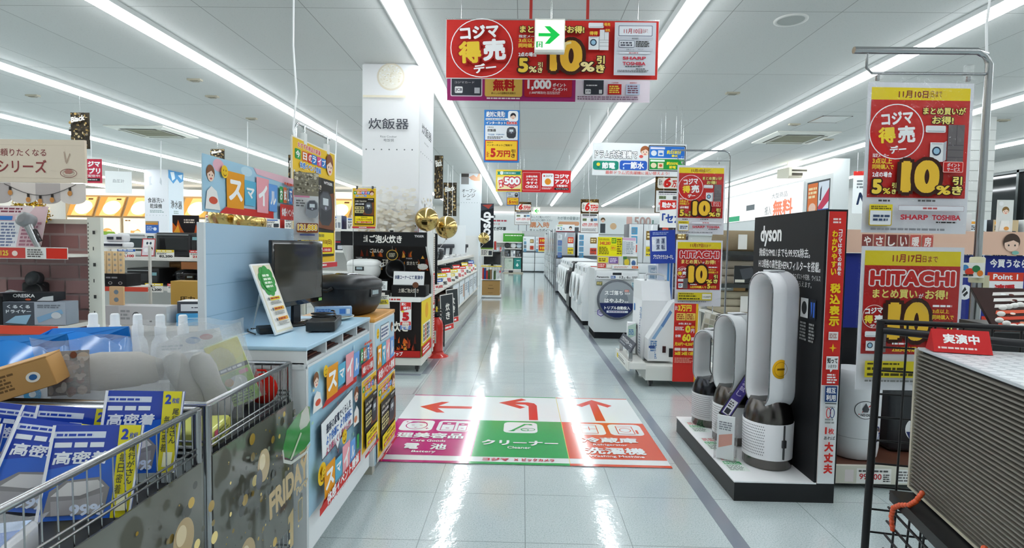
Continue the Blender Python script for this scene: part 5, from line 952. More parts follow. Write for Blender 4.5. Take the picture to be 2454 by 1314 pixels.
MB().box(-.16,.14,-.02,.2,-.012,0,'#e6e6e2','painted').build('gadget_shelf',None,(-3.9,5.21,1.166),label='small white shelf plate carrying the white appliance beside the upright',cat='shelf')
# hanging boards far left
poster('app_board','red app board hanging at the right end of the beige header board','board',.4,.43,100,130,[('r',0,0,100,130,'#c9304a'),('t','コジマ',8,12,92,42,'#fff',dict(bold=.06)),('t','アプリ',8,48,92,80,'#fff',dict(bold=.06)),('t','で配信中!',20,84,90,98,'#fff'),('r',10,104,90,120,'#2a2326'),('l',16,108,84,116,1,'#ddd')],(-7.8,9.9,2.25))
poster('category_board','white hanging board lettered for blood pressure monitors above the warm panels','board',.62,.58,100,90,[('r',0,0,100,90,'#f4f5f5'),('t','血圧計',28,32,72,46,'#8a8c90',dict(bold=0))],(-10.7,14.5,2.45),.25)
for i,(x,y,z0) in enumerate([(-10.7,14.5,3.03),(-7.8,9.9,2.69)]):
    MB().tube([(x,y+.01,z0-.01),(x,y+.01,H)],.006,'#e8e8e8','plastic').build('hanging_rod',None,label=['white rod holding the blood pressure monitor board','white rod holding the red app board at left'][i],cat='rod')
# warm backlit food panels on a far display wall
t=thing('food_display','far display wall of glowing warm food panels at the left back','display',(-13.5,22,0))
MB().box(-5,7.8,.1,.3,0,3.1,'#cdb490','painted').build('carcass',t)
rr=random.Random(12)
for k in range(11):
    x=-4.9+1.15*k; mb=MB(); sl=.35
    mb.T=Matrix(((1,0,sl,-sl*2.2),(0,1,0,0),(0,0,1,0),(0,0,0,1)))
    mb.box(x,x+1.05,.02,.09,2.15,2.95,'#d8a766','painted')
    els=[('r',0,0,105,80,'#f0c27a'),('p',[(0,0),(30,0),(15,80),(0,80)],'#d8924a'),('c',60,45,38,30,'#fff3d8'),('c',68,48,26,22,'#fffdf4'),('l',70,4,100,14,1,'#5a3a20'),('p',[(80,80),(105,40),(105,80)],'#e0a050')]
    sheet(mb,plane_front(x+.03,2.18,.0192),.99,.74,105,80,els,'warm_backlit'); mb.build('upper_panel',t)
    mb=MB(); mb.box(x,x+1.05,.02,.09,1.35,2.1,'#e9dcc4','painted')
    sheet(mb,plane_front(x+.03,1.38,.0192),.99,.7,105,80,[('r',0,0,105,80,'#f7e6c6'),('c',50,62,22,16,'#c99a5a'),('c',58,66,14,10,'#f0dcb0'),('p',[(15,80),(25,60),(80,62),(92,80)],'#6a8a3a') if k%2 else ('c',40,40,20,16,'#fff8e8'),('l',6,6,30,14,1,'#6a4a2a')],'warm_backlit'); mb.build('lower_panel',t)
MB().box(-5,7.8,-.7,.1,0,.9,'#d9d4c8','painted').build('counter_base',t)
MB().box(-5.2,8.0,-.6,.3,3.0,3.2,'#f5ead6','warm_backlit').build('light_box',t)
# shelf backs and goods seen between the smile banner and the yellow poster
t=shelf_unit('white distant shelf of red tagged goods behind the blue back board',-6.2,-2.9,10.5,11.1,(.2,.7,1.1,1.5),1.75)
rr=random.Random(31); gi=0
for z in (1.1,1.5):
    for k in range(8):
        w=.22+rr.random()*.14; h=.12+rr.random()*.16; x=-6.0+.4*k
        carton('distant_carton','goods carton %s on the %s distant board behind the blue board'%(['at the far left','second from left','third from left','fourth from left','fifth from left','sixth from left','seventh from left','at the right end'][k],'upper' if z>1.3 else 'lower'),(x,10.56,z),w,.3,h,rr.choice(['#2c2f3a','#e6e6e4','#b93a34','#d9d9d4','#3a4a70']),generic(100+gi,rr.choice(['#2c2f3a','#eceae6','#e6e6e4','#c4a27a']),rr.choice(['#c8323a','#e6c43a','#2f62b0'])),group='cartons on the distant shelf'); gi+=1
balloon('gold balloon behind the blue back board, right of the pair under the smile banner',(-2.5,5.03,1.42),.145,.4,None,(.02,.05,-.895))
balloon('gold balloon behind the blue back board, left of the pair under the smile banner',(-2.8,5.14,1.47),.135,1.2,None,(.02,.03,-.945))
# ================================================================ tiger rice cooker end display and the shelf row along the left of the aisle
t=thing('cooker_display','black and white end display of clay pot rice cookers at the left of the aisle','display',(-1.375,5.3,0))
MB().box(-.42,.41,.0,.6,.07,.14,'#e6e4da','painted').build('plinth',t)
for x in (-.36,.36):
    for y in (.05,.55): caster('caster',t,x,y,.034)
MB().box(-.41,.4,.02,.6,.14,.7,'#dedfda','painted').build('cabinet',t)
MB().box(-.43,.415,-.01,.6,.7,.725,'#e9eae6','painted').build('deck',t)
for x in (-.44,.405): MB().box(x,x+.02,.55,.6,.1,1.37,'#e3e4e0','painted').prismx([(.2,1.22),(.55,.9),(.55,1.37),(.2,1.37)],x,x+.018,'#e6e7e4','painted').build('side_frame',t)
mb=MB(); mb.box(-.425,.405,.53,.55,.72,1.3,'#1d1a19','paper')
els=[('r',0,0,830,580,'#1c1918')]
rr=random.Random(2)
def flames(x0,x1,y0,y1,n,rr):
    e=[]
    for i in range(n):
        x=x0+rr.random()*(x1-x0); y=y1-rr.random()**1.5*(y1-y0)*.8; h=30+rr.random()*70; w=8+rr.random()*16; s=(rr.random()-.5)*30
        x=max(x0+w,min(x1-w,x)); b=min(y1,y+h*.5); tp=max(y0,y-h*.5)
        e.append(('p',[(x-w,b),(x-w*.6,(b+tp)/2),(max(x0,min(x1,x+s)),tp),(x+w*.5,(b+tp)/2),(x+w,b)],rr.choice(['#a8381a','#d8601f','#e88a2a','#7a2814','#f0b04a','#5a1f12'])))
    return e
els+=flames(80,320,90,330,30,rr)+flames(400,820,90,330,40,rr)
els+=[('t','ごはんの',190,105,330,150,'#e8e2d4',dict(bold=.03)),('r',30,190,300,340,'#201c1a'),('t','TIGER',40,198,110,212,'#ddd'),('t','土鍋ご泡火炊き',50,235,240,275,'#eee8da',dict(bold=.02)),('t','王道',320,215,385,290,'#eee8da',dict(bold=.02)),('r',560,190,700,330,'#201c1a'),('t','TIGER',570,198,640,212,'#ddd'),('t','炊きたて',580,235,700,275,'#eee8da',dict(bold=.02)),('c',750,290,55,32,'#f2efe6')]+[('c',710+8*i,268+(i%3)*10,10,7,'#fbfaf4') for i in range(11)]
sheet(mb,plane_front(-.425,.72,.5294),.83,.58,830,580,els); mb.build('back_print',t)
mb=MB(); mb.box(-.435,.42,-.0+.17,.2,1.225,1.365,'#17181a','paper'); sheet(mb,plane_front(-.435,1.225,.1694),.855,.14,855,140,[('r',0,0,855,140,'#18191b'),('r',0,0,855,6,'#3a3b3d'),('t','土鍋',225,35,270,105,'#e9e6de',dict(bold=.02)),('t','ご泡火炊き',285,32,610,112,'#f2efe8',dict(bold=.035)),('t','TIGER',735,28,830,50,'#ddd',dict(bold=.03))]); mb.build('header_board',t)
mb=MB(); mb.box(-.41,.4,.012,.018,.15,.69,'#1b1716','paper'); els=[('r',0,0,810,540,'#1d1715')]+flames(5,805,260,470,70,rr)+[('t','土鍋ご泡火炊き',60,190,700,290,'#efe9dc',dict(bold=.03)),('r',0,475,810,540,'#b3231e'),('t','おいしさの秘訣マップ',300,485,640,525,'#fff',dict(bold=.03))]
sheet(mb,plane_front(-.41,.15,.0114),.81,.54,810,540,els); mb.build('front_print',t)
mb=MB(); mb.box(.4,.404,.02,.58,.15,.69,'#e6d23a','paper'); els=[('r',0,0,560,540,'#f0d02c'),('c',280,110,90,80,'#e8a81f'),('r',60,230,500,420,'#f6f2da')]+[('v','実演販売',90+90*i,240,160+90*i,410,['#2a2a2a','#c8282a','#2a2a2a','#2f62b0'][i],dict(bold=.03)) for i in range(4)]+[('r',0,440,560,540,'#d8342c'),('l',40,460,520,520,2,'#fff')]
sheet(mb,plane_right(.02,.15,.4046),.56,.54,560,540,els); mb.build('side_print',t)
mb=MB(); mb.box(.42,.426,.56,.66,.14,1.36,'#e9e3da','paper'); sheet(mb,plane_right(.56,.14,.4266),.1,1.22,100,1220,[('r',0,0,100,1220,'#eee9e0'),('r',8,420,92,760,'#d8402f'),('l',15,440,85,740,14,'#fff'),('r',8,800,92,1180,'#cf3a34'),('l',15,30,85,400,16,'#7a6a5a'),('l',15,820,85,1150,12,'#fff')]); mb.build('side_strip',t)
mb=MB(); mb.box(-.41,.4,-.018,-.01,.69,.735,'#f0efe9','paper'); sheet(mb,plane_front(-.41,.69,-.0186),.81,.045,810,45,[('r',0,0,810,45,'#eff0ec'),('l',20,10,360,36,1,'#3a62a8'),('l',400,10,640,36,1,'#c9403a')]); mb.build('price_rail',t)
mb=MB(); mb.box(.2,.31,-.012,-.009,.42,.69,'#f4f2ec','paper'); sheet(mb,plane_front(.2,.42,-.0126),.11,.27,110,270,[('r',0,0,110,270,'#f6f4f0'),('p',[(4,4),(106,4),(106,70),(4,90)],'#d8302a'),('t','更に',14,10,60,36,'#fff',dict(bold=.04)),('t','値引!',30,44,100,74,'#fff',dict(bold=.04)),('c',28,94,14,10,'#e6d23a'),('t','5',22,100,90,185,'#c8242a',dict(bold=.08)),('p',[(4,195),(106,190),(106,225),(4,225)],'#d8302a'),('t','万円!',22,197,92,222,'#fff',dict(bold=.04)),('r',4,228,106,266,'#2f5cae'),('l',12,234,98,260,2,'#c9d8f0')]); mb.build('discount_poster',t)
MB().box(-.4,-.02,.14,.5,0,.15,'#1d1e20','paper',.004).build('riser_box',None,(-1.375,5.3,.725),label='black riser box carrying the white rice cooker on the end display',cat='riser')
rice_cooker('white rice cooker on the black riser of the end display',(-1.61,5.6,.878),.0,.98,'#e9eae8','#eef0ee','#dfe0de')
MB().lathe([(.03,0),(.1,.008),(.11,.05),(.1,.055)],'#1c1c1e','plastic',24).build('inner_pot',None,(-1.4,5.68,.725),label='black rice cooker inner pot on the end display deck behind the card',cat='pot') if 0 else None
t=thing('inner_pot','round black inner pot standing upright beside the white rice cooker','pot',(-1.31,5.7,.876)); mb=MB(); mb.T=Matrix.Translation((0,0,.1))@Matrix.Rotation(1.25,4,'X'); mb.lathe([(.04,-.07),(.08,-.05),(.095,.03),(.105,.035),(.1,.037),(.088,.03),(.07,-.045),(.001,-.06)],'#1b1b1d','plastic',30); mb.build('bowl',t)
card_stand('white card with blue corner lettering standing before the flame print on the end display',(-1.13,5.46,.84),.31,.135,[('r',0,0,310,135,'#f2f4f4'),('t','体験コーナーにて',14,38,205,80,'#2c3f6a',dict(bold=.03)),('t','実演中',212,38,296,80,'#2c3f6a',dict(bold=.03))],310,135,-.04,-.2,'card',name='notice_card')
carton('cooker_carton','low black carton lettered in white under the white notice card on the end display',(-1.12,5.42,.727),.34,.2,.11,'#1a1a1c',[('r',0,0,300,100,'#19191b'),('t','土鍋ご泡火炊き',60,25,240,65,'#d9d4c8',dict(bold=.02))],300,100)
t=thing('round_tag','round dark tag with gold rim hanging over the inner pot','tag',(-1.34,5.66,1.13)); mb=MB(); mb.prism([(x*.06,z*.055) for x,z in ell(0,0,1,1,24)],-.004,.0,'#c9a24a','metal'); mb.prism([(x*.052,z*.047) for x,z in ell(0,0,1,1,24)],-.006,-.004,'#211f1c','paper'); sheet(mb,plane_front(-.04,-.03,-.0066),.08,.06,80,60,[('l',8,8,72,52,4,'#cfc8b0')]); mb.build('disc',t); MB().tube([(0,0,.05),(0,0,.24)],.002,'#ccc','metal').build('string',t)
t=thing('wooden_token','round brown wooden token standing in front of the notice card','token',(-1.04,5.36,.727)); MB().prism([(x*.03,.12+z*.03) for x,z in ell(0,0,1,1,18)],-.004,.004,'#6a4330','paper').build('disc',t); MB().box(-.004,.004,-.003,.003,0,.1,'#ccc','metal').box(-.02,.02,-.015,.015,0,.004,'#ccc','metal').build('stand',t)
card_stand('silver leaflet card before the inner pot on the end display',(-1.38,5.36,.79),.12,.11,[('r',0,0,100,90,'#cdd2d2'),('l',10,10,90,80,5,'#7a8080')],100,90,.2,-.7,'leaflet',name='leaflet_card')
carton('leaflet_box','small black carton with red trim under the silver leaflet card',(-1.4,5.33,.727),.2,.1,.06,'#202022',[('r',0,0,100,40,'#202022'),('r',55,10,85,30,'#d9d2ca'),('l',8,10,45,30,2,'#999')],100,40)
# clip poster left of the pillar
t=thing('clip_poster','small yellow live event poster clipped before the rice cooker pillar','poster',(-1.53,5.315,1.385)); mb=MB(); mb.box(-.12,.12,0,.003,0,.39,'#eee','paper'); sheet(mb,plane_front(-.12,0,-.0006),.24,.39,240,390,[('r',0,0,240,390,'#f0ece0')]+live_poster(4,-2,232,388)); mb.build('print_panel',t)
mb=MB(); mb.tube([(-.11,.006,-.656),(-.11,.006,.4),(.11,.006,.4)],.003,'#b9bbbd','metal'); mb.build('pole',t)
for x in (-.07,.08): MB().box(x-.008,x+.008,-.006,.008,.38,.41,'#6a6c6e','metal').build('clip',t)
poster('rank_poster','pink number one pop poster with cartoon woman under the rice cooker pillar print','poster',.155,.215,80,110,[('r',0,0,80,110,'#d8447a'),('R',14,8,66,40,8,'#f4f4f4'),('t','第1位',20,14,60,34,'#c8284a',dict(bold=.03)),('face',54,62,18,'#3a2420'),('c',24,66,16,14,'#f8f0f4'),('r',6,84,74,104,'#f6f0f4'),('t','大賞2023',14,88,68,100,'#d8302a',dict(bold=.03))],(-1.345,6.71,1.36))
balloon('large gold balloon floating at the right edge of the rice cooker pillar',(-1.125,6.45,1.535),.137,-.2,None,(-.05,.06,-.512))
balloon('large gold balloon right of and below the one by the rice cooker pillar',(-.93,6.7,1.455),.135,.35,None,(-.22,.08,-.43))
balloon('small distant gold balloon beside the tall vertical brand sign',(-.87,12.3,1.4),.125,.2,None,(-.16,.06,-.3))
# ---- fire extinguisher
t=thing('fire_extinguisher','red fire extinguisher standing in a red base by the black and white end display','fire extinguisher',(-.945,6.1,0))
MB().lathe([(.068,.03),(.072,.04),(.072,.36),(.062,.4),(.035,.425),(.03,.44)],'#cf2a20','gloss',24).build('tank',t)
MB().lathe([(.03,.44),(.03,.47),(.02,.48)],'#2c2d30','metal',12).box(-.02,.06,-.012,.012,.48,.5,'#26272a','plastic').box(-.02,.07,-.01,.01,.515,.53,'#26272a','plastic').build('valve_lever',t)
MB().lathe([(.012,.5),(.015,.53),(.004,.56)],'#e6c41f','plastic',10).build('safety_pin',t)
MB().tube([(.03,-.02,.46),(.075,-.04,.44),(.09,-.05,.36),(.09,-.05,.12)],.009,'#1b1c1e','plastic',8).build('hose',t)
MB().lathe([(.135,0),(.13,.012),(.085,.03),(.075,.06),(.078,.062)],'#cf2a20','gloss',24).build('base_tray',t)
mb=MB(); mb.T=RZ(-.3); sheet(mb,plane_front(-.03,.16,-.0735),.06,.14,60,140,[('r',0,0,60,140,'#e9e6dc'),('l',5,5,55,60,5,'#444'),('c',18,85,8,8,'#3a62a8'),('c',42,85,8,8,'#d8c43a'),('l',5,105,55,135,3,'#444')]); mb.build('label_print',t)
# ---- shelf row
t=thing('aisle_gondola','long white gondola of cookers and dryers lining the left of the aisle','shelf',(-1.5,6.3,0)); L=6.1
MB().box(-.02,.02,.0,L,.1,1.4,'#e2e4e4','painted').build('back_panel',t)
MB().box(-.5,.5,.02,L,0,.12,'#d6d5cd','painted').build('plinth',t)
for z,d in ((.3,.5),(.7,.48),(1.02,.4)): MB().box(.02,d,.02,L,z-.022,z,'#e6e6e2','painted').box(d,d+.008,.0,L,z-.04,z+.004,'#e9e4da','paper').build('shelf_board',t)
for y in (0,2.05,4.1,L-.03): MB().box(-.03,.03,y,y+.04,0,1.42,'#e6e5dc','painted').build('upright',t)
MB().box(-.02,.5,L-.02,L,.12,1.45,'#e9ebea','painted').build('end_panel',t)
poster('vertical_sign','tall narrow black sign with white vertical lettering heading the left aisle shelf','sign',.115,.58,100,500,[('r',0,0,100,500,'#18191b'),('v','おいしさの秘訣、大火力にあり',36,30,66,450,'#e9e6de',dict(bold=.01)),('l',20,470,80,482,1,'#bbb')],(-1.03,6.2955,.79),0)
cook=rice_cooker('black rice cooker at the near end of the left aisle shelf, behind the black sign',(-1.25,6.53,.7),1.57,1.0,'#1a1b1d','#222428',mat='plastic')
nm=['second rice cooker from the near end of the left aisle shelf','third rice cooker from the near end of the left aisle shelf','fourth rice cooker from the near end of the left aisle shelf','fifth rice cooker from the near end of the left aisle shelf','sixth rice cooker from the near end of the left aisle shelf']
rice_cooker(nm[0].replace('second','white, second'),(-1.25,6.94,.7),1.57,1.0,'#e2e3e2','#e8e9e8','#d6d7d6')
for i in range(1,5): dup(cook,(-1.25,6.94+.42*i,.7),1.57,nm[i])
for i in range(4): dup(cook,(-1.3,6.6+.5*i,1.02),1.57,['first','second','third','fourth'][i]+' black rice cooker on the top board of the left aisle shelf',(.8,.8,.8))
# hair dryers on stands further on
t=thing('hair_dryer','dark hair dryer on a stand, nearest of the dryers on the left aisle shelf','hair dryer',(-1.22,9.1,.7),-1.2)
MB().tube([(0,0,.2),(0,.13,.2)],.035,'#3a3c42','plastic',12).tube([(0,-.04,.2),(0,0,.2)],.028,'#26282b','plastic',12).build('barrel',t); MB().tube([(0,.09,.19),(0,.075,.06)],.018,'#3a3c42','plastic',10).build('grip',t)
MB().lathe([(.06,0),(.06,.01),(.012,.015),(.012,.09)],'#d9dadb','plastic',14,(0,.075,0)).build('stand',t)
for i in range(7): dup(t,(-1.22+.04*(i%2),9.1+.36*(i+1),.7),-1.2,['second','third','fourth','fifth','sixth','seventh','farthest'][i]+' hair dryer along the left aisle shelf')
for i in range(8): dup(t,(-1.31+.04*(i%2),8.7+.4*i,1.02),-1.2,'top board hair dryer, %s in line along the left aisle shelf'%['nearest','second','third','fourth','fifth','sixth','seventh','last'][i])
# dark tag boards leaning out, then white ones
def tagboard(label,y,z,w,h,els,U,V,lean=.3,rz=1.25,x=-.97,name='tag_board',group=None):
    mb=MB(); mb.T=Matrix.Rotation(-lean,4,'X'); mb.box(-w/2,w/2,0,.004,0,h,'#e2e0d8','paper'); sheet(mb,plane_front(-w/2,0,-.0006),w,h,U,V,els); return mb.build(name,None,(x,y,z),rz,label=label,cat='board',group=group)
dk=[('r',0,0,100,170,'#e4dfd8'),('r',4,4,96,140,'#2b3033'),('v','炊き',38,40,70,120,'#e9e6de',dict(bold=.03)),('r',4,142,96,166,'#d8403a'),('l',10,148,90,162,1,'#fff')]
tagboard('dark price board with red foot leaning out low by the fire extinguisher',6.85,.17,.36,.46,dk,100,170,.05,1.25,-.92)
tagboard('second dark price board with red foot, just beyond the first by the aisle',7.3,.2,.36,.46,dk,100,170,.05,1.25,-.91)
MB().box(-.46,.0,-.02,.02,0,.16,'#6a6c6e','painted').box(-.46,.0,.5,.54,0,.2,'#6a6c6e','painted').build('board_bracket',None,(-.95,6.75,.12-.12+.0),label='grey bracket under the two dark price boards',cat='bracket') if 0 else None
for i in range(5):
    tagboard(['nearest','second','third','fourth','farthest'][i]+' white panel on the front of the left aisle shelf',8.2+.82*i,.3,.72,.36,[('r',0,0,200,100,'#e6ebee'),('r',0,0,200,5,'#c9ced2'),('l',20,20,120,60,4,'#8a9096'),('R',140,20,190,80,6,['#b9c4cc','#c9a08a','#9ab0c0','#c4c8cc','#a9b0b8'][i])],200,100,0,1.5708,-.985,'shelf_banner','white panels along the left aisle shelf')
rr=random.Random(17)
for i in range(13):
    y=6.55+.4*i; card_stand('tilted price card, number %s from the near end on the left aisle shelf edge'%['one','two','three','four','five','six','seven','eight','nine','ten','eleven','twelve','thirteen','fourteen'][i],(-.99,y,.706),.2,.13+.05*(i%3),price(50+i),100,100,1.1,-.2,group='price cards along the left aisle shelf')
for i in range(5):
    o=carton('shelf_carton',['nearest','second','third','fourth','farthest'][i]+' dark cooker carton on the lowest board of the left aisle shelf',(-1.25,6.6+.45*i,.3),.34,.3,.26,'#4a342a',generic(70+i,'#3a2c26','#a8481f'),side=generic(80+i,'#3a2c26','#a8481f'),rz=0,group='cooker cartons low on the left aisle shelf')
MB().box(0,.42,0,.02,.0,.5,'#eef2f4','paper').build('white_leaf_board',None,(-1.42,9.6,1.08),label='white backing board above the dryers on the left aisle shelf',cat='board')
t=poster('sketch_board','white board with pale sketch standing on the far part of the left aisle shelf','board',.8,.42,200,105,[('r',0,0,200,105,'#f1f5f4'),('g',110,50,14,16,2,'#9ab09a'),('l',90,75,130,85,1,'#9ab09a'),('r',150,4,196,30,'#dfe9e6')],(-1.4,11.4,1.03),1.5)
# sign and trolley with monitor at the far end
poster('brand_sign','tall black vertical sign with big white lettering running down the left aisle','sign',.3,1.02,100,300,[('r',0,0,100,300,'#14181f'),('p',[(0,0),(100,0),(100,30),(0,50)],'#3a3f4a'),('p',[(10,10),(90,5),(60,36)],'#a8443a'),('t','dyson',-62,110,162,200,'#fff',dict(bold=.04,rot=math.pi/2))],(-.835,12.8,1.18))
MB().tube([(0,0,0),(0,0,1.2)],.004,'#ccc','metal').build('hanging_wire',None,(-.835,12.81,2.199),label='thin wire holding the tall black brand sign from the ceiling',cat='wire')
card_stand('small price sheet with green band fixed below the tall black brand sign',(-.835,12.797,.982),.28,.2,[('r',0,0,100,70,'#e6e2d8'),('r',0,0,100,12,'#6a8a3a'),('l',6,18,60,60,4,'#555'),('r',65,24,94,60,'#3a3d44')],100,70,0,0,'card',base=False)
t=thing('monitor_trolley','narrow white trolley with yellow shelf, carrying a black monitor and files','trolley',(-.74,13.0,0))
MB().box(-.24,.24,0,.3,.02,.06,'#e9ebea','painted').build('base',t)
for x in (-.23,.22): MB().box(x,x+.015,.28,.3,.06,1.2,'#c9ccce','metal').build('upright',t)
MB().box(-.24,.24,0,.3,.735,.755,'#e6c83a','painted').build('yellow_shelf',t); MB().box(-.24,.24,0,.3,.42,.435,'#dfe2e2','painted').build('lower_shelf',t); MB().box(-.24,.24,.0,.3,1.12,1.135,'#dfe2e2','painted').build('upper_shelf',t)
t=thing('monitor','small black monitor on the yellow shelf of the far trolley','monitor',(-.72,13.05,.755)); hs=MB().box(-.2,.2,0,.03,.03,.33,'#121316','plastic',.005).build('housing',t); MB().box(-.19,.19,-.002,0,.04,.32,'#1b1d20','screen').build('screen',hs); MB().box(-.1,.1,0,.12,0,.006,'#16171a','plastic').box(-.03,.03,.012,.03,0,.05,'#16171a','plastic').build('foot',t)
carton('kraft_carton','brown kraft carton on the floor under the far trolley',(-.745,12.92,.0),.47,.3,.4,'#a98452',[('r',0,0,100,85,'#a5814f'),('l',38,24,62,28,1,'#4a3418'),('t','Panasonic',34,42,66,48,'#2c2010',dict(bold=.03)),('l',35,70,65,73,1,'#4a3418')],100,85) if 0 else carton('kraft_carton','brown kraft carton on the base of the far trolley',(-.74,13.01,.062),.42,.25,.34,'#a98452',[('r',0,0,100,85,'#a5814f'),('l',38,24,62,28,1,'#4a3418'),('t','Panasonic',34,42,66,48,'#2c2010',dict(bold=.03)),('l',35,70,65,73,1,'#4a3418')],100,85)
rr=random.Random(23)
for lv,z in (('lower',.435),('top',1.135)):
    for k in range(7):
        h=.2+rr.random()*.07; MB().box(-.018,.018,0,.2,0,h,rr.choice(['#2f4a8c','#e6e8ea','#b93a34','#dfe2e4','#4a5f3a','#8a6a4a','#e6e8ea']),'paper',.002).build('file_binder',None,(-.93+.046*k,13.03,z),label='%s binder from the left on the %s shelf of the far trolley'%(['first','second','third','fourth','fifth','sixth','seventh','eighth','ninth'][k],lv),cat='binder',group='binders on the far trolley')
# ================================================================ right side of the aisle: washers, fridges, demo cart, sign poles
def washer(label,loc,rz,col='#e9ebec',door='#3a3f48',h=.95,w=.62,front=None,group=None,slant=.09,base=.07):
    t=thing('washing_machine',label,'washing machine',loc,rz,group); d=.66
    mb=MB(); pr=[(.0,base),(.0,h*.6),(slant*.6,h*.86),(slant,h-.02),(slant+.03,h),(d,h),(d,base)]
    mb.prismx(pr,-w/2,w/2,col,'plastic'); mb.box(-w/2+.004,w/2-.004,-.002,.002,base+.28,base+.284,'#8f9498','matte'); mb.build('cabinet',t)
    MB().box(-w/2+.01,w/2-.01,.02,d-.02,0,base,'#202225','matte').build('base_tray',t)
    a=math.atan2(slant*.6,h*.26)*.6; M=Matrix.Translation((0,.004,h*.565))@Matrix.Rotation(-a*.7,4,'X')
    mb=MB(); mb.T=M@Matrix.Rotation(math.pi/2,4,'X'); q=1 if front is None else 1.13; mb.lathe([(.235*q,-.02),(.24*q,.03),(.225*q,.045),(.2*q,.045),(.19*q,.03)],col if front is None else '#5a5f66','plastic',40,cap=False); dr=mb.build('door',t); mb=MB(); mb.T=M@Matrix.Rotation(math.pi/2,4,'X'); mb.lathe([(.195*q,.03),(.15,.042),(.001,.05)],door,'screen',40,cap=False); mb.build('door_glass',dr)
    mb=MB(); mb.box(-w/2+.02,w/2-.02,slant*.75-.012,slant*.8,h*.87,h*.97,'#dfe3e6' if front is None else '#eceff1','plastic',.004); cp=mb.build('control_panel',t); MB().box(-.06,.06,slant*.75-.0135,slant*.75-.011,h*.89,h*.95,'#23262b','screen').build('display',cp)
    return t,M
nm=['nearest white drum washer of the row facing the aisle','second white drum washer of the row facing the aisle','third white drum washer of the row facing the aisle','black drum washer among the white row facing the aisle','white drum washer just beyond the black one','second white drum washer beyond the black one','third white drum washer beyond the black one','fourth white drum washer beyond the black one','farthest white drum washer of the row before the refrigerators']
w0=None
for i,n_ in enumerate(nm):
    if i==3: washer(n_,(.91,9.05+.66*i,0),-math.pi/2,'#24262a','#15171a'); continue
    if w0 is None: w0,_=washer(n_,(.95,9.05,0),-math.pi/2,'#e9eced','#4a4e55')
    else: dup(w0,(.95,9.05+.66*i,0),-math.pi/2,n_)
poster('side_poster','narrow red and blue poster strip on the near side of the nearest row washer','poster',.12,.86,60,430,[('r',0,0,60,430,'#c8332c'),('p',[(5,10),(55,30),(55,180),(5,160)],'#e6b43a'),('v','お得意',12,40,48,150,'#b3231e',dict(bold=.04)),('r',6,180,54,240,'#eee4dc'),('l',10,186,50,234,5,'#a33'),('r',0,260,60,430,'#2f73c4'),('v','分割払',12,270,48,420,'#dfeaf7',dict(bold=.04))],(1.13,8.71,.08))
t,M=washer('large silver front loading washer with katakana printed on its round door',(1.285,7.5,0),0,'#cfd3d4','#8a9096',.95,.6,front=True,slant=.05,base=.09)
mb=MB(); mb.T=M@Matrix.Rotation(0,4,'X')
R_=.243; els=[('c',215,215,215,215,'#9aa0a6'),('c',215,225,130,130,'#7d848c'),('p',[(215+213*math.cos(a),215+213*math.sin(a)) for a in [math.pi*(.06+.88*i/24) for i in range(25)]],'#1f2a5c'),
 ('t','スゴ落ち',62,105,280,160,'#ffffff',dict(bold=.03)),('r',300,95,350,120,'#d8604a'),('t','温水',304,98,346,117,'#fff'),('t','泡洗浄',300,128,365,152,'#eee',dict(bold=.02)),('t','はやふわ',62,200,290,252,'#ffffff',dict(bold=.03)),('t','乾燥',300,230,345,252,'#eee'),('t','トリプル自動投入',62,292,368,332,'#ffffff',dict(bold=.03)),('r',88,345,342,370,'#dfe4ee'),('l',110,350,320,366,1,'#7a5a8a')]
sheet(mb,plane_front(-R_,-R_,-.052),2*R_,2*R_,430,430,els,'paper'); mb.build('door_print',t)
mb=MB(); sheet(mb,plane_front(-.29,.8,-.004),.58,.07,580,70,[('r',0,0,580,55,'#eef0f2'),('t','Panasonic',12,14,180,40,'#222',dict(bold=.035)),('r',200,10,265,46,'#2f5aa0'),('l',205,16,260,40,2,'#dfe9f5'),('t','12',320,10,370,44,'#333',dict(bold=.02)),('t','kg',374,26,395,44,'#333'),('t','6',415,10,440,44,'#333',dict(bold=.02)),('t','kg',444,26,465,44,'#333'),('l',490,14,570,44,2,'#777')]); mb.build('name_strip',t)
mb=MB(); sheet(mb,plane_front(-.27,.3,-.004),.12,.12,100,100,[('p',[(50,2),(92,26),(92,74),(50,98),(8,74),(8,26)],'#6a5aa8'),('p',[(50,12),(83,31),(83,69),(50,88),(17,69),(17,31)],'#e9e6f4'),('l',22,34,78,66,3,'#6a5aa8')]); mb.build('sticker',t); MB().box(.19,.21,-.004,0,.17,.2,'#2c2d30','matte').build('drain_latch',t)
mb=MB(); sheet(mb,plane_front(.19,.68,-.004),.1,.1,100,100,[('r',0,0,100,100,'#dbe9ec'),('l',8,8,92,92,5,'#4a8aa0')]); mb.build('info_label',t); mb=MB(); sheet(mb,plane_front(-.28,.73,-.004),.08,.05,100,60,[('r',0,0,100,60,'#6a6a4a'),('l',8,8,92,50,2,'#e6d68a')]); mb.build('info_label',t)
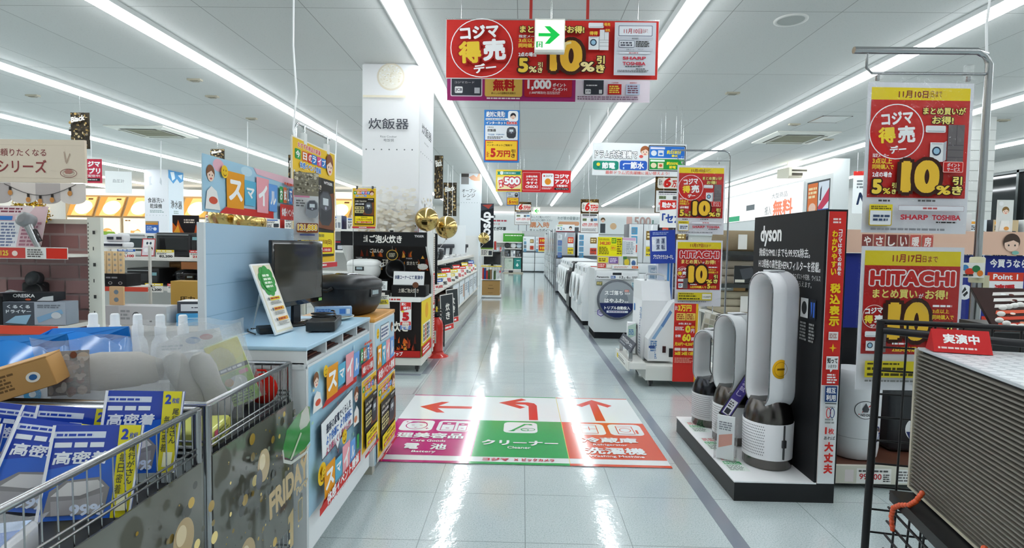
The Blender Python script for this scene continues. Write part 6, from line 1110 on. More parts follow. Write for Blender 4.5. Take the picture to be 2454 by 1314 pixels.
# boards standing on it
card_stand('bright yellow price board standing on the silver washer',(1.2,7.66,.952+.17),.34,.26,[('r',0,0,240,180,'#f4ea1c'),('r',4,4,8,176,'#e6b41c'),('t','348,280',20,42,125,78,'#d8483a',dict(bold=.03)),('l',14,12,125,34,2,'#a08a1a'),('R',135,8,180,58,6,'#4a9a2a'),('l',140,16,176,50,3,'#f4ea1c'),('l',14,90,110,165,5,'#7a6a14'),('b',130,80,180,125,3,'#c89a14','#f4ea1c'),('l',136,90,174,116,2,'#d8483a'),('l',188,10,234,165,7,'#8a7a14')],240,180,0,0,'board',name='price_board')
card_stand('white specification table board beside the yellow price board',(1.46,7.66,.952+.17),.19,.26,[('r',0,0,130,180,'#f2f4f6'),('p',[(4,4),(126,4),(126,30),(4,24)],'#d8b0cc')]+[('r',8,36+22*i,122,37+22*i,'#5a7a9a') for i in range(6)]+[('r',8,36,34,160,'#c9d0d6'),('l',40,40,120,160,6,'#a9b4bc')],130,180,0,0,'board',name='table_board')
card_stand('pop board of two yellow and purple leaflets leaning on the silver washer',(1.17,7.6,.952),.3,.17,[('r',0,0,150,85,'#c9b6a4'),('R',6,6,76,44,8,'#e8d83a'),('l',12,14,70,38,2,'#6a4a14'),('r',82,6,144,50,'#7a5a9a'),('l',88,12,138,44,3,'#e9def4'),('r',6,50,60,80,'#c8302a'),('l',10,54,56,76,2,'#f6d8d0'),('r',66,56,144,80,'#e6e2dc')],150,85,0,-.1,'board',name='leaflet_board')
card_stand('photo card of a washer leaning on the right top of the silver washer',(1.48,7.62,.952),.2,.17,[('r',0,0,120,85,'#8a8f7a'),('c',30,40,20,24,'#d8c23a'),('r',60,14,112,74,'#e9ecec'),('c',86,46,18,20,'#4a6a9a'),('r',0,0,30,20,'#4a7a3a')],120,85,0,-.1,'card',name='photo_card')
carton('notice_strip','flat white notice strip with orange end lying on the silver washer',(1.4,7.55,.952),.36,.05,.05,'#eceeee',[('r',0,0,240,34,'#eef0f0'),('l',14,8,160,28,2,'#c98a7a'),('R',178,5,236,29,4,'#e0692f'),('l',186,11,228,23,1,'#fbe0d0')],240,34,cat='notice')
# refrigerators
def fridge(label,loc,rz,w=.6,h=1.8,d=.66,col='#d9dcdd',side='#5b6066',els=None,style=0):
    t=thing('refrigerator',label,'refrigerator',loc,rz)
    MB().box(-w/2,w/2,.03,d,.02,h,side,'painted',.008).build('body',t)
    doors=[(-w/2,-.003,.92,h-.01),(.003,w/2,.92,h-.01)] if style==0 else [(-w/2,w/2,1.0,h-.01)]
    for x0,x1,z0,z1 in doors:
        dd=MB().box(x0+.003,x1-.003,0,.03,z0,z1,col,'gloss',.006).build('door',t)
    for z0,z1 in ((.7,.91),(.42,.69),(.05,.41)): MB().box(-w/2+.003,w/2-.003,0,.03,z0,z1,col,'gloss',.006).build('drawer',t)
    if els:
        for q in (els[:8],els[8:]): mb=MB(); sheet(mb,plane_front(-w/2+.01,.9,-.0008),w-.02,h-.92,100,150,q); mb.build('leaflet',dd)
    return t
def fl(seed,left='#3a6ab4',right='#e6cf2e'):
    rr=random.Random(seed); e=[]
    for k in range(4): e+=[('r',6,10+34*k,28,38+34*k,rr.choice([left,'#dfe6ea','#4a9ac4','#f0f2f2'])),('l',8,14+34*k,26,34+34*k,3,'#8a9096')]
    e+=[('r',60,24,92,58,rr.choice(['#8a6a2a','#d8503a'])),('l',64,30,88,52,2,'#f6e6b0'),('r',60,60,92,80,'#eef0ee'),('r',60,84,92,120,right),('t','128,000',63,92,90,104,'#333',dict(bold=.03)),('l',62,110,90,118,1,'#555')]
    return e
fridge('grey refrigerator with blue leaflets standing behind the row of washers',(1.14,14.75,0),0,.5,1.62,.6,'#a9aeb4','#4a4e55',fl(1),1)
fridge('white refrigerator with blue leaflets standing right of the grey one behind the washers',(1.73,14.75,0),0,.56,1.62,.6,'#e4e8ea','#6a6e75',fl(2,'#4a9ac4','#d8503a'),1)
for i,(x,lb,c) in enumerate(((1.12,'second place rank board with cartoon woman on the grey refrigerator','#4ab0c0'),(1.73,'first place rank board with cartoon woman on the white refrigerator','#d8503a'))):
    card_stand(lb,(x,14.8,1.622),.5,.2,[('r',0,0,250,95,'#f2f4f4'),('r',0,82,250,95,'#8a3a44'),('p',[(10,14),(80,6),(100,14),(30,24)],'#c9d88a'),('t','第',20,36,48,66,'#333',dict(bold=.02)),('t','%d'%(2-i),56,30,86,70,c,dict(bold=.03)),('t','位',94,42,118,66,'#333',dict(bold=.02)),('face',195,46,32,'#2c2622'),('c',145,56,18,12,'#f6f0ec')],250,95,0,0,'board',name='rank_board')
for i,c in enumerate(['#b9bec2','#d4d8da','#8e9499','#dfe2e4','#c4c8cc','#a9aeb2','#e0e3e5','#9aa0a5','#d0d4d6','#bfc4c8','#dadddf','#aab0b5','#d6d9db','#c0c4c8']):
    fridge('%s refrigerator of the tall row along the right of the aisle end'%['nearest','second','third','fourth','fifth','sixth','seventh','eighth','ninth','tenth','eleventh','twelfth','thirteenth','fourteenth'][i],(.93+.03*(i%2),15.82+.66*i,0),-math.pi/2,.64,1.78-.06*(i%3),.62,c,'#4f5359',None,i%2)
for i,(x,y,c) in enumerate(((2.55,11.8,'#d9dcde'),(3.2,11.8,'#3b2f33'))):
    fridge(['white refrigerator with red price sheets behind the white demo cart','dark red refrigerator with yellow price sheet behind the demo cart'][i],(x,y,0),0,.6,1.75,.62,c,'#4f5359',fl(5+i,'#d8503a','#e6cf2e'),0)
# demo cart with cut open air purifier
t=thing('demo_cart','low white wheeled cart frame carrying the cutaway purifier demo at the right of the aisle','cart',(1.35,4.93,0))
MB().box(-.23,.43,.0,.05,.06,.17,'#dfe0da','painted').box(-.23,.43,.62,.67,.06,.17,'#dfe0da','painted').box(-.23,-.18,.05,.62,.06,.17,'#dfe0da','painted').box(.38,.43,.05,.62,.06,.17,'#dfe0da','painted').build('frame',t)
MB().box(-.23,.43,0,.67,.17,.19,'#e6e6e0','painted').build('deck',t)
mb=MB(); mb.box(-.38,-.23,.0,.67,.2,.215,'#e4e4de','painted').box(-.39,-.375,.0,.67,.14,.225,'#dcdcd6','painted').box(-.38,-.23,-.006,0,.16,.215,'#e9e9e4','paper'); mb.build('front_ledge',t)
mb=MB(); sheet(mb,plane_left(.6,.15,-.3905),.5,.06,250,30,[('r',0,0,250,30,'#ecece8'),('r',14,4,50,26,'#e6cf2e'),('l',60,6,230,24,2,'#8a8a86')]); mb.build('price_rail',t)
for x in (-.18,.37):
    for y in (.04,.62): caster('caster',t,x,y,.03)
t=thing('cutaway_purifier','white cutaway air purifier demo body with slanted printed front on the low cart','appliance',(1.27,5.2,.192))
MB().prismx([(.0,.0),(.0,.56),(.08,.74),(.42,.74),(.42,.0)],-.14,.13,'#e6e8ea','plastic').build('body',t)
mb=MB(); mb.T=Matrix.Translation((0,0,0)); mb.prism([(-.11,.02),(.15,.02),(.15,.58),(.1,.56),(-.11,.22)],-.16,-.005,'#eceef0','plastic'); mb.build('slanted_front',t)
mb=MB(); sheet(mb,plane_front(-.11,.02,-.1605),.26,.54,260,540,[('p',[(4,345),(208,10),(225,40),(4,400)],'#dfe6ee'),('p',[(30,335),(120,190),(150,190),(60,340)],'#8fb4d8'),('p',[(110,210),(190,70),(210,90),(130,230)],'#6a90c4'),('l',20,350,80,520,10,'#4a7ab4'),('r',6,400,60,420,'#2f4a8c'),('r',6,450,60,520,'#dfe4ea'),('r',190,420,240,500,'#2a2b30')]); mb.build('front_print',t)
mb=MB(); sheet(mb,plane_left(.42,.0,-.1405),.42,.56,420,560,[('r',0,0,420,560,'#eef0f2'),('v','プラズマ',330,60,370,300,'#2f4a8c',dict(bold=.02)),('v','清潔',380,60,410,180,'#4a90c4',dict(bold=.02)),('r',60,60,120,130,'#3a7ac4'),('l',330,320,400,520,8,'#9aa4b0'),('r',190,260,220,300,'#1e1f22')]); mb.build('side_print',t)
MB().tube([(-.1,.06,.75),(-.1,.1,.79),(-.06,.2,.8),(.06,.2,.8),(.09,.1,.79),(.09,.06,.75)],.011,'#b9bcbe','plastic',8).build('carry_handle',t)
MB().box(.02,.05,-.17,-.155,.1,.16,'#3a2226','screen').build('lens_window',t)
t=thing('ion_column','tall white and blue column board behind the cutaway purifier','board',(1.42,5.45,.2)); MB().box(-.09,.06,.0,.1,0,1.05,'#dfe3ea','painted').build('column',t); mb=MB(); sheet(mb,plane_front(-.09,.0,-.0006),.15,1.05,150,1050,[('r',0,0,150,1050,'#d4dbe8'),('r',90,0,110,700,'#4a90d0'),('r',120,0,140,700,'#2f5fa8'),('p',[(0,640),(150,500),(150,760),(0,820)],'#3a6ab4'),('l',20,700,130,740,2,'#e9f0f8')]); mb.build('column_print',t)
mb=MB(); mb.T=Matrix.Rotation(-.05,4,'Y'); mb.box(-.135,.1,-.09,-.05,.9,1.22,'#2b3f94','paper'); sheet(mb,plane_front(-.135,.9,-.0906),.235,.32,235,320,[('r',0,0,235,320,'#2b45a4'),('R',10,60,150,200,6,'#dfe6f2'),('v','年',14,80,40,150,'#fff',dict(bold=.02)),('v','清潔',50,75,85,190,'#2b3f6a',dict(bold=.02)),('v','運転',100,75,135,190,'#2b3f6a',dict(bold=.02)),('t','プラズマクラスター干し',20,235,215,280,'#fff',dict(bold=.03,rot=.05)),('l',20,15,180,45,2,'#9ab0e4')]); mb.build('header_board',t)
t=thing('slanted_sign','dark slanted sign board along the aisle side of the purifier demo cart','sign',(.985,4.96,.217))
mb=MB(); mb.T=Matrix.Translation((0,0,.08))@Matrix.Rotation(.5,4,'Y'); mb.box(-.006,.006,0,.6,0,.1,'#5a5d64','paper'); sheet(mb,plane_left(.6,0,-.0066),.6,.1,600,100,[('r',0,0,600,100,'#4f535c'),('t','プラズマクラスター',60,22,420,62,'#e9e9e9',dict(bold=.03)),('t','NEXT',440,22,540,62,'#dfe3ea',dict(bold=.02)) if 0 else ('l',440,30,560,60,2,'#bfc3c9'),('l',60,72,400,88,1,'#9aa0a8')]); mb.build('board',t)
for y in (.05,.53): MB().box(-.004,.03,y,y+.02,0,.1,'#c9cbcc','metal').build('foot_bracket',t)
carton('purifier_leaflet','white and blue leaflet box standing at the left of the cutaway purifier',(1.07,5.35,.217),.08,.1,.3,'#eceef0',[('r',0,0,80,300,'#eef0f2'),('p',[(0,30),(80,0),(80,120),(0,160)],'#bcd6c8'),('l',10,60,70,120,4,'#4a7ab4'),('l',10,170,70,280,7,'#7a6aa8')],80,300,rz=-.1)
card_stand('pale blue leaflet fan standing on top of the cutaway purifier',(1.33,5.5,.935),.17,.14,[('r',0,0,120,100,'#cfdbe4'),('p',[(10,90),(20,20),(50,15),(45,95)],'#8fa8bc'),('p',[(55,90),(60,10),(95,20),(100,95)],'#6a8aa4'),('l',20,30,100,50,2,'#fff')],120,100,.1,-.1,'leaflet',name='leaflet_card')
# red payment strip
t=thing('payment_strip','tall red and yellow instalment strip hanging at the front of the demo cart','poster',(1.455,4.9,.06)); mb=MB(); mb.box(-.105,.105,0,.003,0,.7,'#e9e0d8','paper')
els=[('r',0,0,210,700,'#d2322a'),('r',190,0,210,700,'#f0b92a'),('t','3万円',30,12,150,70,'#f4d63a',dict(bold=.05)),('t','最大',6,20,28,60,'#fff'),('R',20,85,100,150,4,'#f0d060'),('R',106,85,186,150,4,'#f0d060'),('l',26,92,94,144,3,'#a8422a'),('l',112,92,180,144,3,'#a8422a'),('r',4,168,186,190,'#c22a24'),('t','お得に買える!',40,170,150,188,'#fff',dict(bold=.02)),
 ('l',10,205,90,240,3,'#fff'),('t','0',100,195,145,260,'#f6dc3a',dict(bold=.07)),('t','円',150,225,180,260,'#fff',dict(bold=.03)),('c',165,208,18,12,'#f0a92a'),('t','分割',12,275,60,300,'#fff',dict(bold=.03)),('t','60',75,270,150,335,'#f6dc3a',dict(bold=.06)),('t','回',155,300,182,330,'#fff',dict(bold=.03)),('t','月50円〜8,200円',10,345,182,378,'#f6dc3a',dict(bold=.03)),
 ('R',10,395,62,420,4,'#f3d8d0'),('R',70,395,122,420,4,'#f3d8d0'),('R',130,395,182,420,4,'#f3d8d0'),('t','36回',12,428,62,460,'#f6dc3a',dict(bold=.04)),('t','24回',72,428,122,460,'#f6dc3a',dict(bold=.04)),('t','12回',132,428,182,460,'#f6dc3a',dict(bold=.04)),('l',12,480,180,530,4,'#e89a8a')]
sheet(mb,plane_front(-.105,0,-.0006),.21,.7,210,700,els); mb.build('print_panel',t); MB().box(-.09,.09,.003,.026,.08,.11,'#9a9c9e','metal').build('fixing_bracket',t)
t=thing('sample_rack','fanned sample chart rack hanging at the right of the red instalment strip','rack',(1.64,4.88,.43),.45); mb=MB(); mb.T=Matrix.Rotation(.25,4,'Y'); mb.box(-.09,.09,0,.01,0,.25,'#c9c6ba','paper'); rr=random.Random(6); els=[('r',0,0,180,250,'#d4d0c4')]
for i in range(5):
    for k in range(3): els.append(('p',[(8+58*k,8+48*i),(60+58*k,8+48*i),(60+58*k,48+48*i),(8+58*k,48+48*i)],rr.choice(['#a9a290','#8a8474','#c4bca4','#6d6a60','#dfdace','#9aa48a'])))
sheet(mb,plane_front(-.09,0,-.0006),.18,.25,180,250,els); mb.build('chart',t); MB().tube([(.06,.01,.22),(.1,.05,.3),(.14,.1,.32)],.004,'#b9bbbd','metal').build('hook_arm',t)
poster('spec_card','small white specification card low on the cart behind the sample rack','card',.12,.1,120,100,[('r',0,0,120,100,'#e9ebe6'),('l',10,10,110,90,6,'#7a7e7a')],(1.78,5.04,.36))
MB().box(-.006,.006,0,.01,-.2,.0,'#999','metal').build('card_holder',None,(1.78,5.046,.39),label='thin holder of the white specification card',cat='holder') if 0 else None
# sale posters on poles
def sale_els(kind):
    U,V=430,610
    if kind=='koj':
        return [('r',0,0,U,V,'#e4e4ea'),('r',14,20,416,70,'#f0d41a'),('t','11月10日',124,32,245,62,'#8a3418',dict(bold=.03)),('t','(日)まで',250,32,300,62,'#8a3418'),('r',14,70,416,465,'#cb2420'),('disc',122,198,112),
         ('t','まとめ買いが',225,98,398,128,'#f6e37a',dict(bold=.03,out='#3d1d10',ow=.07)),('t','お得!',262,134,350,166,'#f6e37a',dict(bold=.03,out='#3d1d10',ow=.07)),('aircon',238,172,320,200),('fridge',330,168,396,330,'#6d6668'),('washer',258,240,312,318),
         ('t','指定メーカー',24,288,90,304,'#fff'),('t','3点以上',24,306,104,330,'#f6d63f',dict(bold=.03)),('t','同時購入で',24,332,112,352,'#f6d63f',dict(bold=.02)),('t','2点の場合',26,362,106,384,'#fff',dict(bold=.03)),
         ('t','5',26,392,66,452,'#f2cf4a',dict(bold=.06,out='#3a1a10',ow=.08)),('t','%',70,428,102,452,'#f2cf4a',dict(bold=.03,out='#3a1a10',ow=.08)),('t','引',106,406,124,428,'#f6e37a',dict(bold=.03,out='#3a1a10',ow=.08)),('t','き',106,432,124,452,'#f6e37a',dict(bold=.03,out='#3a1a10',ow=.08)),
         ('t','1',140,318,182,444,'#f0bf3a',dict(bold=.07,out='#3a1a10',ow=.09)),('t','0',194,314,296,446,'#f0bf3a',dict(bold=.07,out='#3a1a10',ow=.09)),('t','%',285,415,344,452,'#f2cf4a',dict(bold=.04,out='#3a1a10',ow=.08)),('t','引',350,378,388,412,'#f6e37a',dict(bold=.04,out='#3a1a10',ow=.09)),('t','き',348,416,390,452,'#f6e37a',dict(bold=.04,out='#3a1a10',ow=.09)),
         ('b',306,318,388,362,3,'#f3b9b0','#cb2420'),('t','ポイント',322,324,374,340,'#fff',dict(bold=.02)),('t','サービス',322,342,374,357,'#fff',dict(bold=.02)),
         ('l',50,474,110,486,1,'#444'),('l',210,472,290,484,1,'#555'),('b',14,495,108,582,4,'#c9ac2a','#e9ebf0'),('r',14,495,108,520,'#e6d02a'),('l',20,500,102,516,2,'#6a5a1a'),('l',30,535,98,565,2,'#3a4a6a'),('b',130,498,398,520,2,'#b9a6ac','#e4e4ea'),('l',230,503,300,515,1,'#c05a5a'),('t','SHARP',140,535,252,556,'#c22a3a',dict(bold=.04)),('t','TOSHIBA',268,535,384,556,'#c22a3a',dict(bold=.04)),('l',285,560,380,570,1,'#333'),('l',20,588,400,602,1,'#8a8a90')]
    return [('r',0,0,U,V,'#e4e4ea'),('r',14,18,416,80,'#e6cf1c'),('t','11月17日',130,32,250,66,'#9a2a1c',dict(bold=.03)),('t','日まで',256,38,320,64,'#9a2a1c',dict(bold=.01)),('r',14,80,416,455,'#b9201f'),
         ('t','HITACHI',38,100,396,165,'#cb2420',dict(bold=.06,out='#ffffff',ow=.06)),('t','まとめ買い',52,180,240,218,'#f6e37a',dict(bold=.03)),('t','が',246,196,266,216,'#fff',dict(bold=.02)),('t','お得!',272,180,368,220,'#f6e37a',dict(bold=.03)),
         ('g',62,296,50,50,3,'#f3d0c8'),('t','コジマ',22,258,98,284,'#fff',dict(bold=.05,rot=-.08)),('t','得',20,290,58,325,'#f6d63f',dict(bold=.05)),('t','売',62,288,104,322,'#fff',dict(bold=.05)),('t','デー',46,328,84,344,'#fff',dict(bold=.03)),
         ('t','1',118,235,172,392,'#f0bf3a',dict(bold=.07,out='#3a1a10',ow=.09)),('t','0',186,232,292,396,'#f0bf3a',dict(bold=.07,out='#3a1a10',ow=.09)),('t','%',284,360,344,395,'#f2cf4a',dict(bold=.04,out='#3a1a10',ow=.08)),('t','引',354,315,390,350,'#f6e37a',dict(bold=.04,out='#3a1a10',ow=.09)),('t','き',352,356,392,394,'#f6e37a',dict(bold=.04,out='#3a1a10',ow=.09)),
         ('l',302,240,392,254,1,'#fff'),('t','3点以上',302,260,372,278,'#f6d63f',dict(bold=.02)),('t','同時購入で',302,284,392,304,'#f6d63f',dict(bold=.02)),('aircon',22,358,88,382),('fridge',72,352,112,446,'#6d6668'),('washer',26,398,62,440),('l',135,402,215,414,1,'#fff'),('t','2点同時購入で',135,420,285,442,'#f6d63f',dict(bold=.03)),('t','5',292,398,322,444,'#f2cf4a',dict(bold=.06,out='#3a1a10',ow=.07)),('t','%引き',326,416,376,442,'#f2cf4a',dict(bold=.03)),
         ('r',24,482,340,552,'#d8c62a'),('l',34,488,180,500,1,'#4a4214'),('l',34,506,230,524,1,'#4a4214'),('l',34,530,230,548,1,'#4a4214'),('b',246,490,334,545,2,'#a89a2a','#e9e6d8'),('t','110,000円',254,512,328,530,'#444',dict(bold=.02)),('l',24,560,330,572,1,'#777')]
def sale_poster(label,loc,rz,kind,s=1):
    t=thing('sale_poster',label,'poster',loc,rz); W,Hh=.43*s,.61*s
    mb=MB(); mb.box(-W/2,W/2,0,.002,0,Hh,'#e4e4ea','paper'); sheet(mb,plane_front(-W/2,0,-.0004),W,Hh,430,610,sale_els(kind)); mb.build('sheet',t)
    MB().grid(lambda u,v:(-W*.53+W*1.06*u,-.006-.004*math.sin(u*5+v*7),-.012+(Hh+.03)*v),10,16,'#fff','clear_film').build('clear_pouch',t); return t
def pole(label,x,y,ztop,xarm,z0=0,r=.009,clips=(),zc=0):
    t=thing('sign_pole',label,'pole',(x,y,0))
    MB().tube([(0,0,z0),(0,0,ztop-.05),(-.015,0,ztop-.015),(-.05,0,ztop),(xarm,0,ztop)],r,'#b4b6b8','metal',10).build('arched_tube',t)
    MB().tube([(0,0,ztop-.09),(xarm*.86,0,ztop-.09),(xarm*.9,0,ztop-.07),(xarm*.9,0,ztop)],r*.4,'#a9abad','metal',6).build('clip_rail',t)
    for cx in clips:
        MB().box(cx-.014,cx+.014,-.012,.008,ztop-.115,ztop-.055,'#dfe2e2','clear_acrylic').box(cx-.006,cx+.006,-.006,.004,ztop-.12,ztop-.1,'#9a9c9e','metal').tube([(cx,-.004,ztop-.12),(cx,-.004,zc)],.0012,'#ddd','metal',4).build('clip',t)
    if z0==0: MB().box(-.05,.05,-.03,.03,0,.012,'#7a7c7e','metal').build('foot_plate',t)
    return t
pole('thin chrome sign pole rising beside the demo cart','x' and 1.83,5.0,2.12,-.52,0,.008,(-.42,-.1),1.99)
sale_poster('red 11月10日 sale poster hung high on the pole beside the demo cart',(1.575,4.985,1.375),.04,'koj',1.0)
sale_poster('red 11月17日 sale poster hung below on the pole beside the demo cart',(1.575,4.975,.73),.04,'hit',.97)
MB().tube([(-.15,0,.0),(-.15,0,.07)],.0015,'#ddd','metal').tube([(.15,0,.0),(.15,0,.07)],.0015,'#ddd','metal').build('poster_wire',None,(1.575,4.988,1.32),label='thin wire pair linking the two posters on the demo cart pole',cat='wire') if 0 else None
# blanket shelf behind
shelf_unit('shelf of folded blankets and rugs seen behind the demo cart pole',2.2,3.9,6.3,6.95,(.14,.5,.85,1.22),1.28,rail='#3a3c3a')
rr=random.Random(14)
def blanket(label,loc,w,h,d,col,kind):
    t=thing('rolled_rug',label,'rug',loc)
    mb=MB()
    if kind=='roll': mb.T=Matrix.Translation((-w/2,d/2,h/2))@Matrix.Rotation(math.pi/2,4,'Y'); mb.lathe([(h*.44,0),(h*.5,.02),(h*.5,w-.02),(h*.44,w)],col,'fluff',24)
    else:
        for k in range(3): mb.box(-w/2,w/2,.01*k,d,h*k/3,h*(k+1)/3-.004,col,'fluff',h*.11)
    mb.build('pile_fabric',t); mb=MB(); mb.box(-.05,.05,-.004,.0,h*.1,h*.8,'#e6e4de','paper'); mb.build('paper_tag',t); return t
for k,(x,lb,c) in enumerate(((2.5,'thick rolled beige brown rug on top of the blanket shelf','#a9977c'),(3.15,'second rolled brown rug on top of the blanket shelf','#8a7660'))): blanket(lb,(x,6.36,1.222),.55,.24,.24,c,'roll')
for k,(x,z,lb,c) in enumerate(((2.55,.852,'folded grey beige blanket on the third board of the blanket shelf','#b4aa9a'),(3.2,.852,'folded cream blanket on the third board of the blanket shelf','#cfc6b4'),(2.55,.502,'folded cream blanket on the second board of the blanket shelf','#c9bfa6'),(3.2,.502,'folded brown blanket on the second board of the blanket shelf','#9a8468'),(2.55,.142,'folded greenish cream blanket at the bottom of the blanket shelf','#c2c0a2'),(3.2,.142,'folded tan blanket at the bottom of the blanket shelf','#b09a78'))): blanket(lb,(x,6.36,z),.55,.26,.5,c,'fold')
card_stand('dark photo board leaning before the folded grey blanket of the blanket shelf',(2.56,6.289,.86),.34,.2,[('r',0,0,170,100,'#2b2d2e'),('p',[(30,20),(100,8),(120,60),(50,80)],'#4a4c50'),('l',110,20,160,80,5,'#c9c9c4'),('r',6,78,60,94,'#d9d6c8')],170,100,0,0,base=False,cat='board',name='photo_board')
carton('rug_carton','kraft and grey carton on the second board of the blanket shelf front',(2.42,6.4,.766),.3,.05,.08,'#b8925e',[('r',0,0,150,50,'#9aa0a0'),('r',80,0,150,50,'#b08a58'),('l',8,10,70,40,3,'#e4e4e0')],150,50)
poster('hot_deal_board','red and blue hanging board half hidden behind the gold 6万 poster','board',.34,.42,100,120,[('r',0,0,100,120,'#f2f2f0'),('p',[(0,0),(100,0),(100,36),(0,44)],'#d8302a'),('t','助かる',8,8,70,34,'#fff',dict(bold=.05)),('c',86,40,12,10,'#e6cf2e'),('t','「セカ',10,58,98,100,'#2b4a9c',dict(bold=.05))],(2.27,8.6,1.56))
for x in (2.15,2.39): MB().tube([(x,8.6,1.97),(x,8.6,H)],.0015,'#ddd','metal').build('hanging_wire',None,label='thin wire at the %s of the red and blue hanging board'%('left' if x<2.2 else 'right'),cat='wire')
# ================================================================ purifier fan display, heater shelf and demo cart at the right
t=thing('fan_display','black purifier fan display stand with white plinth top and tall back panel','display',(1.07,2.71,0))
MB().box(0,.49,0,1.03,0,.095,'#16171a','painted').build('plinth',t)
MB().box(-.003,.4,-.003,1.033,.095,.102,'#f2f3f4','plastic').build('plinth_top',t)
mb=MB(); mb.box(.39,.495,.0,.82,.095,1.45,'#18191c','paper')
els=[('t','dyson',95,50,370,175,'#f4f4f4',dict(bold=.035)),('t','微細なPM0.1までも99.95%除去。',85,185,690,235,'#f0f0f0',dict(bold=.012)),('t','H13規格の高性能HEPAフィルターを搭載。',85,252,795,304,'#f0f0f0',dict(bold=.012)),('t','ハウスダストや花粉、ウイルス',500,318,800,348,'#d9d9d9',dict(bold=0)),('t','まで捕らえます。',500,356,720,386,'#d9d9d9',dict(bold=0)),
 ('r',85,330,420,700,'#d6dcd8'),('r',85,330,420,430,'#e9ecea'),('r',140,400,250,700,'#8aa0a4'),('r',560,440,610,540,'#d4b48a'),('r',625,440,700,540,'#e9e9e9'),('c',662,490,26,34,'#2a2b2e'),('r',715,440,775,540,'#1f2430'),('p',[(725,455),(742,455),(742,500),(734,530)],'#3a6ad0'),('r',752,455,766,530,'#3a6ad0'),('l',560,560,615,660,6,'#9a9a9a'),('l',630,560,700,660,6,'#9a9a9a'),('l',720,560,775,660,6,'#9a9a9a')]
sheet(mb,plane_left(.82,.1,.3896),.82,1.345,820,1345,els); mb.build('back_panel',t)
mb=MB(); els=[('r',0,0,82,1345,'#eceef0'),('r',0,0,82,850,'#d5302a'),('l',20,30,62,60,2,'#f6dcd8'),('v','コジマは全ての商品を',48,85,66,310,'#ffffff',dict(bold=.03)),('v','わかりやすい',16,90,42,310,'#f6d21e',dict(bold=.05)),('v','税込表示',16,345,66,560,'#f6d21e',dict(bold=.05)),
 ('r',18,585,64,625,'#f2efec'),('l',22,592,60,618,3,'#a9706a'),('p',[(41,642),(46,660),(60,664),(46,668),(41,686),(36,668),(22,664),(36,660)],'#f6c21e'),('r',12,705,70,770,'#f4f4f4'),('p',[(30,770),(44,770),(34,785)],'#f4f4f4'),('t','知って',16,712,66,740,'#333',dict(bold=.04)),('t','いますか',22,746,62,762,'#333'),('l',18,790,66,840,4,'#fff'),('r',12,852,70,930,'#1f3f78'),('t','相互',18,858,64,888,'#fff',dict(bold=.03)),('t','利用',18,894,64,924,'#fff',dict(bold=.03)),
 ('r',14,936,68,940,'#333'),('g',32,985,12,26,4,'#d5302a'),('g',50,985,12,26,4,'#1f3f78'),('l',16,950,66,962,1,'#999'),('l',16,1010,66,1040,2,'#999'),('t','1',18,1055,27,1090,'#d5302a',dict(bold=.04)),('t','枚',34,1060,62,1090,'#d5302a',dict(bold=.03)),('t','あれば',14,1100,68,1118,'#333',dict(bold=.02)),('v','大丈夫',18,1125,62,1290,'#d5302a',dict(bold=.06))]
mb.box(.402,.486,-.004,0,.1,1.44,'#e9e0dc','paper'); sheet(mb,plane_front(.403,.1,-.0046),.082,1.34,82,1345,els); mb.build('tax_strip',t)
for i,(y,x) in enumerate(((.12,.02),(.42,.02),(.72,.02))):
    mb=MB(); sheet(mb,plane_up(x,y,.1022),.11,.2,110,200,[('r',0,0,110,200,'#e6efe9'),('l',10,10,100,60,3,'#c8505a'),('r',8,70,100,110,'#3a9a5a'),('l',12,76,96,104,2,'#e9f5ec'),('l',10,120,100,190,5,'#7a8a80')],lift=.0001); mb.build('price_sheet',t)
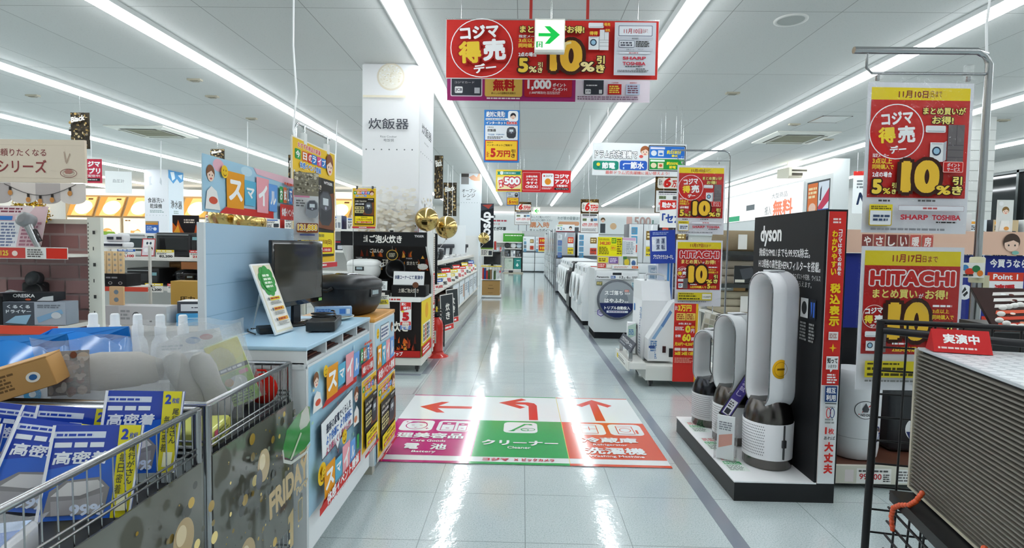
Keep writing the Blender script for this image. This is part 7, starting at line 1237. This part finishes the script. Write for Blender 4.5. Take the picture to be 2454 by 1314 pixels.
def bladeless(label,loc,rz,s,hl,col='#e9e9ec',backc='#e4e4e8',neck='#5d5a58',wl=.205,dl=.145,dot=False):
    t=thing('bladeless_fan',label,'fan',loc,rz)
    MB().lathe([(.116*s,0),(.12*s,.005),(.12*s,.05*s),(.122*s,.052*s)],'#6b6865','metal',32).build('foot_ring',t)
    mb=MB(); mb.lathe([(.122*s,.05*s),(.124*s,.235*s),(.12*s,.237*s)],col,'plastic',40)
    rows=11
    for r in range(rows):
        for k in range(22):
            a=-math.pi/2+(k-11)*.075+(r%2)*.037; z=.075*s+r*.0145*s; R=.1246*s; q=.0032*s; ca,sa=math.cos(a),math.sin(a)
            mb.add([(R*ca-sa*q*i,R*sa+ca*q*i,z+q*j) for i,j in ((-1,0),(0,-1),(1,0),(0,1))],[(0,1,2,3)],'#6f7074','matte')
    mb.build('perforated_shell',t)
    MB().box(.118*s,.128*s,-.004,.004,.06*s,.235*s,'#4a4a4c','matte').box(.122*s,.132*s,-.012,.012,.12*s,.16*s,'#2d2d30','plastic',.003).build('side_latch',t)
    MB().lathe([(.122*s,.235*s),(.12*s,.26*s),(.108*s,.31*s),(.09*s,.345*s)],neck,'metal',36).build('neck',t)
    # loop
    mb=MB(); r=wl/2*s; z0=.295*s+r; z1=hl-r; path=[]
    N=14
    for k in range(N+1): a=math.pi*k/N; path.append((r*math.cos(a),z1+r*math.sin(a),math.cos(a),math.sin(a)))
    for k in range(N+1): a=math.pi+math.pi*k/N; path.append((r*math.cos(a),z0+r*math.sin(a),math.cos(a),math.sin(a)))
    d=dl*s; th=.034*s
    rings=[]
    for x,z,nx,nz in path:
        pr=[(0,-d*.5),(0,d*.38),(-.008*s,d*.5),(-th*.9,d*.5),(-th,d*.42),(-th,-d*.2),(-th*.35,-d*.52)]
        rings.append([(x+nx*o,y,z+nz*o) for o,y in pr])
    rings.append(rings[0]); mb.loft(rings,col,'plastic',False,False); lp=mb.build('air_loop',t)
    mb=MB(); mb.tube([(x-nx*th*.25,-d*.52,z-nz*th*.25) for x,z,nx,nz in path],.0035*s,'#8d8f93','metal',6,True); mb.tube([(x+nx*.0005,d*.1,z+nz*.0005) for x,z,nx,nz in path],.0016*s,'#6e6f73','matte',4,True); mb.build('loop_trim',lp)
    if backc!=col:
        mb=MB(); mb.loft([[(x+nx*o,y,z+nz*o) for o,y in ((.003*s,d*.0),(.003*s,d*.45),(-.004,d*.53),(-th,d*.53),(-th,d*.505))] for x,z,nx,nz in path+[path[0]]],backc,'plastic',False,False,True,False); mb.build('loop_back',lp)
    MB().box(-.03*s,.03*s,-d*.3,d*.3,hl,hl+.008*s,'#c9cbcf','plastic',.003).build('remote_control',t)
    if dot:
        mb=MB(); mb.T=Matrix.Translation((r+.0012,-.02,.53))@Matrix.Rotation(math.pi/2,4,'Y'); mb.lathe([(.05,0),(.05,.0015),(.001,.0016)],'#f0b51c','paper',28); mb.lathe([(.038,.002),(.036,.002)],'#a87a10','paper',28,cap=False); mb.box(-.005,.005,-.022,.022,.0018,.0022,'#7a560c','paper'); mb.build('yellow_sticker',t)
    return t
bladeless('tallest white bladeless purifier fan with a yellow round sticker, front of the black display',(1.333,2.955,.104),-1.33,1.02,1.03,dot=True)
bladeless('middle white and silver bladeless purifier fan on the black display',(1.28,3.3,.104),-1.3,.96,.76,'#d5d8da','#c4c7c9','#56524f',.23,.16)
bladeless('smallest bladeless purifier fan with dark backed loop at the rear of the display',(1.24,3.61,.104),-1.05,.88,.62,'#c6c8ca','#2c2e33','#3a3b3f',.2,.15)
t=thing('price_stand','black bent price stand with a violet card before the middle fan','stand',(1.15,3.1,.104),-.35)
mb=MB(); mb.box(-.03,.03,-.004,.004,0,.21,'#1b1c1f','plastic'); mb.T=Matrix.Translation((0,0,.2))@Matrix.Rotation(.55,4,'Y')@Matrix.Rotation(-.35,4,'X'); mb.box(-.032,.032,-.006,.006,0,.3,'#1b1c1f','plastic'); mb.build('stand',t)
mb=MB(); mb.T=Matrix.Translation((0,0,.2))@Matrix.Rotation(.55,4,'Y')@Matrix.Rotation(-.35,4,'X'); sheet(mb,plane_front(-.027,.01,-.0066),.054,.25,54,250,[('r',0,0,54,250,'#4a3f8c'),('v','お試し',12,20,42,120,'#c4bce4',dict(bold=.02)),('r',6,150,48,244,'#e4e4ea'),('l',10,160,44,200,3,'#555'),('r',12,206,40,238,'#3a3c44')]); mb.build('card',t)
t=thing('leaflet_holder','clear acrylic leaflet holder on the white plinth top by the aisle','holder',(1.12,2.98,.104),-.6)
MB().box(-.055,.055,-.02,-.0185,0,.2,'#fff','clear_acrylic').box(-.055,.055,.02,.0215,0,.22,'#fff','clear_acrylic').box(-.055,.055,-.02,.02,0,.003,'#fff','clear_acrylic').box(-.0565,-.055,-.02,.0215,0,.2,'#fff','clear_acrylic').box(.055,.0565,-.02,.0215,0,.2,'#fff','clear_acrylic').build('holder',t)
mb=MB(); mb.box(-.045,.045,-.004,.006,.003,.24,'#e9e9ec','paper'); sheet(mb,plane_front(-.045,.003,-.0046),.09,.237,90,237,[('r',0,0,90,237,'#eceef0'),('p',[(10,110),(80,90),(80,150),(10,180)],'#e0a090'),('l',10,30,80,80,4,'#8a8d95')]); mb.build('leaflets',t)
# ---- heater shelf
t=thing('heater_shelf','low brown topped heater shelf with pale price rail behind the black fan display','shelf',(2.9,2.9,0))
MB().box(-1.25,1.3,.02,.75,.02,.1,'#8e897b','painted').build('plinth',t)
MB().box(-1.25,1.3,.0,.75,.1,.118,'#5d3a2c','plastic').build('deck',t)
mb=MB(); mb.box(-1.25,1.3,-.02,0,.03,.125,'#d9d6c8','painted'); sheet(mb,plane_front(-1.25,.03,-.0206),2.55,.095,2550,95,[('r',0,0,2550,95,'#d9d6c8'),('r',60,20,105,85,'#e9dede'),('r',120,12,300,92,'#f2f0ec'),('t','99,800',135,40,250,75,'#c8303a',dict(bold=.02)),('l',130,18,290,34,1,'#555'),('l',258,40,296,84,4,'#555'),('r',330,14,400,86,'#eef0ee'),('l',335,20,395,80,4,'#777'),('c',415,45,10,10,'#e6cf2e'),('r',440,4,520,90,'#f2efec'),('r',440,4,520,20,'#d8404a'),('l',446,28,514,62,3,'#555'),('r',450,70,510,86,'#c8303a')]); mb.build('price_rail',t)
for x in (-1.2,1.25): MB().box(x-.025,x+.025,.7,.75,0,1.4,'#dedfda','painted').build('upright',t)
MB().box(-1.22,1.27,.72,.74,.118,.78,'#1e2024','painted').build('dark_back_panel',t)
mb=MB(); mb.box(-1.1,1.27,.66,.7,.76,1.235,'#232f80','paper')
sheet(mb,plane_front(-1.1,.76,.6594),2.37,.475,2370,475,[('r',0,0,2370,475,'#222f86'),('c',1010,235,48,48,'#f0f2f6'),('p',[(1010,200),(1032,240),(1010,265),(988,240)],'#26282e'),('p',[(975,262),(1040,200),(1044,206),(981,268)],'#f0f2f6'),('r',1110,0,1118,475,'#dfe3ee'),('r',1118,0,2370,475,'#222f86'),('t','今買うならこれ!',1155,20,1500,75,'#fff',dict(bold=.035)),
 ('r',1145,105,1370,360,'#f2f2f4'),('r',1145,105,1370,160,'#d8402a'),('t','Point 1',1180,115,1335,150,'#fff',dict(bold=.03)),('t','速暖',1190,180,1320,240,'#c8282f',dict(bold=.05)),('g',1258,298,40,40,8,'#333'),('g',1258,298,20,20,6,'#333'),('r',1390,105,1615,360,'#f2f2f4'),('r',1390,105,1615,160,'#d8402a'),('t','Point 2',1425,115,1580,150,'#fff',dict(bold=.03)),('t','軽量',1435,180,1565,240,'#c8282f',dict(bold=.05)),('r',1635,105,1860,360,'#f2f2f4'),('r',1635,105,1860,160,'#d8402a'),('t','Point 3',1670,115,1825,150,'#fff',dict(bold=.03)),('t','省エネ',1660,180,1835,240,'#c8282f',dict(bold=.05)),('r',1118,385,2370,410,'#d8402a'),('t','DeLonghi',1170,425,1330,455,'#fff',dict(bold=.02))]); mb.build('blue_board',t)
mb=MB(); mb.box(-1.2,1.27,.62,.66,1.24,1.385,'#e6bfa8','paper')
els=[('r',0,0,2470,145,'#e4bda6'),('l',430,8,700,20,1,'#7a4a3c'),('l',430,122,860,140,1,'#8a5a4a')]
for i,ch in enumerate('やさしい暖房'): els+=[('r',425+74*i,28,492+74*i,112,['#8a3f3a','#a04a44','#7d3833','#8a3f3a','#c4574c','#c4574c'][i]),('t',ch,437+74*i,40,481+74*i,100,'#f6ece6',dict(bold=.03))]
gx=1345; els+=[('c',gx,62,52,52,'#4a3a32'),('c',gx,78,44,44,'#f0cdb8'),('p',[(gx-48,70),(gx-30,30),(gx+30,26),(gx+48,70),(gx+10,52)],'#4a3a32'),('c',gx-18,84,5,6,'#333'),('c',gx+20,84,5,6,'#333'),('c',gx+25,130,22,12,'#7fb4a8'),('r',1470,40,1580,110,'#8a3f3a'),('t','暖',1490,48,1560,102,'#f6ece6',dict(bold=.03))]
sheet(mb,plane_front(-1.2,1.24,.6194),2.47,.145,2470,145,els); mb.build('pink_header',t)
t=thing('round_heater','white cylinder heater with a crossed out oil drop emblem on the heater shelf','heater',(1.86,3.08,.12))
MB().lathe([(.11,0),(.118,.01),(.125,.06),(.13,.4),(.125,.46),(.1,.48)],'#e4e6e9','plastic',40).build('body',t)
MB().lathe([(.1262,.118),(.1264,.121)],'#b4b7bb','matte',40,cap=False).build('seam',t)
def bent(mb,R,z0,H_,arc,els,U,V,mid=-math.pi/2-.1):
    """print els round a cylinder of radius R"""
    q=MB(); W=arc*R; sheet(q,plane_front(-W/2,0,0),W,H_,U,V,els,lift=.0002)
    for v in q.v: a=mid+v.x/R; rr_=R+.0008-v.y; v.x,v.y,v.z=rr_*math.cos(a),rr_*math.sin(a),v.z+z0
    o=len(mb.v); mb.v+=q.v; mb.f+=[[i+o for i in f] for f in q.f]; mb.c+=q.c; mb.m+=q.m; mb.s+=q.s
mb=MB(); bent(mb,.1295,.23,.1,.85,[('c',50,50,49,49,'#33353a'),('c',50,50,46,46,'#e9ebed'),('p',[(50,12),(66,45),(60,62),(40,62),(34,45)],'#4a4d52'),('p',[(18,74),(76,18),(80,22),(22,78)],'#c83a3a'),('t','NO OIL',28,70,72,84,'#33353a',dict(bold=.03))],100,100); mb.build('emblem',t)
mb=MB(); bent(mb,.1278,.1,.1,.8,[('c',50,55,45,45,'#2a356a'),('p',[(8,50),(20,20),(80,20),(92,50)],'#b48a72'),('c',35,30,10,9,'#e9c4a8'),('c',52,26,10,9,'#e9c4a8'),('c',68,32,10,9,'#3a3a44'),('l',14,58,86,84,4,'#dfe4f0'),('p',[(40,0),(60,0),(56,22),(44,22)],'#eceff2')],100,100,-math.pi/2+.45); mb.build('round_tag',t)
t=thing('round_heater','dark panel heater with a round white tag behind the wire cart','heater',(2.28,3.1,.12)); MB().box(-.2,.25,0,.2,.0,.5,'#24262a','plastic',.03).build('body',t)
mb=MB(); sheet(mb,plane_front(-.12,.06,-.0008),.15,.15,100,100,[('c',50,50,48,48,'#e9ecee'),('p',[(6,60),(94,60),(80,88),(50,98),(20,88)],'#2a356a'),('l',20,30,80,55,2,'#7a5a4a')]); mb.build('round_tag',t)
t=thing('white_kettle_box','white goods carton with small figures standing on the pink headed board','box',(2.75,3.66,1.39)); MB().box(-.1,.12,-.05,.05,0,.11,'#dcdcdc','paper',.003).box(-.12,.0,.06,.1,.0,.17,'#e3e3e3','paper').build('carton',t)
for i,(x,hc) in enumerate(((2.66,'#5a4a3a'),(3.05,'#8a6a3a'))):
    mb=MB(); mb.box(-.05,.05,0,.004,0,.2,'#e9e9e4','paper'); sheet(mb,plane_front(-.05,0,-.0006),.1,.2,100,200,[('r',0,0,100,200,'#e6e7e3'),('face',52,70,36,hc),('p',[(15,195),(25,130),(75,130),(85,195)],'#f4f4f0'),('c',60,180,16,12,'#e0a050'),('c',20,24,14,14,'#f4f4f4')]); mb.build('figure_cutout',None,(x,3.58 if i==0 else 3.58,1.387),label=['cut out cartoon figure card with brown hair on the pink header','cut out cartoon figure card with fair hair on the pink header'][i],cat='card')
poster('shape_card','small colourful cut shape card fixed on the tall pole joint','card',.13,.06,130,60,[('r',0,0,130,60,'#eceae4'),('c',26,30,18,18,'#e6b43a'),('c',52,20,14,12,'#3a8ac4'),('c',70,36,18,14,'#d8402a'),('c',96,24,16,14,'#2f7a4a'),('c',112,42,12,12,'#e6802a'),('l',40,44,90,56,1,'#333')],(1.8,2.27,1.15))
# tall sign pole and its two posters
p=pole('tall chrome sign pole with clamp at the right, carrying two red posters',1.86,2.3,2.06,-.54,.118,.014,(-.44,-.08),1.94)
MB().lathe([(.024,0),(.026,.005),(.026,.1),(.022,.105)],'#cfc9a8','plastic',18,(0,0,1.13)).box(.02,.045,-.01,.01,1.08,1.16,'#cfc9a8','plastic').build('joint_clamp',p)
MB().tube([(0,0,.118),(0,0,1.18)],.019,'#a2a4a6','metal',12).box(-.08,.08,-.05,.05,.0,.12,'#6d6f72','metal').build('lower_tube',p)
sale_poster('large red 11月10日 sale poster hung high on the tall right pole',(1.575,2.27,1.325),.02,'koj',.98)
sale_poster('large red 11月17日 sale poster hung low behind the wire demo cart',(1.572,2.262,.685),.02,'hit',.96)
# ---- wire demo cart at the right edge
t=thing('mesh_demo_cart','black wire mesh demo cart with ribbed cream panel at the right photo edge','cart',(1.14,1.6,0),-.217)
mb=MB(); mb.tube([(-.09,.02,1.05),(-.115,.0,.03)],.011,'#141417','painted',8); mb.build('corner_post',t)
mb=MB(); mb.tube([(.75,.02,1.04),(.75,.02,.03)],.011,'#141417','painted',8); mb.build('corner_post',t)
mb=MB(); mb.tube([(-.12,-1.1,.55),(-.12,-1.1,.03)],.011,'#141417','painted',8); mb.build('corner_post',t)
MB().tube([(-.09,.02,1.045),(.75,.02,1.04)],.008,'#141417','painted',8).build('top_rail',t); MB().tube([(-.085,.018,1.02),(.2,-.04,1.01),(.75,-.2,1.005)],.011,'#1c1c20','painted',8).build('lower_rail',t)
mb=MB()
for i in range(13): mb.tube([(-.09+.07*i,.02,1.04),(-.112+.07*i,.0,.04)],.0032,'#141417','painted',5)
for k in range(15): z=.06+.07*k; mb.tube([(-.112+.022*k/14,.022,z),(.75,.022,z)],.0032,'#141417','painted',5)
mb.build('wire_panel',t)
mb=MB()
for k in range(13):
    y=-.05-.08*k; mb.tube([(-.05,y,.56),(-.08,y,.04)],.003,'#141417','painted',5)
for k in range(12): z=.08+.042*k; mb.tube([(-.08+.03*k/11,0,z),(-.08+.03*k/11,-1.1,z)],.004,'#141417','painted',5)
mb.build('wire_side',t)
MB().box(-.06,.7,-1.05,-.02,.53,.56,'#121214','painted').build('deck',t)
for x,y in ((0,-.05),(.6,-.05),(0,-1.0),(.6,-1.0)): caster('caster',t,x,y,.03)
t=thing('ribbed_panel_heater','long ribbed cream and black panel heater standing on the wire demo cart','heater',(1.14,1.6,.565),-.217)
mb=MB(); mb.box(.012,.42,-1.04,-.005,0,.405,'#1a191c','plastic'); n=36
for k in range(n): z=.004+.4*k/n; mb.prism([(-.004,z),(.012,z),(.012,z+.0042),(-.004,z+.0042)],-1.04,-.004,'#7d786e','plastic')
mb.build('ribbed_body',t)
MB().box(-.006,.014,-.006,.004,0,.408,'#cfc8b4','plastic').box(-.006,.014,-1.045,-.006,.0,.006,'#cfc8b4','plastic').build('cream_edge',t)
mb=MB(); mb.box(.0,.42,-1.04,.0,.405,.412,'#c3c8cc','plastic')
for i in range(12):
    for j in range(28): 
        cx=.02+.034*i; cy=-1.02+.036*j+(.018 if i%2 else 0)
        if cy<-.02: mb.add([(x,y,.4124) for x,y in ell(cx,cy,.0165,.0165,6)],[list(range(6))],'#dde1e4','plastic')
mb.build('patterned_top',t)
t=thing('notice_tent','red tent card lettered 実演中 on top of the ribbed panel heater','card',(1.2,1.53,.979),-.3)
mb=MB(); mb.prismx([(-.03,0),(0,.06),(.03,0)],-.066,.066,'#c8282a','paper'); a=math.atan2(.03,.06); mb.T=Matrix.Translation((0,-.03,0))@Matrix.Rotation(-a,4,'X'); sheet(mb,plane_front(-.066,0,-.0006),.132,.066,150,76,[('r',0,0,150,76,'#cc2a2b'),('t','実演中',28,14,122,46,'#fff',dict(bold=.04)),('l',12,56,140,66,1,'#f6dcd8')]); mb.build('card',t)
t=thing('flame_photo_board','glossy board of glowing heater bars leaning back at the right edge','board',(1.66,1.78,1.0),-.2); t.rotation_euler=(-.75,.0,-.1)
mb=MB(); mb.box(-.14,.16,0,.008,0,.18,'#2b1c1c','gloss'); els=[('r',0,0,300,180,'#3a2422')]
for k in range(6):
    els.append(('p',[(60-8*k,20+26*k),(290,8+24*k),(290,20+24*k),(52-8*k,34+26*k)],['#e9e4e0','#f6f2ee','#e9e4e0','#e8684a','#d8503a','#c8402e'][k]))
for k in range(30): els.append(('c',40+rr.random()*230,20+rr.random()*140,8,4,rr.choice(['#f6e9e0','#5a2c26','#e88a6a','#fff'])))
sheet(mb,plane_front(-.14,0,-.0006),.3,.18,300,180,els,'gloss'); mb.build('photo_print',t)
MB().box(-.08,.2,-.03,.12,0,.04,'#1a1a1d','plastic').build('board_stand',None,(1.6,1.83,.978),-.1,label='low black stand under the leaning glowing heater board',cat='stand')
mb=MB()
P_=[(0,0,0),(-.05,.0,-.01),(-.075,-.02,-.045),(-.05,-.04,-.06),(.0,-.06,-.055),(.06,-.09,-.065),(.12,-.12,-.06)]
for i in range(len(P_)-1):
    a_,b_=Vector(P_[i]),Vector(P_[i+1]); n=max(1,int((b_-a_).length/.016))
    for k in range(n): c=a_+(b_-a_)*(k/n); mb.ball(tuple(c),.0095,'#f0ede8','plastic',10,1.2,.8,.8)
mb.build('bead_chain',None,(1.475,1.66,1.1),label='white beaded chain hanging before the glowing heater board',cat='chain')
t=thing('arrow_sign','dark red sign with gold arrow tilted at the bottom right','sign',(1.125,1.46,.4)); mb=MB(); mb.T=Matrix.Rotation(-.217-1.35,4,'Z')@Matrix.Rotation(.55,4,'Y'); mb.box(-.02,.3,-.003,.003,0,.13,'#7a1c20','paper'); sheet(mb,plane_front(-.02,0,-.0036),.32,.13,320,130,[('r',0,0,320,130,'#7a1a20'),('p',[(20,60),(70,25),(62,52),(300,52),(300,72),(62,72),(70,100)],'#d6a63a'),('p',[(90,58),(280,58),(280,62),(90,62)],'#f3e2b0')]); mb.build('board',t)
for i,(y0,lb) in enumerate(((-.14,'orange twisted tie looped on the wire demo cart, left one'),(-.42,'orange twisted tie looped on the wire demo cart, right one'))):
    mb=MB(); q=[(.0,y0,.61),(-.012,y0+.003,.585),(-.02,y0+.02,.565),(-.03,y0+.05,.55),(-.035,y0+.075,.53),(-.035,y0+.085,.5),(-.03,y0+.085,.46)]
    mb.tube(q,.006,'#d8481e','gloss',8)
    for k in range(len(q)-1):
        for m in range(3):
            a_=Vector(q[k]).lerp(Vector(q[k+1]),m/3); mb.ball(tuple(a_),.0072,'#e0582a','gloss',8)
    mb.build('orange_tie',None,(1.105,1.6,.0),-.217,label=lb,cat='tie')
# ================================================================ the far end of the aisle and the right wall
t=thing('wall_sign_band','long white lit sign band with pictures and lettering on the back wall','sign',(4.2,30.9,1.95))
mb=MB(); mb.box(-7,6.4,-.1,.05,.0,1.05,'#e9ecec','painted'); mb.build('band_body',t)
els=[('r',0,0,1340,105,'#eef4f5'),('t','掃除機',70,8,125,26,'#3a4448',dict(bold=.02)),('l',70,34,210,48,1,'#c84a5a'),('t','パワーペース',68,52,150,66,'#c84a5a',dict(bold=.02)),('t','ゴミ捨てが不要',60,74,185,98,'#2a3034',dict(bold=.04)),('t','安心してご購入いただく',318,10,430,24,'#4a5a60',dict(bold=.0)),('t','ためにぜひご確認ください',318,28,440,40,'#4a5a60',dict(bold=.0)),('t','購入時',316,44,425,76,'#e0946a',dict(bold=.03)),('t','チェックポイント',316,82,450,100,'#3a4448',dict(bold=.02)),('t','わが家の容量は?',470,12,590,30,'#4a6a70',dict(bold=.0)),('R',475,40,590,62,8,'#efb48e'),('b',252,6,300,100,3,'#5a6a70','#eef4f5'),
 ('face',720,30,20,'#6a5238'),('r',706,48,734,100,'#4a5258'),('c',660,60,22,20,'#a9d0c0'),('c',778,62,18,18,'#e9c49a'),('p',[(640,30),(680,12),(690,36)],'#efb48e'),('r',850,8,880,98,'#e6bdb4'),('t','500',892,8,985,60,'#c9aaa4',dict(bold=.03)),('t','L',992,24,1012,60,'#5a8a7a',dict(bold=.03)),('t','以上の冷蔵庫',892,70,1010,92,'#5a6468',dict(bold=.01))]
mb=MB(); sheet(mb,plane_front(-7,.0,-.1006),13.4,1.05,1340,105,els); mb.build('band_print',t)
MB().box(-7,6.4,-.22,-.08,1.06,1.14,'#f4fbff','lamp').build('lit_strip',t) if 0 else MB().box(-7,6.4,-.24,-.1,1.06,1.16,(1,1,1),'backlit').build('lit_strip',t)
def wallfridge(i,x):
    fridge('%s refrigerator from the left across the end of the aisle'%['first','second','third','fourth'][i],(x,26.1,0),0,.56,1.68,.6,['#e4e9ea','#dfe6e8','#d2dadc','#e6eaeb'][i],'#6a7076',fl(20+i,'#4a5a60','#d8503a'),1)
for i,x in enumerate((.28,.86,1.46,2.06)): wallfridge(i,x)
poster('price_poster','red price sheet pair fixed on the second far refrigerator','poster',.36,.7,100,200,[('r',0,0,100,200,'#dfe3e2'),('r',6,6,94,95,'#c8442c'),('t','10',25,30,80,62,'#f4d63a',dict(bold=.05)),('r',6,105,94,192,'#c8442c'),('t','10',25,130,80,162,'#f4d63a',dict(bold=.05)),('r',6,178,94,192,'#e6cf2e')],(.9,26.09,.95))
# far appliance shelf left of the refrigerators
shelf_unit('far white shelf of vacuum cleaners and cartons at the aisle end',-1.75,-.06,26.1,26.6,(.12,.7,1.1,1.4),1.95)
carton('vacuum_carton','pale green carton at the lower left of the far end shelf',(-.65,26.12,.12),.4,.4,.52,'#c9d8c8',[('r',0,0,100,120,'#c6d4c4'),('g',40,80,24,28,4,'#e9f0e9'),('l',50,20,90,40,2,'#6a8a7a')],100,120)
carton('vacuum_carton','teal carton at the lower right of the far end shelf',(-.25,26.12,.12),.34,.4,.52,'#2f8a80',[('r',0,0,100,120,'#2f8a82'),('p',[(50,50),(70,80),(50,95),(30,80)],'#dff0ea'),('l',40,20,90,32,1,'#dff0ea')],100,120)
for i,(x,c) in enumerate(((-.72,'#23262a'),(-.46,'#e9ebec'),(-.2,'#1f2226'))): carton('coffee_machine','%s on the middle board of the far end shelf'%['black coffee machine','white coffee machine','second black coffee machine'][i],(x,26.13,.7),.22,.3,.3,c,generic(90+i,c,'#8a9096','#aaa'),cat='coffee machine')
for i,x in enumerate((-.75,-.45,-.18)):
    t=thing('robot_vacuum','%s robot vacuum standing upright on the far end shelf'%['dark','white','pale blue'][i],'robot vacuum',(x,26.3,1.236)); mb=MB(); mb.T=Matrix.Rotation(math.pi/2-.2,4,'X'); mb.lathe([(.12,-.03),(.13,-.02),(.13,.02),(.12,.035),(.05,.04),(.001,.04)],['#2b2e33','#e9ecee','#bcd0da'][i],'plastic',24); mb.build('shell',t)
poster('green_pop','green pop strip behind the robot vacuums of the far end shelf','poster',1.0,.4,100,40,[('r',0,0,100,40,'#4a9a3a'),('l',10,6,90,14,1,'#e9f4e0')],(-.45,26.45,1.41))
rr=random.Random(41)
for k in range(6):
    t=thing('stick_vacuum','%s stick vacuum in the rack left of the far end shelf'%['first','second','third','fourth','fifth','sixth'][k],'vacuum cleaner',(-1.55+.13*k,25.7,0.0)); c=rr.choice(['#4a5a9a','#b9bec4','#3a3d44','#c8404a','#8a96a4'])
    MB().box(-.05,.05,0,.1,0,.05,c,'plastic',.01).tube([(0,.05,.05),(0,.12,1.05)],.015,'#b9bcc0','metal',8).build('floor_tube',t); MB().lathe([(.03,0),(.045,.02),(.045,.16),(.03,.2)],c,'plastic',14,(0,.13,.95)).build('motor_body',t); MB().tube([(0,.13,1.15),(0,.2,1.22),(0,.26,1.12),(0,.17,1.0)],.012,'#3a3d42','plastic',8).build('grip',t)
t=thing('demo_pad','low grey demo pad on the floor before the far end shelf','pad',(-.42,24.6,0)); MB().box(-.45,.45,-.4,.4,0,.03,'#a9a494','fabric').build('mat_board',t); MB().box(-.2,.0,-.1,.1,.03,.12,'#23252a','plastic',.02).build('vacuum_head',t)
# blank end partition behind the refrigerators
MB().box(-1.8,3.4,26.8,26.85,0,1.95,'#c9cecd','painted').build('room_divider',label='pale divider behind the far end shelf and refrigerators',cat='divider')
# lit sign wall at right
t=thing('sign_wall','long white lit sign wall receding at the upper right','sign',(6.9,12.6,1.55),0)
MB().box(-.1,.25,-.2,7.4,-1.55,1.72,'#d9dede','painted').build('wall_unit',t)
mb=MB(); mb.box(-.14,-.1,1.0,7.4,.55,1.35,'#eef3f3','painted'); els=[('r',0,0,640,80,'#f2f6f6')]
els+=[('r',20,52,60,80,'#c9d4b8'),('r',90,30,96,80,'#9aa8a8'),('r',130,30,136,80,'#9aa8a8'),('r',150,62,250,78,'#4aa07a'),('r',300,34,360,50,'#6a7478'),('t','大型商品',470,14,560,28,'#8a9498',dict(bold=0)),('t','搬入',430,46,470,70,'#5a6468',dict(bold=0)),('t','無料',480,34,590,76,'#e08a70',dict(bold=.04)),('r',250,20,251,80,'#a9b4b4'),('r',420,20,421,80,'#a9b4b4')]
sheet(mb,plane_left(7.4,.55,-.1406),6.4,.8,640,80,els,'backlit'); mb.build('sign_print',t)
MB().box(-.2,-.1,-.2,7.4,1.4,1.55,(1,1,1),'backlit').build('lit_strip',t)
mb=MB(); sheet(mb,plane_left(.9,.45,-.1006),1.0,.85,100,85,[('r',0,0,100,85,'#4a4f52'),('r',4,4,48,81,'#e0763a'),('l',8,12,44,40,3,'#f6e0b0'),('c',26,62,16,12,'#e9c4b0'),('r',52,4,96,81,'#dfe6f0'),('p',[(52,60),(96,20),(96,50),(52,78)],'#c83a5a'),('r',52,66,96,81,'#3a5aa4'),('p',[(60,20),(66,12),(64,46),(58,46)],'#2a3040')]); mb.build('poster_pair',t)
poster('number_board','white board lettered NO beside the dark window shutters','board',.7,.9,100,120,[('r',0,0,100,120,'#eef2f2'),('r',0,0,100,12,'#d8302a'),('l',10,24,90,50,3,'#7a8084'),('t','NO.1',14,60,90,96,'#1f3050',dict(bold=.04,sh=.2))],(7.4,12.0,2.05),-.3)
for q in (-.28,.28): MB().tube([(0,0,0),(0,0,.5)],.003,'#ccc','metal').build('hanging_wire',None,(7.4+q*.955,12.0-q*.295,2.93),label='thin wire at the %s of the white NO board'%('left' if q<0 else 'right'),cat='wire')
# mid right wall furniture behind the poles: tall shelving with goods
shelf_unit('white wall shelf of heater cartons beneath the dark window at right',5.0,7.6,7.6,8.2,(.14,.6,1.0,1.4),1.6)
rr=random.Random(51)
for zi,z in enumerate((.6,1.0,1.4)):
    for k in range(6):
        carton('heater_carton','%s carton on the %s board of the wall shelf beneath the window'%(['first','second','third','fourth','fifth','sixth'][k],['lower','middle','top'][zi]),(5.25+.42*k,7.62,z),.34,.4,.22+.1*rr.random(),rr.choice(['#e3e3e0','#c9b08a','#dcdfe2','#3a3d44']),generic(200+zi*10+k,rr.choice(['#e6e6e2','#dfe4e8','#c9b08a']),rr.choice(['#c8323a','#2f62b0','#e6a03a'])),group='cartons on the wall shelf')
# siding pilaster and brown board near the right edge
mb=MB(); mb.box(0,.5,0,.5,0,H,'#d2d4d1','painted')
for k in range(20): mb.box(-.004,.5,-.004,0,.15+.16*k,.155+.16*k,'#8d908c','matte').box(-.004,0,0,.5,.15+.16*k,.155+.16*k,'#8d908c','matte')
mb.build('wall_pilaster',None,(6.95,9.0,0),kind='structure')
MB().box(0,.05,0,1.2,1.6,2.75,'#7a3a26','paper').build('brown_board',None,(5.5,6.0,0),label='reddish brown hanging board at the right photo edge',cat='board') if 0 else None
poster('brown_board','reddish brown board hanging at the right photo edge','board',.5,1.0,100,200,[('r',0,0,100,200,'#7d3d28'),('r',4,4,96,196,'#8a452e')],(5.65,6.0,1.55))
for x in (5.45,5.85): MB().tube([(x,6.0,2.55),(x,6.0,H)],.002,'#ccc','metal').build('hanging_wire',None,label='thin wire at the %s of the brown board'%('left' if x<5.6 else 'right'),cat='wire')
bpy.data.objects.remove(_fo); bpy.data.curves.remove(_fc)
